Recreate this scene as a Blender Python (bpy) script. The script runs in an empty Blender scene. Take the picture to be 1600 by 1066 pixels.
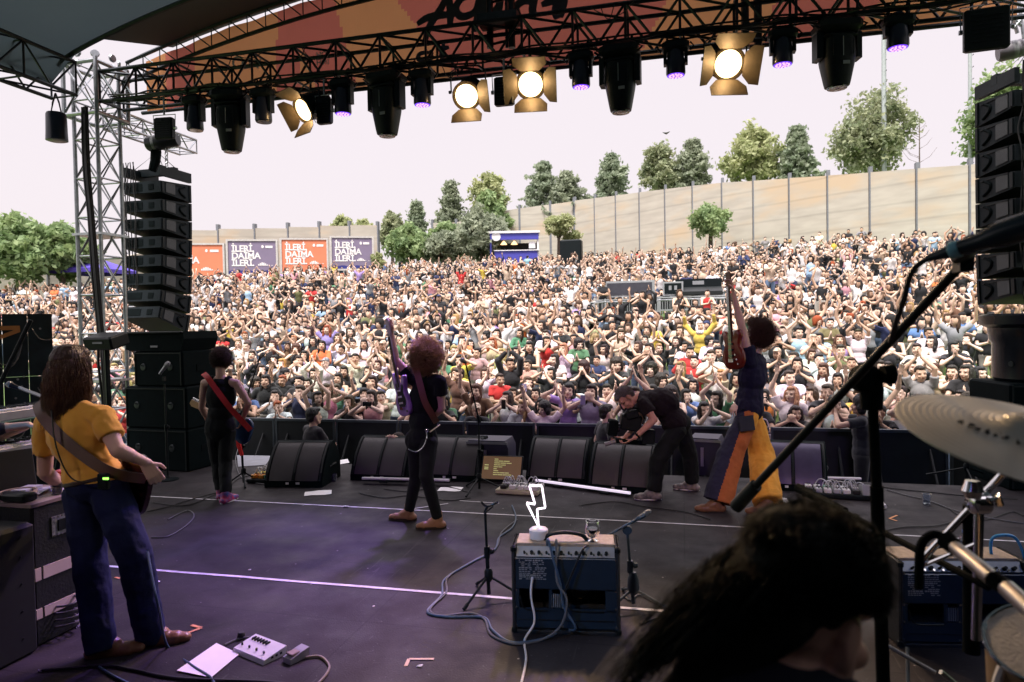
import bpy, math, random
import numpy as np
from mathutils import Vector, Matrix
R = math.radians
random.seed(7)
rng = np.random.default_rng(7)
V = Vector
scn = bpy.context.scene
col = scn.collection
# ------------------------------------------------------------------ camera, sky, sun, exposure
EXP = 0.85
F, CX, CY = 1067.0, 800.0, 533.0
YAW, PITCH, ROLL = R(14), R(1.35), 0.0175
CAM = V((0, 0, 1.9))
FW = V((-math.sin(YAW)*math.cos(PITCH), math.cos(YAW)*math.cos(PITCH), -math.sin(PITCH)))
_r = FW.cross(V((0, 0, 1))).normalized(); _u = _r.cross(FW)
RT = _r*math.cos(ROLL) - _u*math.sin(ROLL)
UP = _u*math.cos(ROLL) + _r*math.sin(ROLL)
cd = bpy.data.cameras.new('camera'); cam = bpy.data.objects.new('camera', cd); col.objects.link(cam)
cd.sensor_width = 36; cd.lens = 24.0; cd.clip_start = .05; cd.clip_end = 900
cam.matrix_world = Matrix(((RT.x, UP.x, -FW.x, CAM.x), (RT.y, UP.y, -FW.y, CAM.y), (RT.z, UP.z, -FW.z, CAM.z), (0, 0, 0, 1)))
cd.dof.use_dof = True; cd.dof.focus_distance = 7.2; cd.dof.aperture_fstop = 3.2
scn.camera = cam
scn.view_settings.view_transform = 'Standard'; scn.view_settings.look = 'None'
scn.view_settings.exposure = EXP; scn.view_settings.gamma = 1
scn.cycles.max_bounces = 6; scn.cycles.diffuse_bounces = 3; scn.cycles.transparent_max_bounces = 8
scn.cycles.use_denoising = True; scn.cycles.caustics_reflective = False; scn.cycles.caustics_refractive = False
scn.cycles.sample_clamp_indirect = 4
w = bpy.data.worlds.new('World'); scn.world = w; w.use_nodes = True
wn, wl = w.node_tree.nodes, w.node_tree.links
sky = wn.new('ShaderNodeTexSky'); sky.sky_type = 'NISHITA'; sky.sun_disc = False
SUN_EL, SUN_ROT = R(64), R(196)
sky.sun_elevation = SUN_EL; sky.sun_rotation = SUN_ROT; sky.air_density = 1.5; sky.dust_density = 4
mixw = wn.new('ShaderNodeMix'); mixw.data_type = 'RGBA'; mixw.inputs[0].default_value = .93
k = 10/2**EXP
mixw.inputs[7].default_value = (.98*k, .885*k, .93*k, 1)      # thin overcast veil
tcw = wn.new('ShaderNodeTexCoord'); spw = wn.new('ShaderNodeSeparateXYZ'); wl.new(tcw.outputs['Generated'], spw.inputs[0])
mrw = wn.new('ShaderNodeMapRange'); mrw.inputs[1].default_value = .46; mrw.inputs[2].default_value = .95; mrw.inputs[3].default_value = 1; mrw.inputs[4].default_value = 3.6; wl.new(spw.outputs[2], mrw.inputs[0])
mlw = wn.new('ShaderNodeMix'); mlw.data_type = 'RGBA'; mlw.blend_type = 'MULTIPLY'; mlw.inputs[0].default_value = 1      # overcast: brighter overhead than near the horizon
wl.new(sky.outputs[0], mixw.inputs[6]); wl.new(mixw.outputs[2], mlw.inputs[6]); wl.new(mrw.outputs[0], mlw.inputs[7]); wl.new(mlw.outputs[2], wn['Background'].inputs[0])
wn['Background'].inputs[1].default_value = .1
sl = bpy.data.lights.new('sun', 'SUN'); sl.energy = 3.0; sl.angle = R(14); sl.color = (1, .95, .88)
sun = bpy.data.objects.new('sun', sl); col.objects.link(sun)
sd = V((math.sin(SUN_ROT)*math.cos(SUN_EL), math.cos(SUN_ROT)*math.cos(SUN_EL), math.sin(SUN_EL)))
sun.rotation_euler = sd.to_track_quat('Z', 'Y').to_euler()

# ------------------------------------------------------------------ helpers
def ray(px, py): return FW + RT*((px-CX)/F) - UP*((py-CY)/F)
def D(px, py, d): return CAM + ray(px, py)*d
def ZP(px, py, z=0.0):
    r = ray(px, py); return CAM + r*((z-CAM.z)/r.z)
def YP(px, py, y):
    r = ray(px, py); return CAM + r*(y/r.y)
def lerp(a, b, t): return a + (b-a)*t

_mats = {}
def mat(name, c=(.5, .5, .5), rough=.6, metal=0, var=.12, scale=8, bump=0, bscale=60, emit=None, es=0, trans=0, spec=.5, sheen=0, c2=None, stretch=None, alpha=1, objcol=False, vcol=None, ior=1.45):
    if name in _mats: return _mats[name]
    m = bpy.data.materials.new(name); _mats[name] = m; m.use_nodes = True
    n, l = m.node_tree.nodes, m.node_tree.links
    b = n['Principled BSDF']
    b.inputs['Roughness'].default_value = rough; b.inputs['Metallic'].default_value = metal
    b.inputs['Specular IOR Level'].default_value = spec; b.inputs['IOR'].default_value = ior
    b.inputs['Transmission Weight'].default_value = trans
    if sheen: b.inputs['Sheen Weight'].default_value = sheen
    b.inputs['Alpha'].default_value = alpha
    tc = n.new('ShaderNodeTexCoord'); mp = n.new('ShaderNodeMapping')
    l.new(tc.outputs['Object'], mp.inputs[0])
    if stretch: mp.inputs['Scale'].default_value = stretch
    nz = n.new('ShaderNodeTexNoise'); nz.inputs['Scale'].default_value = scale; nz.inputs['Detail'].default_value = 5
    l.new(mp.outputs[0], nz.inputs[0])
    mx = n.new('ShaderNodeMix'); mx.data_type = 'RGBA'
    c = tuple(c)
    if c2: 
        mx.inputs[6].default_value = c + (1,); mx.inputs[7].default_value = tuple(c2) + (1,)
        cr = n.new('ShaderNodeMapRange'); cr.inputs[1].default_value = .35; cr.inputs[2].default_value = .65
        l.new(nz.outputs[0], cr.inputs[0]); l.new(cr.outputs[0], mx.inputs[0]); l.new(mx.outputs[2], b.inputs['Base Color'])
    else:
        mr = n.new('ShaderNodeMapRange'); mr.inputs[1].default_value = .3; mr.inputs[2].default_value = .7
        mr.inputs[3].default_value = 1-var; mr.inputs[4].default_value = 1+var
        l.new(nz.outputs[0], mr.inputs[0])
        mx.blend_type = 'MULTIPLY'; mx.inputs[0].default_value = 1
        if objcol:
            oi = n.new('ShaderNodeObjectInfo'); l.new(oi.outputs['Color'], mx.inputs[6])
        elif vcol:
            at = n.new('ShaderNodeAttribute'); at.attribute_name = vcol; l.new(at.outputs['Color'], mx.inputs[6])
        else: mx.inputs[6].default_value = c + (1,)
        l.new(mr.outputs[0], mx.inputs[7]); l.new(mx.outputs[2], b.inputs['Base Color'])
    if bump:
        nb = n.new('ShaderNodeTexNoise'); nb.inputs['Scale'].default_value = bscale; nb.inputs['Detail'].default_value = 4
        l.new(mp.outputs[0], nb.inputs[0])
        bp = n.new('ShaderNodeBump'); bp.inputs['Strength'].default_value = bump; bp.inputs['Distance'].default_value = .02
        l.new(nb.outputs[0], bp.inputs['Height']); l.new(bp.outputs[0], b.inputs['Normal'])
    if emit:
        b.inputs['Emission Color'].default_value = tuple(emit) + (1,); b.inputs['Emission Strength'].default_value = es
    return m

def tag(o, label=None, cat=None, group=None, kind=None):
    if label: o['label'] = label
    if cat: o['category'] = cat
    if group: o['group'] = group
    if kind: o['kind'] = kind
    return o
def thing(name, label, cat, loc=(0, 0, 0), rz=0, group=None):
    o = bpy.data.objects.new(name, None); col.objects.link(o); o.location = loc; o.rotation_euler = (0, 0, rz)
    o.empty_display_size = .2
    return tag(o, label, cat, group)
def link(name, me, mats, parent=None, kind=None):
    o = bpy.data.objects.new(name, me); col.objects.link(o)
    if parent is not None: o.parent = parent
    if kind: o['kind'] = kind
    if mats and not me.materials:
        for m in (mats if isinstance(mats, (list, tuple)) else [mats]): me.materials.append(m)
    return o
def kids(o): return [c for c in list(o.children)]
def copy_tree(o, parent=None):
    c = o.copy(); col.objects.link(c)
    if parent: c.parent = parent
    for ch in kids(o): copy_tree(ch, c)
    return c

def frame(axis, hint=V((0, 0, 1))):
    a = V(axis).normalized(); h = V(hint)
    if abs(a.dot(h.normalized())) > .97: h = V((0, 1, 0)) if abs(a.y) < .9 else V((1, 0, 0))
    s = a.cross(h).normalized(); t = s.cross(a).normalized()
    return a, s, t
class MB:
    def __init__(s): s.v = []; s.f = []; s.m = []; s.cur = 0
    def add(s, vs, fs):
        k = len(s.v); s.v += [V(p) for p in vs]; s.f += [tuple(i+k for i in f) for f in fs]; s.m += [s.cur]*len(fs); return s
    def box(s, c, d, M=None, rz=0):
        c = V(c); hx, hy, hz = d[0]/2, d[1]/2, d[2]/2
        if M is None: M = Matrix.Rotation(rz, 3, 'Z')
        vs = [c + M @ V((x*hx, y*hy, z*hz)) for x in (-1, 1) for y in (-1, 1) for z in (-1, 1)]
        return s.add(vs, [(0, 1, 3, 2), (4, 6, 7, 5), (0, 4, 5, 1), (2, 3, 7, 6), (0, 2, 6, 4), (1, 5, 7, 3)])
    def bbox(s, c, d, b=.01, M=None, rz=0):           # box with chamfered vertical and horizontal edges
        c = V(c); hx, hy, hz = d[0]/2, d[1]/2, d[2]/2; b = min(b, hx*.9, hy*.9, hz*.9)
        if M is None: M = Matrix.Rotation(rz, 3, 'Z')
        vs = []
        for z, i in ((-hz, b), (-hz+b, 0), (hz-b, 0), (hz, b)):
            X, Y_ = hx-i, hy-i
            vs += [c + M @ V(p+(z,)) for p in ((-X+b, -Y_), (X-b, -Y_), (X, -Y_+b), (X, Y_-b), (X-b, Y_), (-X+b, Y_), (-X, Y_-b), (-X, -Y_+b))]
        fs = [tuple(range(7, -1, -1)), tuple(range(24, 32))]
        for L in range(3):
            for i in range(8): fs.append((L*8+i, L*8+(i+1) % 8, L*8+8+(i+1) % 8, L*8+8+i))
        return s.add(vs, fs)
    def ring(s, pts_rings, closed=True, cap=True):
        n = len(pts_rings[0]); vs = [p for r in pts_rings for p in r]; fs = []
        for k in range(len(pts_rings)-1):
            for i in range(n if closed else n-1):
                j = (i+1) % n; fs.append((k*n+i, k*n+j, k*n+n+j, k*n+n+i))
        if cap and closed:
            fs.append(tuple(range(n-1, -1, -1))); q = (len(pts_rings)-1)*n; fs.append(tuple(range(q, q+n)))
        return s.add(vs, fs)
    def cyl(s, p0, p1, r0, r1=None, n=10, cap=True):
        p0, p1 = V(p0), V(p1); r1 = r0 if r1 is None else r1
        a, x, y = frame(p1-p0)
        return s.ring([[p + (x*math.cos(2*math.pi*i/n) + y*math.sin(2*math.pi*i/n))*r for i in range(n)] for p, r in ((p0, r0), (p1, r1))], cap=cap)
    def tube(s, pts, r, n=6, cap=True):
        pts = [V(p) for p in pts]; rs = r if isinstance(r, (list, tuple)) else [r]*len(pts); out = []
        hint = V((0, 0, 1)); px_ = None
        for i, p in enumerate(pts):
            a = (pts[min(i+1, len(pts)-1)] - pts[max(i-1, 0)])
            if a.length < 1e-9: a = V((0, 0, 1))
            a.normalize()
            if px_ is None: _, x, y = frame(a)
            else:
                x = (px_ - a*px_.dot(a)).normalized(); y = a.cross(x)
            px_ = x
            out.append([p + (x*math.cos(2*math.pi*k/n) + y*math.sin(2*math.pi*k/n))*rs[i] for k in range(n)])
        return s.ring(out, cap=cap)
    def lathe(s, prof, c=(0, 0, 0), axis=(0, 0, 1), n=20, cap=True):
        c = V(c); a, x, y = frame(axis)
        return s.ring([[c + a*h + (x*math.cos(2*math.pi*i/n) + y*math.sin(2*math.pi*i/n))*r for i in range(n)] for r, h in prof], cap=cap)
    def prism(s, poly, d0, d1, o=(0, 0, 0), X=(1, 0, 0), Yv=(0, 0, 1), N=(0, 1, 0)):
        o, X, Yv, N = V(o), V(X), V(Yv), V(N)
        r0 = [o + X*a + Yv*b + N*d0 for a, b in poly]; r1 = [o + X*a + Yv*b + N*d1 for a, b in poly]
        return s.ring([r0, r1])
    def ell(s, c, r, M=None, n=12, k=8):
        c = V(c); M = M or Matrix.Identity(3); rings = []
        for j in range(1, k):
            t = math.pi*j/k
            rings.append([c + M @ V((r[0]*math.sin(t)*math.cos(2*math.pi*i/n), r[1]*math.sin(t)*math.sin(2*math.pi*i/n), -r[2]*math.cos(t))) for i in range(n)])
        return s.ring(rings)
    def build(s, name, mats, parent=None, world=False, smooth=False, kind=None, sharp=40, label=None):
        me = bpy.data.meshes.new(name)
        off = parent.location if (world and parent is not None) else V((0, 0, 0))
        me.from_pydata([tuple(p-off) for p in s.v], [], s.f)
        ml = mats if isinstance(mats, (list, tuple)) else [mats]
        for m in ml: me.materials.append(m)
        if len(ml) > 1: me.polygons.foreach_set('material_index', s.m)
        if smooth:
            me.polygons.foreach_set('use_smooth', [True]*len(me.polygons))
            try: me.set_sharp_from_angle(angle=R(sharp))
            except Exception: pass
        me.validate(); me.update()
        o = link(name, me, None, parent, kind)
        if label: o['label'] = label
        return o
def spline(pts, n=8):
    pts = [V(p) for p in pts]; out = []
    for i in range(len(pts)-1):
        p0, p1, p2, p3 = pts[max(i-1, 0)], pts[i], pts[i+1], pts[min(i+2, len(pts)-1)]
        for k_ in range(n):
            t = k_/n; out.append(.5*((2*p1) + (p2-p0)*t + (2*p0-5*p1+4*p2-p3)*t*t + (3*p1-p0-3*p2+p3)*t**3))
    return out + [pts[-1]]
def text_mesh(name, body, size, M, mtl, parent, bold=0, spacing=1, line=1, ext=.002, align='LEFT', label=None):
    cu = bpy.data.curves.new(name, 'FONT'); cu.body = body; cu.size = size; cu.extrude = ext; cu.offset = bold
    cu.space_character = spacing; cu.space_line = line; cu.align_x = align; cu.resolution_u = 3
    to = bpy.data.objects.new(name, cu); col.objects.link(to)
    dg = bpy.context.evaluated_depsgraph_get(); me = bpy.data.meshes.new_from_object(to.evaluated_get(dg))
    bpy.data.objects.remove(to); bpy.data.curves.remove(cu)
    me.materials.clear(); me.materials.append(mtl); me.transform(M); me.name = name
    o = link(name, me, None, parent)
    if label: o['label'] = label
    return o
def basis(o, X, Y_, N): # 4x4 with given origin and axes
    X, Y_, N = V(X).normalized(), V(Y_).normalized(), V(N).normalized(); o = V(o)
    return Matrix(((X.x, Y_.x, N.x, o.x), (X.y, Y_.y, N.y, o.y), (X.z, Y_.z, N.z, o.z), (0, 0, 0, 1)))

# common materials
BLK = mat('black_paint', (.006, .010, .012), .45, spec=.22, var=.25, scale=14, bump=.08, bscale=200)
BLKM = mat('black_matte', (.003, .006, .007), .9, spec=.12, var=.3, scale=10, bump=.15, bscale=120)
DKMET = mat('dark_metal', (.03, .035, .04), .38, .8, var=.2, scale=20)
SILV = mat('aluminium', (.36, .38, .40), .34, .9, var=.18, scale=25, bump=.05, bscale=80)
CHROME = mat('chrome', (.8, .8, .82), .12, 1, var=.05)
CABLE = mat('black_rubber', (.012, .012, .014), .5, var=.2)
WHITEP = mat('white_plastic', (.75, .74, .76), .4, var=.06)
PAPER = mat('paper', (.85, .84, .86), .8, var=.03)
# ------------------------------------------------------------------ the setting
def hz(y, x=-8):
    side = max(0, x+2)*.06*min(1, max(0, (y-20)/20)) if y < 130 else 0; side = min(side, 2.2)
    return hz0(y) + side
def hz0(y):
    P_ = [(-400, -.9), (11.6, -.9), (14, -.55), (17, .1), (24, 1.4), (30, 2.55), (36, 3.55), (46, 4.85), (55, 5.85), (62, 6.5), (78, 7.2), (120, 7.6), (500, 8)]
    for (a, za), (b, zb) in zip(P_, P_[1:]):
        if y <= b: return lerp(za, zb, (y-a)/(b-a))
    return 8.0
GRASS = mat('grass_ground', (.06, .13, .03), .9, c2=(.12, .17, .05), scale=1.5, bump=.6, bscale=20)
g = MB(); ys = [-300, -60, -10, 6, 9, 10.5, 11.6, 12.5, 14, 15.5, 17, 20, 24, 28, 32, 36, 41, 46, 54, 62, 70, 78, 120, 500]
xs = [-400, -120, -80, -60, -40, -20, -10, 0, 10, 20, 30, 40, 60, 120, 400]
g.add([(x, y, hz(y, x)) for y in ys for x in xs], [(j*15+i, j*15+i+1, (j+1)*15+i+1, (j+1)*15+i) for j in range(len(ys)-1) for i in range(14)])
g.build('ground', GRASS, smooth=True, kind='structure')
p = MB(); p.box((-2.2, 10.1, -.893), (26, 3.0, .008)); p.build('path', mat('pit_asphalt', (.045, .045, .05), .9, var=.3, scale=3, bump=.3), kind='structure')
stp = MB()
for i in range(26):                                              # low concrete seat terraces cut in the slope
    y = 17.5+i*1.7; stp.box((-26, y, hz(y)-.02), (46, .32, .22))
stp.build('terrace', mat('terrace_concrete', (.3, .29, .26), .9, var=.2, scale=3), kind='structure')

# stage floor: black plywood with scuffs
fm = mat('stage_floor', (.05, .045, .05), .5, spec=.16, bump=.12, bscale=90, scale=1.2)
n_, l_ = fm.node_tree.nodes, fm.node_tree.links
b_ = n_['Principled BSDF']; tc = n_.new('ShaderNodeTexCoord')
def nnoise(sc, det=6, st=None, dis=0):
    z = n_.new('ShaderNodeTexNoise'); z.inputs['Scale'].default_value = sc; z.inputs['Detail'].default_value = det; z.inputs['Distortion'].default_value = dis
    mp = n_.new('ShaderNodeMapping'); l_.new(tc.outputs['Object'], mp.inputs[0])
    if st: mp.inputs['Scale'].default_value = st
    l_.new(mp.outputs[0], z.inputs[0]); return z
def nramp(src, a, b, c0, c1):
    r = n_.new('ShaderNodeMapRange'); r.inputs[1].default_value = a; r.inputs[2].default_value = b; r.inputs[3].default_value = c0; r.inputs[4].default_value = c1
    l_.new(src, r.inputs[0]); return r.outputs[0]
def nmix(f, a, b):
    m = n_.new('ShaderNodeMix'); m.data_type = 'RGBA'
    l_.new(f, m.inputs[0])
    for s_, i in ((a, 6), (b, 7)):
        if isinstance(s_, tuple): m.inputs[i].default_value = s_ + (1,)
        else: l_.new(s_, m.inputs[i])
    return m.outputs[2]
base = nmix(nramp(nnoise(1.1, 9, dis=.8).outputs[0], .36, .66, 0, 1), (.016, .014, .017), (.046, .041, .045))
base = nmix(nramp(nnoise(9, 6).outputs[0], .55, .75, 0, .5), base, (.016, .015, .017))
base = nmix(nramp(nnoise(6, 3, (1, 9, 1), 1.5).outputs[0], .66, .72, 0, .4), base, (.09, .08, .08))
vo = n_.new('ShaderNodeTexVoronoi'); vo.inputs['Scale'].default_value = 5.5; l_.new(tc.outputs['Object'], vo.inputs[0])
base = nmix(nramp(vo.outputs['Distance'], .028, .045, 1, 0), base, (.32, .3, .3))
vo = n_.new('ShaderNodeTexVoronoi'); vo.inputs['Scale'].default_value = 17; l_.new(tc.outputs['Object'], vo.inputs[0])
base = nmix(nramp(vo.outputs['Distance'], .03, .07, .6, 0), base, (.2, .19, .2))
base = nmix(nramp(nnoise(2.2, 2, (6, .35, 1), 2.5).outputs[0], .70, .715, 0, .5), base, (.075, .07, .07))
base = nmix(nramp(nnoise(34, 4, (1, 1, 1)).outputs[0], .66, .74, 0, .6), base, (.10, .095, .1))
br = n_.new('ShaderNodeTexBrick'); br.inputs['Scale'].default_value = 1; br.inputs['Brick Width'].default_value = 2.0; br.inputs['Row Height'].default_value = 1.0; br.inputs['Mortar Size'].default_value = .006; br.offset = 0
l_.new(tc.outputs['Object'], br.inputs[0]); base = nmix(nramp(br.outputs['Fac'], 0, 1, 0, .6), base, (.012, .012, .014))
l_.new(base, b_.inputs['Base Color']); l_.new(nramp(nnoise(3, 5).outputs[0], .3, .7, .42, .72), b_.inputs['Roughness'])
sf = MB(); sf.box((-2.2, 2.3, -.06), (16.2, 12.7, .12)); sf.build('stage_floor', fm, kind='structure')
sk = MB(); sk.box((-2.2, 8.6, -.51), (16.0, .04, .78)); sk.box((-10.27, 2.3, -.51), (.04, 12.5, .78)); sk.box((5.87, 2.3, -.51), (.04, 12.5, .78)); sk.build('stage_skirt', BLKM, kind='structure')
bw = MB(); bw.box((-2.2, -3.2, 3), (14.5, .1, 7)); bw.build('back_wall', BLKM, kind='structure')
rw = MB(); rw.box((5.0, 1.2, 2.5), (.08, 8.6, 5.2)); rw.build('side_wall', BLKM, kind='structure')
lw = MB(); lw.box((-9.6, -.9, 2.5), (.08, 4.4, 5.2)); lw.build('side_wall', BLKM, kind='structure')

TAPE = mat('white_tape', (.62, .6, .64), .6, var=.25, scale=12)
def strip(name, a, b, wd, mtl, label, z=.004, cat='tape', group=None, wob=.0):
    a, b = V(a), V(b); m = MB(); d = (b-a).normalized(); s = d.cross(V((0, 0, 1))); N = 14; L = []
    for i in range(N+1):
        p = a+(b-a)*i/N + s*random.uniform(-wob, wob); L.append((p-s*wd/2+V((0, 0, z)), p+s*wd/2+V((0, 0, z))))
    m.add([q for pr in L for q in pr], [(2*i, 2*i+1, 2*i+3, 2*i+2) for i in range(N)])
    o = m.build(name, mtl); return tag(o, label, cat, group)
strip('floor_tape', (-7.2, 6.56, 0), (4.6, 6.56, 0), .026, TAPE, 'long white tape line running across the stage under the walking singer', wob=.004)
strip('floor_tape', (-6.3, 4.52, 0), (.6, 4.55, 0), .034, TAPE, 'thicker white tape line across the stage, ending behind the small amplifier', wob=.004)
strip('floor_tape', ZP(640, 797), ZP(700, 788), .02, TAPE, 'short white tape dash touching the long line by the ankle boots', z=.008)
strip('floor_tape', ZP(718, 783), ZP(780, 787), .015, TAPE, 'thin white tape dash in front of the middle straight microphone stand')
OTAPE = mat('orange_tape', (.75, .32, .13), .6, var=.2)
def corner(a, b, c_, wd, lab, g_='orange tape marks on the stage floor', m_=OTAPE):
    m = MB()
    for (p, q) in ((a, b), (b, c_)):
        p, q = ZP(*p), ZP(*q); d = (q-p).normalized(); s = d.cross(V((0, 0, 1)))*wd/2; up = V((0, 0, .005))
        k_ = len(m.v); m.add([p-s+up, p+s+up, q+s+up, q-s+up], [(0, 1, 2, 3)]); up.z += .002
    tag(m.build('tape_mark', m_), lab, 'tape mark', g_)
corner((275, 997), (315, 982), (299, 978), .022, 'orange corner tape mark at the toe of a tan shoe')
corner((634, 1042), (639, 1031), (678, 1031), .02, 'pale orange corner tape mark alone near the front of the picture', m_=mat('pale_tape', (.75, .5, .35), .6))
corner((1402, 806), (1390, 811), (1402, 815), .02, 'small orange arrow shaped tape mark on the blue lit floor')
corner((1466, 846), (1458, 851), (1464, 850), .03, 'tiny red orange tape scrap behind the right amplifier')
corner((180, 903), (188, 905), (194, 904), .02, 'short orange tape dash between the legs of the yellow shirted player')
# scraps of paper and tape on the floor
for i, (a, lab) in enumerate([((540, 793), 'crumpled white paper scrap beside the long tape line'), ((390, 892), 'tiny white paper flake above the thicker tape line'), ((247, 911), 'small white paper strip below the thicker tape line'), ((655, 1043), 'small cream scrap beside the pale corner tape mark'), ((583, 949), 'round white speck in the middle of the purple floor')]):
    p_ = ZP(*a); m = MB(); k_ = [.03, .014, .026, .018, .01][i]
    vs = [p_+V((math.cos(t*1.05)*k_*random.uniform(.6, 1.3), math.sin(t*1.05)*k_*.6*random.uniform(.5, 1.3), .004+random.random()*k_*.4)) for t in range(6)]
    m.add(vs, [(0, 1, 2, 3, 4, 5)]); m.add([v_+V((.003, .004, .003)) for v_ in vs], [(0, 5, 4, 3, 2, 1)])
    tag(m.build('paper_scrap', PAPER), lab, 'scrap')

# ------------------------------------------------------------------ roof, trusses, tower
XL, XR, XM = -8.2, 3.9, -2.15
ROOF = mat('roof_fabric', (.05, .062, .07), .75, var=.2, scale=.8, bump=.35, bscale=1.4)
def archz(x): 
    t = (x-XM)/((XR-XL)/2); return 6.06 + .82*max(0, 1-t*t)
def backz(x):
    t = (x-XM)/((XR-XL)/2); return 5.62 + .95*max(0, 1-t*t)**.9
rf = MB(); N = 28; ysr = [-3.3, -1, 1, 3, 5, 6.6, 7.7]
xx = [XL-.25 + (XR-XL+.5)*i/N for i in range(N+1)]
def rz_(x, y): return backz(max(XL, min(XR, x))) + .05*math.sin(y*2.3+x*.7) - (.28 if x < XL or x > XR else 0)
rf.add([(x, y, rz_(x, y)) for y in ysr for x in xx], [(j*(N+1)+i, j*(N+1)+i+1, (j+1)*(N+1)+i+1, (j+1)*(N+1)+i) for j in range(len(ysr)-1) for i in range(N)])
rf2 = [(x, y, (backz(x) if y < 8 else archz(x)+.03)) for y in (7.7, 9.05) for x in xx[2:-2]]
n2 = len(xx)-4; rf.add(rf2, [(i, i+1, n2+i+1, n2+i) for i in range(n2-1)])
rf.add([(p_[0], p_[1], p_[2]+.03) for p_ in rf2], [(i, n2+i, n2+i+1, i+1) for i in range(n2-1)])
roof = thing('stage_roof', 'dark arched fabric roof stretched over the stage', 'stage roof')
rf.build('canopy', ROOF, roof, smooth=True)
def arch_rib(y, dz=0, r=.028):
    m = MB(); top = [V((XL+(XR-XL)*i/40, y, archz(XL+(XR-XL)*i/40)-.05+dz)) for i in range(41)]
    bot = [p_ - V((0, 0, .30)) for p_ in top]
    m.tube(top, r, 6); m.tube(bot, r, 6)
    for i in range(40): m.cyl(top[i], bot[i+1], .010, n=5); m.cyl(bot[i], top[i], .009, n=5)
    return m
arch_rib(8.82).build('arch_rib', DKMET, roof)
for yy in (7.6, 4.2, .8, -2.4):
    m = MB(); m.tube([V((XL+(XR-XL)*i/40, yy, backz(XL+(XR-XL)*i/40)-.06)) for i in range(41)], .03, 6); m.build('arch_rib', DKMET, roof)

def box_truss(name, label, p0, p1, wv, hv, bay, r=.025, br=.013, mtl=DKMET, cat='truss', cross=False):
    p0, p1, wv, hv = V(p0), V(p1), V(wv), V(hv); n = max(1, round((p1-p0).length/bay)); d = (p1-p0)/n
    t = thing(name, label, cat, tuple(p0))
    for a in (0, 1):
        for b in (0, 1):
            o_ = wv*a + hv*b; m = MB(); m.cyl(p0+o_, p1+o_, r, n=8); m.build('chord', mtl, t, world=True, smooth=True)
    m = MB()
    for i in range(n+1):
        q = p0+d*i
        for (u, v_) in ((0, hv), (wv, wv+hv)): m.cyl(q+(V((0, 0, 0)) if u == 0 else u), q+v_, br, n=5)
        m.cyl(q, q+wv, br, n=5); m.cyl(q+hv, q+hv+wv, br, n=5)
        if i < n:
            for o_ in (V((0, 0, 0)), wv):
                h = d/2
                if cross: m.cyl(q+o_, q+d+o_+hv, br*.8, n=5); m.cyl(q+o_+hv, q+d+o_, br*.8, n=5)
                else: m.cyl(q+o_+hv, q+o_+h, br, n=5); m.cyl(q+o_+h, q+d+o_+hv, br, n=5)
            for o_ in (V((0, 0, 0)), hv):
                if cross: m.cyl(q+o_, q+d+wv+o_, br*.8, n=5); m.cyl(q+o_+wv, q+d+o_, br*.8, n=5)
                else: m.cyl(q+o_, q+d+wv+o_, br, n=5)
    m.build('brace', mtl, t, world=True, smooth=True); return t
TZ = 5.14
ft = box_truss('front_truss', 'long dark lighting truss spanning the front of the stage', (XL+.3, 8.0, TZ), (XR+1.6, 8.0, TZ), (0, .42, 0), (0, 0, .42), .62, r=.027, br=.017)
# a sagging bundle of cables and a stout pipe along the truss, clamps under it
cb = MB()
for j in range(5):
    pts = []; x = XL+.5; z0 = TZ+random.uniform(-.03, .04); yj = 8.0+random.uniform(-.05, .1)
    while x < XR+1.5: pts.append(V((x, yj+random.uniform(-.03, .03), z0+random.uniform(-.045, .035)))); x += random.uniform(.25, .6)
    cb.tube(spline(pts, 4), .012, 5)
for j in range(16):
    x = random.uniform(XL+.6, XR+.8); w_ = random.uniform(.15, .5); h_ = random.uniform(.08, .3); zt = TZ+random.choice((0, .42))
    cb.tube(spline([(x, 7.98, zt), (x+w_*.3, 7.95, zt-h_*.8), (x+w_*.7, 7.95, zt-h_), (x+w_, 7.98, zt)], 5), .006, 5)
cb.build('cable_bundle', CABLE, ft, world=True, smooth=True)
st_ = box_truss('side_truss', 'dark truss running back along the left edge of the roof', (XL-.21, -3, TZ), (XL-.21, 7.7, TZ), (.42, 0, 0), (0, 0, .45), .75, r=.027, br=.014)
box_truss('side_truss', 'dark truss running back along the right edge of the roof', (XR, -3, TZ), (XR, 7.7, TZ), (.42, 0, 0), (0, 0, .45), .75)
box_truss('rear_truss', 'dark truss across the back of the stage', (XL, -2.2, TZ), (XR, -2.2, TZ), (0, .4, 0), (0, 0, .4), .7)
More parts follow.
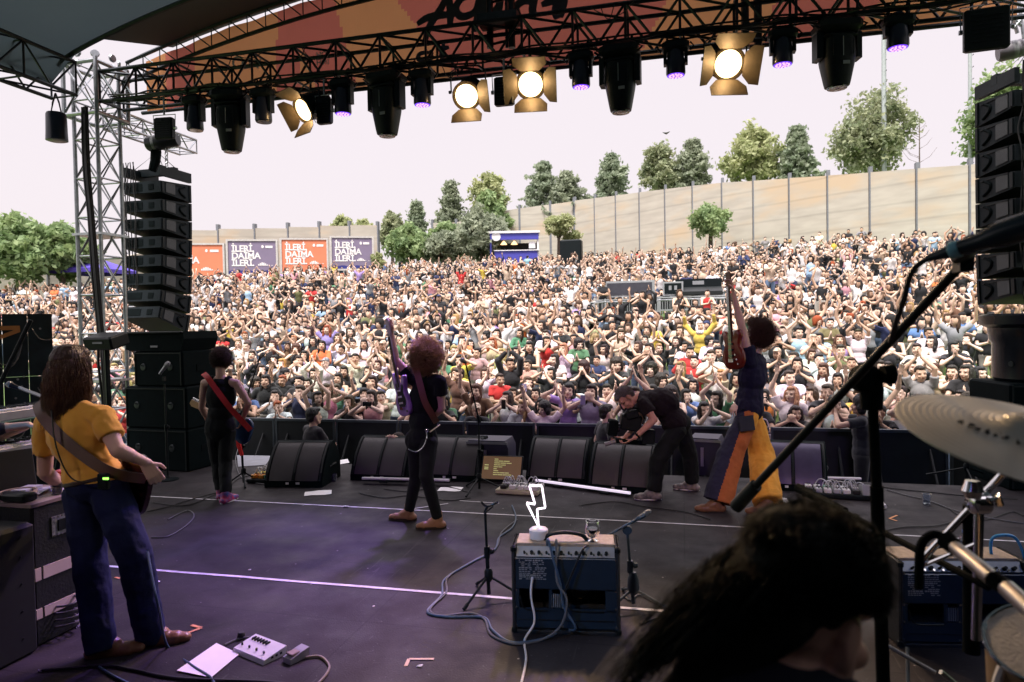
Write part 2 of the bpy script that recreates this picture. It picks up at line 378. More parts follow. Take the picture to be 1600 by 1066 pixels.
def tower(x, y, lab, g_):
    t = box_truss('truss_tower', lab, (x-.2, y-.2, -.88), (x-.2, y-.2, 5.75), (.40, 0, 0), (0, .40, 0), .55, r=.027, br=.014, mtl=SILV, cat='truss tower', cross=True)
    m = MB()
    for z in (4.98, 5.7):
        for (a, b, c_, d_) in ((-.33, -.33, .33, -.33), (-.33, .33, .33, .33), (-.33, -.33, -.33, .33), (.33, -.33, .33, .33)):
            m.cyl((x+a*.85, y+b*.85, z), (x+c_*.85, y+d_*.85, z), .03, n=8)
    for a in (-.33, .33):
        for b in (-.33, .33): m.cyl((x+a*.85, y+b*.85, 4.95), (x+a*.85, y+b*.85, 5.75), .03, n=8)
    for a, b in ((-.28, -.28), (-.28, .28)):
        m.cyl((x+a, y+b, 5.0), (x+a+.56, y+b, 5.7), .016, n=5); m.cyl((x+a+.56, y+b, 5.0), (x+a, y+b, 5.7), .016, n=5)
    m.build('sleeve_block', SILV, t, world=True, smooth=True)
    for z in (3.3, 1.2): m = MB(); m.box((x, y, z), (.50, .50, .035)); m.build('platform', SILV, t, world=True)
    for k_ in range(8):
        a = k_*.785; m = MB(); m.lathe([(.05, -.02), (.06, 0), (.05, .02)], (x+.3*math.cos(a), y+.3*math.sin(a), 5.82), axis=(math.cos(a), math.sin(a), 0), n=10); m.build('pulley', SILV, t, world=True, smooth=True)
    return t
tower(XL+.02, 8.22, 'silver lattice truss tower holding up the left roof corner', 't')
tower(XR+.05, 8.22, 'silver lattice truss tower holding up the right roof corner', 't')
# outrigger for the left line array
o1 = box_truss('outrigger_truss', 'short pale ladder truss reaching out above the left speaker array', (XL-.15, 8.5, 4.93), (XL-.15, 10.1, 4.93), (.34, 0, 0), (0, 0, .22), .42, r=.02, br=.011, mtl=SILV)
if False: o2 = box_truss('outrigger_truss', 'short pale ladder truss reaching out at the upper right corner', (XR-.15, 8.5, 4.93), (XR-.15, 10.4, 4.93), (.34, 0, 0), (0, 0, .22), .42, r=.02, br=.011, mtl=SILV)
# black cable run hanging down the left tower
m = MB()
for j in range(9):
    o_ = V((random.uniform(-.035, .035), random.uniform(-.03, .03), 0))
    pts = [D(133, 168, 9.1)+o_, D(136, 260, 9.05)+o_*1.2, D(143, 340, 9.0)+o_, D(150, 430, 8.9)+o_*1.3, D(158, 520, 8.85)+o_, D(163, 570, 8.8)+o_*2, D(166, 640, 8.8)+o_, D(168, 735, 8.85)+o_]
    m.tube(spline(pts, 5), .017, 6)
tag(m.build('cable_run', CABLE, smooth=True), 'thick black bundle of cables hanging down the left truss tower', 'cables')

# banner across the roof front
bo, bp_ = (.50, .22, .09), (.42, .11, .08)
BOr = mat('banner_orange', bo, .8, var=.07, scale=2, bump=.2, bscale=3)
BRed = mat('banner_coral', bp_, .8, var=.07, scale=2, bump=.2, bscale=3)
BSl = mat('banner_slate', (.09, .08, .11), .8, var=.1)
BWh = mat('banner_white', (.7, .6, .58), .8, var=.1)
BZ = 5.30
def backlit(m_, f_, c_):           # thin fabric lets daylight through
    n, l = m_.node_tree.nodes, m_.node_tree.links; b = n['Principled BSDF']; tr = n.new('ShaderNodeBsdfTranslucent'); ms = n.new('ShaderNodeMixShader'); ms.inputs[0].default_value = f_; tr.inputs[0].default_value = tuple(c_)+(1,)
    o_ = [q for q in n if q.type == 'OUTPUT_MATERIAL'][0]; l.new(b.outputs[0], ms.inputs[1]); l.new(tr.outputs[0], ms.inputs[2]); l.new(ms.outputs[0], o_.inputs[0])
backlit(BOr, .5, (.50, .24, .11)); backlit(BRed, .5, (.42, .13, .10)); backlit(ROOF, .10, (.10, .14, .16))
ban = thing('roof_banner', 'orange and coral fabric banner with dark brush lettering along the roof front', 'banner', (XM, 8.98, BZ))
def bz(x): return max(BZ+.02, archz(x)-.06)
m = MB(); xs_ = [XL+.22+(XR-XL-.4)*i/260 for i in range(261)]
def redzone(x):      # coral rays, edges lean with height
    return lambda z: any(a+(z-BZ)*s_ < x < b+(z-BZ)*t_ for a, b, s_, t_ in RAYS)
RAYS = [(-5.75, -5.35, .05, .05), (-5.05, -4.45, -.35, -.25), (-2.95, -.5, -.75, .55), (1.0, 2.0, .3, .9), (-7.6, -7.2, 0, .1)]
NZ = 40
for i in range(260):
    for j in range(NZ):
        q = [V((x, 8.98+.015*math.sin(x*5)+.01*math.sin(x*11), lerp(BZ, bz(x), t))) for x, t in ((xs_[i], j/NZ), (xs_[i+1], j/NZ), (xs_[i+1], (j+1)/NZ), (xs_[i], (j+1)/NZ))]
        c_ = sum(q, V())/4
        m.cur = 1 if any(a+(c_.z-BZ)*s_ < c_.x < b+(c_.z-BZ)*t_ for a, b, s_, t_ in RAYS) else 0
        m.add(q, [(0, 1, 2, 3)])
m.build('fabric', [BOr, BRed], ban, world=True)
m = MB(); m.cyl((XL+.1, 9.0, BZ-.01), (XR+.9, 9.0, BZ-.01), .03, n=8); m.build('hem_pipe', DKMET, ban, world=True)
def brush(strokes, mtl, name, wd=.055):
    m = MB(); m2 = MB()
    for si_, st in enumerate(strokes):
        pts = spline([YP(x, y, 8.945) for x, y in st], 6)
        n3 = len(pts); L = []
        for i, p_ in enumerate(pts):
            a = (pts[min(i+1, n3-1)]-pts[max(i-1, 0)]); a.y = 0
            a = a.normalized() if a.length > 1e-6 else V((1, 0, 0)); s_ = V((-a.z, 0, a.x)); k_ = wd*(.55+.45*math.sin(math.pi*(i+.5)/n3))
            L += [p_-s_*k_, p_+s_*k_]
        for p_ in L: p_.y = 8.94+.0004*((si_ % 5))
        m.add(L, [(2*i, 2*i+1, 2*i+3, 2*i+2) for i in range(n3-1)])
    return m.build(name, mtl, ban, world=True)
brush([[(662, 72), (672, 40), (690, 12), (700, -12)], [(700, -12), (704, 18), (703, 42)], [(652, 38), (668, 28), (690, 24), (716, 22)],
       [(745, -8), (722, -2), (712, 14), (722, 26), (742, 18), (748, -6)], [(752, -8), (748, 18), (741, 50)], [(762, -10), (757, 14), (768, 22), (780, 6)], [(782, -6), (779, 22)],
       [(812, 26), (806, 12), (818, 2), (832, 4)], [(838, -8), (832, 14), (836, 26)], [(874, -6), (868, 16), (871, 30)], [(884, -8), (880, 8), (876, 28)], [(846, 8), (862, 2), (872, 4)]], BSl, 'lettering')
brush([[(672, 82), (657, 84), (654, 92), (664, 95), (672, 86)], [(674, 78), (673, 96)], [(694, 66), (690, 86), (696, 98)], [(682, 78), (702, 74)]], BSl, 'lettering', .035)
for bx_, s_, tx in ((376, .26, 'O'), (393, .2, 'LN'), (411, .2, 'V')):
    p_ = YP(bx_-14, 108, 8.94); text_mesh('lettering', tx, s_, basis(p_-ban.location, (1, 0, 0), (0, 0, 1), (0, -1, 0)), BWh, ban, bold=.004)
p_ = YP(494, 90, 8.94); text_mesh('lettering', 'HORI\nHIRI', .11, basis(p_-ban.location+V((0, 0, .0)), (1, 0, 0), (0, 0, 1), (0, -1, 0)), BWh, ban, bold=.002)
# steel uprights hanging behind the truss in the middle
rg = thing('ridge_support', 'dark steel uprights hanging between roof ridge and lighting truss', 'support', tuple(YP(780, 32, 8.3)))
for px_ in (766, 792, 800, 1165, 1185):
    a = YP(px_, 75, 8.45); b = YP(px_-2, -60, 8.45); m = MB(); m.cyl(a, b, .045 if px_ != 792 else .02, n=8); m.build('upright', DKMET, rg, world=True, smooth=True)
m = MB()
for k_ in range(6):
    a = YP(766, 70-k_*22, 8.45); b = YP(800, 62-k_*22, 8.45); m.cyl(a, b, .018, n=5)
m.build('rungs', DKMET, rg, world=True, smooth=True)
m = MB(); m.box(YP(780, 32, 8.3), (.5, .25, .12)); m.build('motor_box', DKMET, rg, world=True)
# ------------------------------------------------------------------ wall, billboards, kiosk, trees
CONC = mat('board_marked_concrete', (.44, .40, .35), .9, bump=.2, bscale=9, c2=(.52, .48, .42), scale=.5, stretch=(1, 1, 5))
cn, cl = CONC.node_tree.nodes, CONC.node_tree.links
cb_ = cn['Principled BSDF']; src = cb_.inputs['Base Color'].links[0].from_socket
tcn = cn.new('ShaderNodeTexCoord'); mp = cn.new('ShaderNodeMapping'); mp.inputs['Scale'].default_value = (.35, .35, 1.1); cl.new(tcn.outputs['Object'], mp.inputs[0])
nz = cn.new('ShaderNodeTexNoise'); nz.inputs['Scale'].default_value = .55; nz.inputs['Detail'].default_value = 7; cl.new(mp.outputs[0], nz.inputs[0])
mr = cn.new('ShaderNodeMapRange'); mr.inputs[1].default_value = .52; mr.inputs[2].default_value = .68; cl.new(nz.outputs[0], mr.inputs[0])
mx = cn.new('ShaderNodeMix'); mx.data_type = 'RGBA'; cl.new(mr.outputs[0], mx.inputs[0]); cl.new(src, mx.inputs[6]); mx.inputs[7].default_value = (.55, .43, .31, 1)
wv = cn.new('ShaderNodeTexWave'); wv.bands_direction = 'Z'; wv.inputs['Scale'].default_value = .28; wv.inputs['Distortion'].default_value = .6; cl.new(tcn.outputs['Object'], wv.inputs[0])
mr2 = cn.new('ShaderNodeMapRange'); mr2.inputs[1].default_value = 0; mr2.inputs[2].default_value = .06; mr2.inputs[3].default_value = .86; mr2.inputs[4].default_value = 1; cl.new(wv.outputs[0], mr2.inputs[0])
mx2 = cn.new('ShaderNodeMix'); mx2.data_type = 'RGBA'; mx2.blend_type = 'MULTIPLY'; mx2.inputs[0].default_value = 1; cl.new(mx.outputs[2], mx2.inputs[6]); cl.new(mr2.outputs[0], mx2.inputs[7]); cl.new(mx2.outputs[2], cb_.inputs['Base Color'])
POST = mat('wall_post_steel', (.2, .21, .24), .6, .3)
def wall(pts, tops, label, name='concrete_wall', step=False, below=2.5):
    t = thing(name, label, 'wall', (pts[0][0], pts[0][1], hz(pts[0][1])))
    for i in range(len(pts)-1):
        a, b = V(pts[i]), V(pts[i+1]); a3 = V((a.x, a.y, 0)); b3 = V((b.x, b.y, 0)); d = (b3-a3).normalized(); s_ = V((-d.y, d.x, 0))*.15
        za, zb = tops[i], tops[i+1]
        if step: zb = za
        ga, gb = hz(a.y)-below, hz(b.y)-below; m = MB(); e = d*.06
        q = [a3+e-s_, b3-e-s_, b3-e+s_, a3+e+s_]; zz = [(ga, za), (gb, zb), (gb, zb), (ga, za)]
        m.ring([[V((p.x, p.y, z[0])) for p, z in zip(q, zz)], [V((p.x, p.y, z[1])) for p, z in zip(q, zz)]])
        m.build('panel', CONC, t, world=True)
    for i, a in enumerate(pts):
        m = MB(); m.box((a[0], a[1], (tops[i]+.35+hz(a[1])-below)/2), (.2, .34, tops[i]+.35-hz(a[1])+below)); m.build('post', POST, t, world=True)
    return t
# right wall: posts read from the picture, depth falls linearly in panel number
px_posts = [899, 930, 963, 1000, 1040, 1083, 1129, 1178, 1234, 1294, 1360, 1433, 1516, 1612]
top_y = [314, 310, 306, 301, 296, 291, 286, 283, 279, 275, 270, 264, 258, 250]
pp, tt = [], []
for i, (x_, y_) in enumerate(zip(px_posts, top_y)):
    p_ = D(x_, y_, 62*(1-.0325*i)); pp.append((p_.x, p_.y)); tt.append(p_.z)
wall(pp, tt, 'tall board marked concrete retaining wall climbing along the right side')
pm = [D(x_, y_, d_) for x_, y_, d_ in ((676, 349, 66), (713, 348, 65.5), (760, 335, 65), (812, 326, 64), (860, 320, 63), (897, 315, 62.3))]
wall([(p_.x, p_.y) for p_ in pm], [p_.z for p_ in pm], 'far concrete wall between the dark bushes and the blue kiosk')
pl = [D(x_, y_, d_) for x_, y_, d_ in ((225, 366, 53), (290, 360, 53), (341, 358, 53.5), (398, 357, 54), (450, 355, 54.5), (499, 353, 55), (546, 352, 55.5), (590, 353, 56))]
wall([(p_.x, p_.y) for p_ in pl], [p_.z for p_ in pl], 'stepped concrete wall standing behind the campaign billboards', step=True)
pq = [D(x_, y_, d_) for x_, y_, d_ in ((-120, 425, 44), (-20, 420, 45), (75, 415, 46), (150, 408, 48), (224, 395, 52))]
wall([(p_.x, p_.y) for p_ in pq], [p_.z for p_ in pq], 'low pale concrete wall behind the leafy trees at far left')

BB_O = mat('billboard_orange', (.78, .24, .13), .5, var=.08, scale=1); BB_N = mat('billboard_violet', (.23, .19, .29), .45, var=.08, scale=1)
BB_B = mat('billboard_blue', (.035, .04, .22), .5); BBF = mat('billboard_frame', (.6, .58, .56), .5, .3); BBW = mat('billboard_white', (.85, .83, .83), .6)
def billboard(x0, x1, yt, yb, d0, d1, mtl, lab):
    a, b = D(x0, yb, d0), D(x1, yb, d1); a.z = b.z = min(a.z, b.z); top = D((x0+x1)/2, yt, (d0+d1)/2).z; X = (b-a); W = X.length; X.normalize(); H = top-a.z; N_ = X.cross(V((0, 0, 1)))
    t = thing('billboard', lab, 'billboard', tuple(a), 0, 'campaign billboards in front of the stepped wall')
    def L(u, v_, n_=0): return X*u + V((0, 0, v_)) + N_*n_
    m = MB(); m.ring([[L(0, 0), L(W, 0), L(W, H), L(0, H)], [L(0, 0, -.25), L(W, 0, -.25), L(W, H, -.25), L(0, H, -.25)]]); m.build('board', mtl, t)
    m = MB(); f_ = .13
    for u0, v0, u1, v1 in ((-f_, -f_, W+f_, 0), (-f_, H, W+f_, H+f_), (-f_, 0, 0, H), (W, 0, W+f_, H)):
        m.ring([[L(u0, v0, .06), L(u1, v0, .06), L(u1, v1, .06), L(u0, v1, .06)], [L(u0, v0, -.3), L(u1, v0, -.3), L(u1, v1, -.3), L(u0, v1, -.3)]])
    m.build('frame', BBF, t)
    m = MB()
    for u in (.4, W-.4): p_ = L(u, -.1, -.1); m.cyl(p_, p_-V((0, 0, 2.5)), .09, n=8)
    m.build('leg', BBF, t)
    if mtl is BB_N:
        m = MB(); c = [(0, 0), (W*.9, 0)] + [(W*.9*(1-i/12), H*(.07+.05*abs(math.sin(i*1.3)))) for i in range(13)]
        m.add([L(u, v_, .01) for u, v_ in c], [tuple(range(len(c)))]); m.build('blue_skyline', BB_B, t)
    text_mesh('lettering', 'İLERİ,\nDAİMA\nİLERİ.', H*.27, basis(L(W*.07, H*.68, .02), X, (0, 0, 1), N_), BBW, t, bold=.018, line=.8, spacing=.92)
    m = MB(); c = L(W*.72, H*.83, .02); m.add([c + X*.09*math.cos(k_*.63)+V((0, 0, .12*math.sin(k_*.63))) for k_ in range(10)], [tuple(range(10))]); m.build('emblem', BBW, t); m = MB()
    m.add([L(W*.78, H*.79, .02), L(W*.93, H*.79, .02), L(W*.93, H*.86, .02), L(W*.78, H*.86, .02)], [(0, 1, 2, 3)])
    m.build('small_print', BBW, t); m = MB()
    for q in range(9):
        u = W*(.62+.035*q); h = H*(.05+.05*math.sin(q*.7)); v_ = H*.25
        m.add([L(u, v_, .02), L(u+W*.028, v_, .02), L(u+W*.028, v_+h, .02), L(u, v_+h, .02)], [(0, 1, 2, 3)])
    m.build('cloud_print', BBW, t)
billboard(258, 349, 383, 436, 49, 49.5, BB_O, 'orange billboard nearest the left speaker array')
billboard(357, 432, 377, 428, 49.5, 50, BB_N, 'dull violet billboard with a blue foot between two orange ones')
billboard(441, 511, 375, 425, 50, 50.5, BB_O, 'orange billboard with white lettering in the middle of the row')
billboard(519, 582, 372, 420, 50.5, 51, BB_N, 'violet billboard at the end of the row beside the bushes')

# kiosk
KB = mat('kiosk_blue', (.07, .07, .42), .5, var=.06); KW = mat('kiosk_white', (.85, .84, .88), .5); KD = mat('kiosk_inside', (.02, .025, .03), .8)
a = D(766, 404, 55); b = D(842, 403, 55); s0 = (D(766, 362, 55)-a).length; X = (b-a); X.z = 0; W = X.length; X.normalize(); N_ = X.cross(V((0, 0, 1)))
kk = thing('kiosk', 'blue snack kiosk with a white roof edge at the top of the slope', 'kiosk', tuple(a))
def kbox(name, u0, u1, v0, v1, n0, n1, mtl):
    m = MB(); P_ = lambda u, v_, n_: X*u+V((0, 0, v_))+N_*n_
    m.ring([[P_(u0, v0, n0), P_(u1, v0, n0), P_(u1, v1, n0), P_(u0, v1, n0)], [P_(u0, v0, n1), P_(u1, v0, n1), P_(u1, v1, n1), P_(u0, v1, n1)]]); return m.build(name, mtl, kk)
H = s0
kbox('counter', .35, W, -1.6, H*.27, 0, -.3, KB); kbox('counter_top', .3, W+.05, H*.27, H*.30, .1, -.4, KW)
kbox('fascia', 0, W, H*.68, H*.92, .1, -.1, KB); kbox('roof', -.1, W+.1, H*.92, H*1.0, .2, -2.6, KW)
kbox('side_wall', 0, .12, 0, H*.68, 0, -2.5, KB); kbox('side_wall', W-.12, W, 0, H*.68, 0, -2.5, KW); kbox('back_panel', .12, W-.12, 0, H*.68, -2.4, -2.5, KD)
kbox('price_board', W*.8, W*.93, H*.36, H*.6, -.05, -.1, KW)
m = MB(); c = X*(W*.13)+V((0, 0, H*.80))+N_*.11; m.add([c+X*.36*math.cos(k_*.449)+V((0, 0, .36*math.sin(k_*.449))) for k_ in range(14)], [tuple(range(14))]); m.build('round_emblem', KW, kk)
KL = mat('kiosk_lamp', (1, .6, .3), emit=(1, .55, .25), es=1.6)
for u in (.28, .5): 
    m = MB(); m.lathe([(.28, 0), (.1, .22), (.03, .3)], X*(W*u)+V((0, 0, H*.55))-N_*.8, n=12); m.build('lamp_shade', KL, kk)
# purple gazebo tent at the left
TP = mat('tent_violet', (.09, .06, .42), .7, var=.08)
c = D(147, 470, 44); tent = thing('gazebo_tent', 'purple pointed gazebo tent behind the silver tower', 'tent', tuple(c))
m = MB(); hw = 1.75; ze = 1.95; ap = 2.85
m.add([(-hw, -hw, ze), (hw, -hw, ze), (hw, hw, ze), (-hw, hw, ze), (0, 0, ap)], [(0, 1, 4), (1, 2, 4), (2, 3, 4), (3, 0, 4)])
m.add([(-hw, -hw, ze), (hw, -hw, ze), (hw, hw, ze), (-hw, hw, ze), (-hw, -hw, ze-.25), (hw, -hw, ze-.25), (hw, hw, ze-.25), (-hw, hw, ze-.25)], [(0, 1, 5, 4), (1, 2, 6, 5), (2, 3, 7, 6), (3, 0, 4, 7)])
m.build('canopy', TP, tent)
for sx in (-1, 1):
    for sy in (-1, 1): m = MB(); m.cyl((sx*(hw-.05), sy*(hw-.05), -1), (sx*(hw-.05), sy*(hw-.05), ze), .04, n=6); m.build('leg', BBF, tent)
# loudspeaker tower in the crowd edge, light masts
c = D(893, 403, 54); m = MB(); m.bbox((0, 0, .1), (1.7, 1.0, 2.6), .1); o = m.build('delay_speaker', BLK); o.location = c; tag(o, 'black speaker stack under the small yellow green tree', 'speaker')
MG = mat('mast_galvanised', (.42, .46, .47), .6, .3)
for x_, d_, lab, yb in ((1380, 58, 'pale tall light mast rising behind the largest round tree', 285), (1514, 52, 'pale light mast rising left of the right speaker array', 262)):
    b0 = D(x_+2, yb, d_); t0 = D(x_-3, -40, d_); wv_ = .55 if x_ < 1400 else .45; b0.z -= 6
    t0.x, t0.y = b0.x, b0.y
    root = thing('light_mast', lab, 'mast', tuple(b0)); m = MB(); m.cyl(b0, t0, .21 if x_ < 1400 else .15, .17 if x_ < 1400 else .12, n=10); m.build('pole', MG, root, world=True, smooth=True); m = MB(); L_ = (t0-b0).length
    for q in range(int(L_/.9)): m.cyl(b0+V((.1, -.2, q*.9)), b0+V((.1, -.42, q*.9)), .03, n=5)
    m.build('step_irons', DKMET, root, world=True)

# ---------------- trees
BARK = mat('bark', (.13, .10, .08), .9, var=.3, scale=6, bump=.5, bscale=15)
def hazy_leafmat(name, c, c2): 
    m = mat(name, c, .65, c2=c2, scale=1.1); b = m.node_tree.nodes['Principled BSDF']; tr = m.node_tree.nodes.new('ShaderNodeBsdfTranslucent'); ms = m.node_tree.nodes.new('ShaderNodeMixShader'); ms.inputs[0].default_value = .4; l_ = m.node_tree.links; l_.new(b.inputs['Base Color'].links[0].from_socket, tr.inputs[0]); l_.new(b.outputs[0], ms.inputs[1]); l_.new(tr.outputs[0], ms.inputs[2]); l_.new(ms.outputs[0], [q for q in m.node_tree.nodes if q.type == 'OUTPUT_MATERIAL'][0].inputs[0])
    return m
L_MAPLE = hazy_leafmat('leaf_olive', (.25, .30, .18), (.42, .44, .27)); L_GRN = hazy_leafmat('leaf_green', (.20, .30, .14), (.34, .43, .20))  # all leaf colours lightened to carry the veil of haze over distant trees
L_CON = hazy_leafmat('leaf_bluegreen', (.23, .29, .20), (.37, .42, .30)); L_YEL = hazy_leafmat('leaf_yellowgreen', (.33, .38, .18), (.50, .52, .29))
L_DARK = hazy_leafmat('leaf_dark', (.24, .28, .20), (.37, .41, .29))
def leaves(centers, n, size, spread, seed):
    r_ = np.random.default_rng(seed); c = np.array(centers)[r_.integers(0, len(centers), n)]
    c = c + r_.normal(0, 1, (n, 3))*np.array(spread)
    a = r_.normal(0, 1, (n, 3)); a /= np.linalg.norm(a, axis=1)[:, None]; b = np.cross(a, r_.normal(0, 1, (n, 3))); b /= np.linalg.norm(b, axis=1)[:, None]
    s_ = size*r_.uniform(.6, 1.35, (n, 1)); a = a*s_; b = b*s_*.55
    vs = np.stack([c-a, c+b, c+a, c-b], 1).reshape(-1, 3); me = bpy.data.meshes.new('crown')
    me.vertices.add(4*n); me.vertices.foreach_set('co', vs.ravel()); me.loops.add(4*n); me.loops.foreach_set('vertex_index', np.arange(4*n))
    me.polygons.add(n); me.polygons.foreach_set('loop_start', np.arange(0, 4*n, 4)); me.update(calc_edges=True); me.validate(); return me
def tree(kind, base, h, wd, lm, label, seed, tr=.14, name='tree', nleaf=9000, lsz=1):
    r_ = random.Random(seed); t = thing(name, label, 'tree', tuple(base), 0, 'trees around the arena'); m = MB(); cen = []
    if kind == 'conifer':
        m.tube([(0, 0, -1), (0, 0, h*.5), (.05, 0, h)], [tr, tr*.6, .02], 7)
        k_ = 0; z = h*.12
        while z < h*.985:
            rr = wd/2*1.12*(1-z/h)**.62*min(1, .55+z/h*2.2)*r_.uniform(.5, 1.25)+.05; n = 8
            for i in range(n):
                a = k_*.7+i*2*math.pi/n+r_.uniform(-.3, .3); q = r_.uniform(.7, 1.1)
                q *= r_.choice((1, 1, 1.25, .8)); e = V((math.cos(a)*rr*q, math.sin(a)*rr*q, z-.05*rr)); m.tube([(0, 0, z), e], [.025, .008], 4)
                for s_ in (.35, .6, .8, .92, 1.0, 1.06): cen.append(tuple(V((0, 0, z)).lerp(e, s_)+V((0, 0, -.05))))
            z += h*.045; k_ += 1
        me = leaves(cen, int(nleaf*1.25), .20*lsz, (.17, .17, .11), seed)
    else:
        hb = h*(.25 if kind == 'round' else .35); m.tube([(0, 0, -1), (.03, .02, hb*.6), (.02, 0, hb)], [tr*1.2, tr, tr*.85], 8)
        nl = 15 if kind == 'round' else 9
        for i in range(nl):
            a = i*2.4+r_.uniform(-.4, .4); el = r_.uniform(.1, 1.45)
            R_ = V((math.cos(a)*math.cos(el)*wd/2, math.sin(a)*math.cos(el)*wd/2, math.sin(el)*(h-hb)*.88))*r_.uniform(.72, 1.0)
            if kind == 'round': c0 = V((0, 0, hb+ (h-hb)*.12))
            else: c0 = V((0, 0, hb*.9))
            e = c0+R_; mid = c0+R_*.5+V((r_.uniform(-.2, .2), r_.uniform(-.2, .2), .25)); m.tube(spline([(0, 0, hb*.8), mid, e], 3), [tr*.5*(1-j/7)+.015 for j in range(7)], 5)
            for _ in range(9):
                f_ = r_.uniform(.45, 1.05); o_ = V((r_.gauss(0, wd*.09), r_.gauss(0, wd*.09), r_.gauss(0, wd*.07))); cen.append(tuple(c0+R_*f_+o_))
        if kind == 'round':
            for _ in range(60):
                a = r_.uniform(0, 6.28); q = r_.random()**.5*wd/2*.92; zf = r_.uniform(.02, .98); q *= math.sin(math.pi*min(.97, zf*.86+.12))**.7
                cen.append((math.cos(a)*q, math.sin(a)*q, hb*.75+(h-hb*.75)*zf))
        me = leaves(cen, nleaf, .17*lsz, (wd*.05, wd*.05, wd*.045), seed)
    m.build('trunk', BARK, t, smooth=True); link('crown', me, lm, t); return t
TR = [  # kind, px, top y, base y, width px, depth, leaf, label
 ('round', 1362, 143, 285, 142, 60, L_MAPLE, 'largest round olive green tree standing above the right wall'),
 ('round', 1176, 200, 296, 98, 62, L_YEL, 'broad yellow green tree above the wall right of the dark fir'),
 ('conifer', 1246, 198, 292, 66, 60, L_CON, 'thin wispy pale blue green conifer beside the largest round tree'),
 ('round', 1034, 224, 312, 76, 66, L_MAPLE, 'olive green tree touching the left side of the dark fir'),
 ('conifer', 1083, 220, 308, 88, 65, L_DARK, 'dark spreading fir between the olive and yellow green trees'),
 ('conifer', 956, 240, 335, 70, 64, L_CON, 'single dark fir standing alone above the start of the right wall'),
 ('conifer', 851, 254, 345, 74, 66, L_CON, 'tall fir in the left half of the pair above the kiosk'),
 ('conifer', 886, 270, 340, 74, 65, L_DARK, 'shorter greyish fir in the right half of the pair above the kiosk'),
 ('round', 766, 266, 350, 62, 70, L_YEL, 'tall tapering yellow tinged tree just left above the kiosk'),
 ('conifer', 706, 284, 360, 54, 70, L_DARK, 'dark pointed fir left of the tall yellow tinged tree'),
 ('round', 765, 300, 380, 62, 64, L_GRN, 'bright fresh green tree in front of the tall yellow tinged one'),
 ('conifer', 652, 316, 385, 42, 66, L_CON, 'small blue green fir at the left end of the dark bushes'),
 ('round', 613, 332, 400, 44, 62, L_MAPLE, 'pale olive tree between billboards and small fir'),
 ('round', 640, 352, 425, 84, 58, L_GRN, 'wide mid green bushy tree right of the violet end billboard'),
 ('round', 700, 348, 420, 64, 60, L_GRN, 'green bushy tree in front of the far wall gap'),
 ('round', 752, 338, 412, 104, 57, L_DARK, 'grey green spreading olive tree leaning over the kiosk'),
 ('round', 692, 366, 414, 72, 57, L_DARK, 'low grey green olive bush left of the leaning olive tree'),
 ('round', 535, 338, 365, 42, 72, L_YEL, 'pale yellow green treetop peeping over the wall left of its end'),
 ('round', 568, 343, 368, 34, 72, L_YEL, 'small pale treetop at the right end of the stepped wall'),
 ('round', 816, 346, 372, 62, 70, L_YEL, 'bright green shrub directly behind the kiosk roof'),
 ('umbrella', 873, 328, 392, 54, 56, L_YEL, 'small yellow green tree with bare stems in front of the wall'),
 ('umbrella', 1110, 318, 386, 80, 47, L_GRN, 'small green tree with thin stem in front of the right wall'),
 ('round', 30, 342, 462, 126, 42, L_GRN, 'big bright green tree at the far left edge'),
 ('round', 98, 352, 452, 104, 43, L_GRN, 'bright green tree left of the silver tower'),
 ('round', -45, 335, 462, 110, 42, L_YEL, 'yellow green tree mostly cut off by the left edge'),
 ('round', 1580, 120, 270, 160, 50, L_GRN, 'large green tree behind the right speaker array'),
 ('umbrella', 590, 392, 432, 22, 51, L_YEL, 'slim pale green sapling beside the end billboard'),
]
for i, (kd, x_, yt, yb, wpx, d_, lm, lab) in enumerate(TR):
    b0 = D(x_, yb, d_); t0 = D(x_, yt, d_); h = (t0-b0).length*(1.0 if kd == 'conifer' else .97); wd = wpx*d_/F
    if yb < 395 and kd != 'umbrella': b0.z -= 1.2; h += 1.2
    tree(kd, b0, h, wd*(.92 if kd == 'round' else 1.0), lm, lab, 40+i, nleaf=int(9000 if wpx > 90 else 6000 if wpx > 50 else 3500), lsz=(1.25 if kd == 'round' else 1.0)*(.75 if kd == 'umbrella' else 1), name={'conifer': 'fir_tree', 'round': 'broadleaf_tree', 'umbrella': 'small_tree'}[kd])
# bare sapling by the light mast
b0 = D(1437, 268, 52); t = thing('bare_tree', 'thin leafless sapling right of the largest round tree', 'tree', tuple(b0)); m = MB(); h = (D(1437, 185, 52)-b0).length
m.tube([(0, 0, -1), (0, 0, h*.5), (.02, 0, h)], [.06, .04, .012], 5)
for k_ in range(14):
    z = h*random.uniform(.15, .8); a = random.choice((0, math.pi))+random.uniform(-.5, .5); L = h*.28*(1.2-z/h); m.tube([(0, 0, z), (math.cos(a)*L*.6, math.sin(a)*L*.5, z+L*.35), (math.cos(a)*L, math.sin(a)*L*.6, z+L*.9)], [.022, .015, .006], 4)
m.build('trunk', BARK, t)
# small bird in the sky
p_ = D(1041, 208, 50); m = MB(); m.add([(0, 0, 0), (.30, .05, .12), (.12, .16, 0), (-.30, .05, .10), (-.12, .16, 0), (0, .3, -.03), (0, -.15, 0)], [(0, 1, 2), (0, 4, 3), (0, 2, 5, 4), (6, 1, 0), (6, 0, 3)])
o = m.build('bird', mat('bird_grey', (.08, .08, .09))); o.location = p_; tag(o, 'tiny bird gliding in the pale sky above the trees', 'bird')
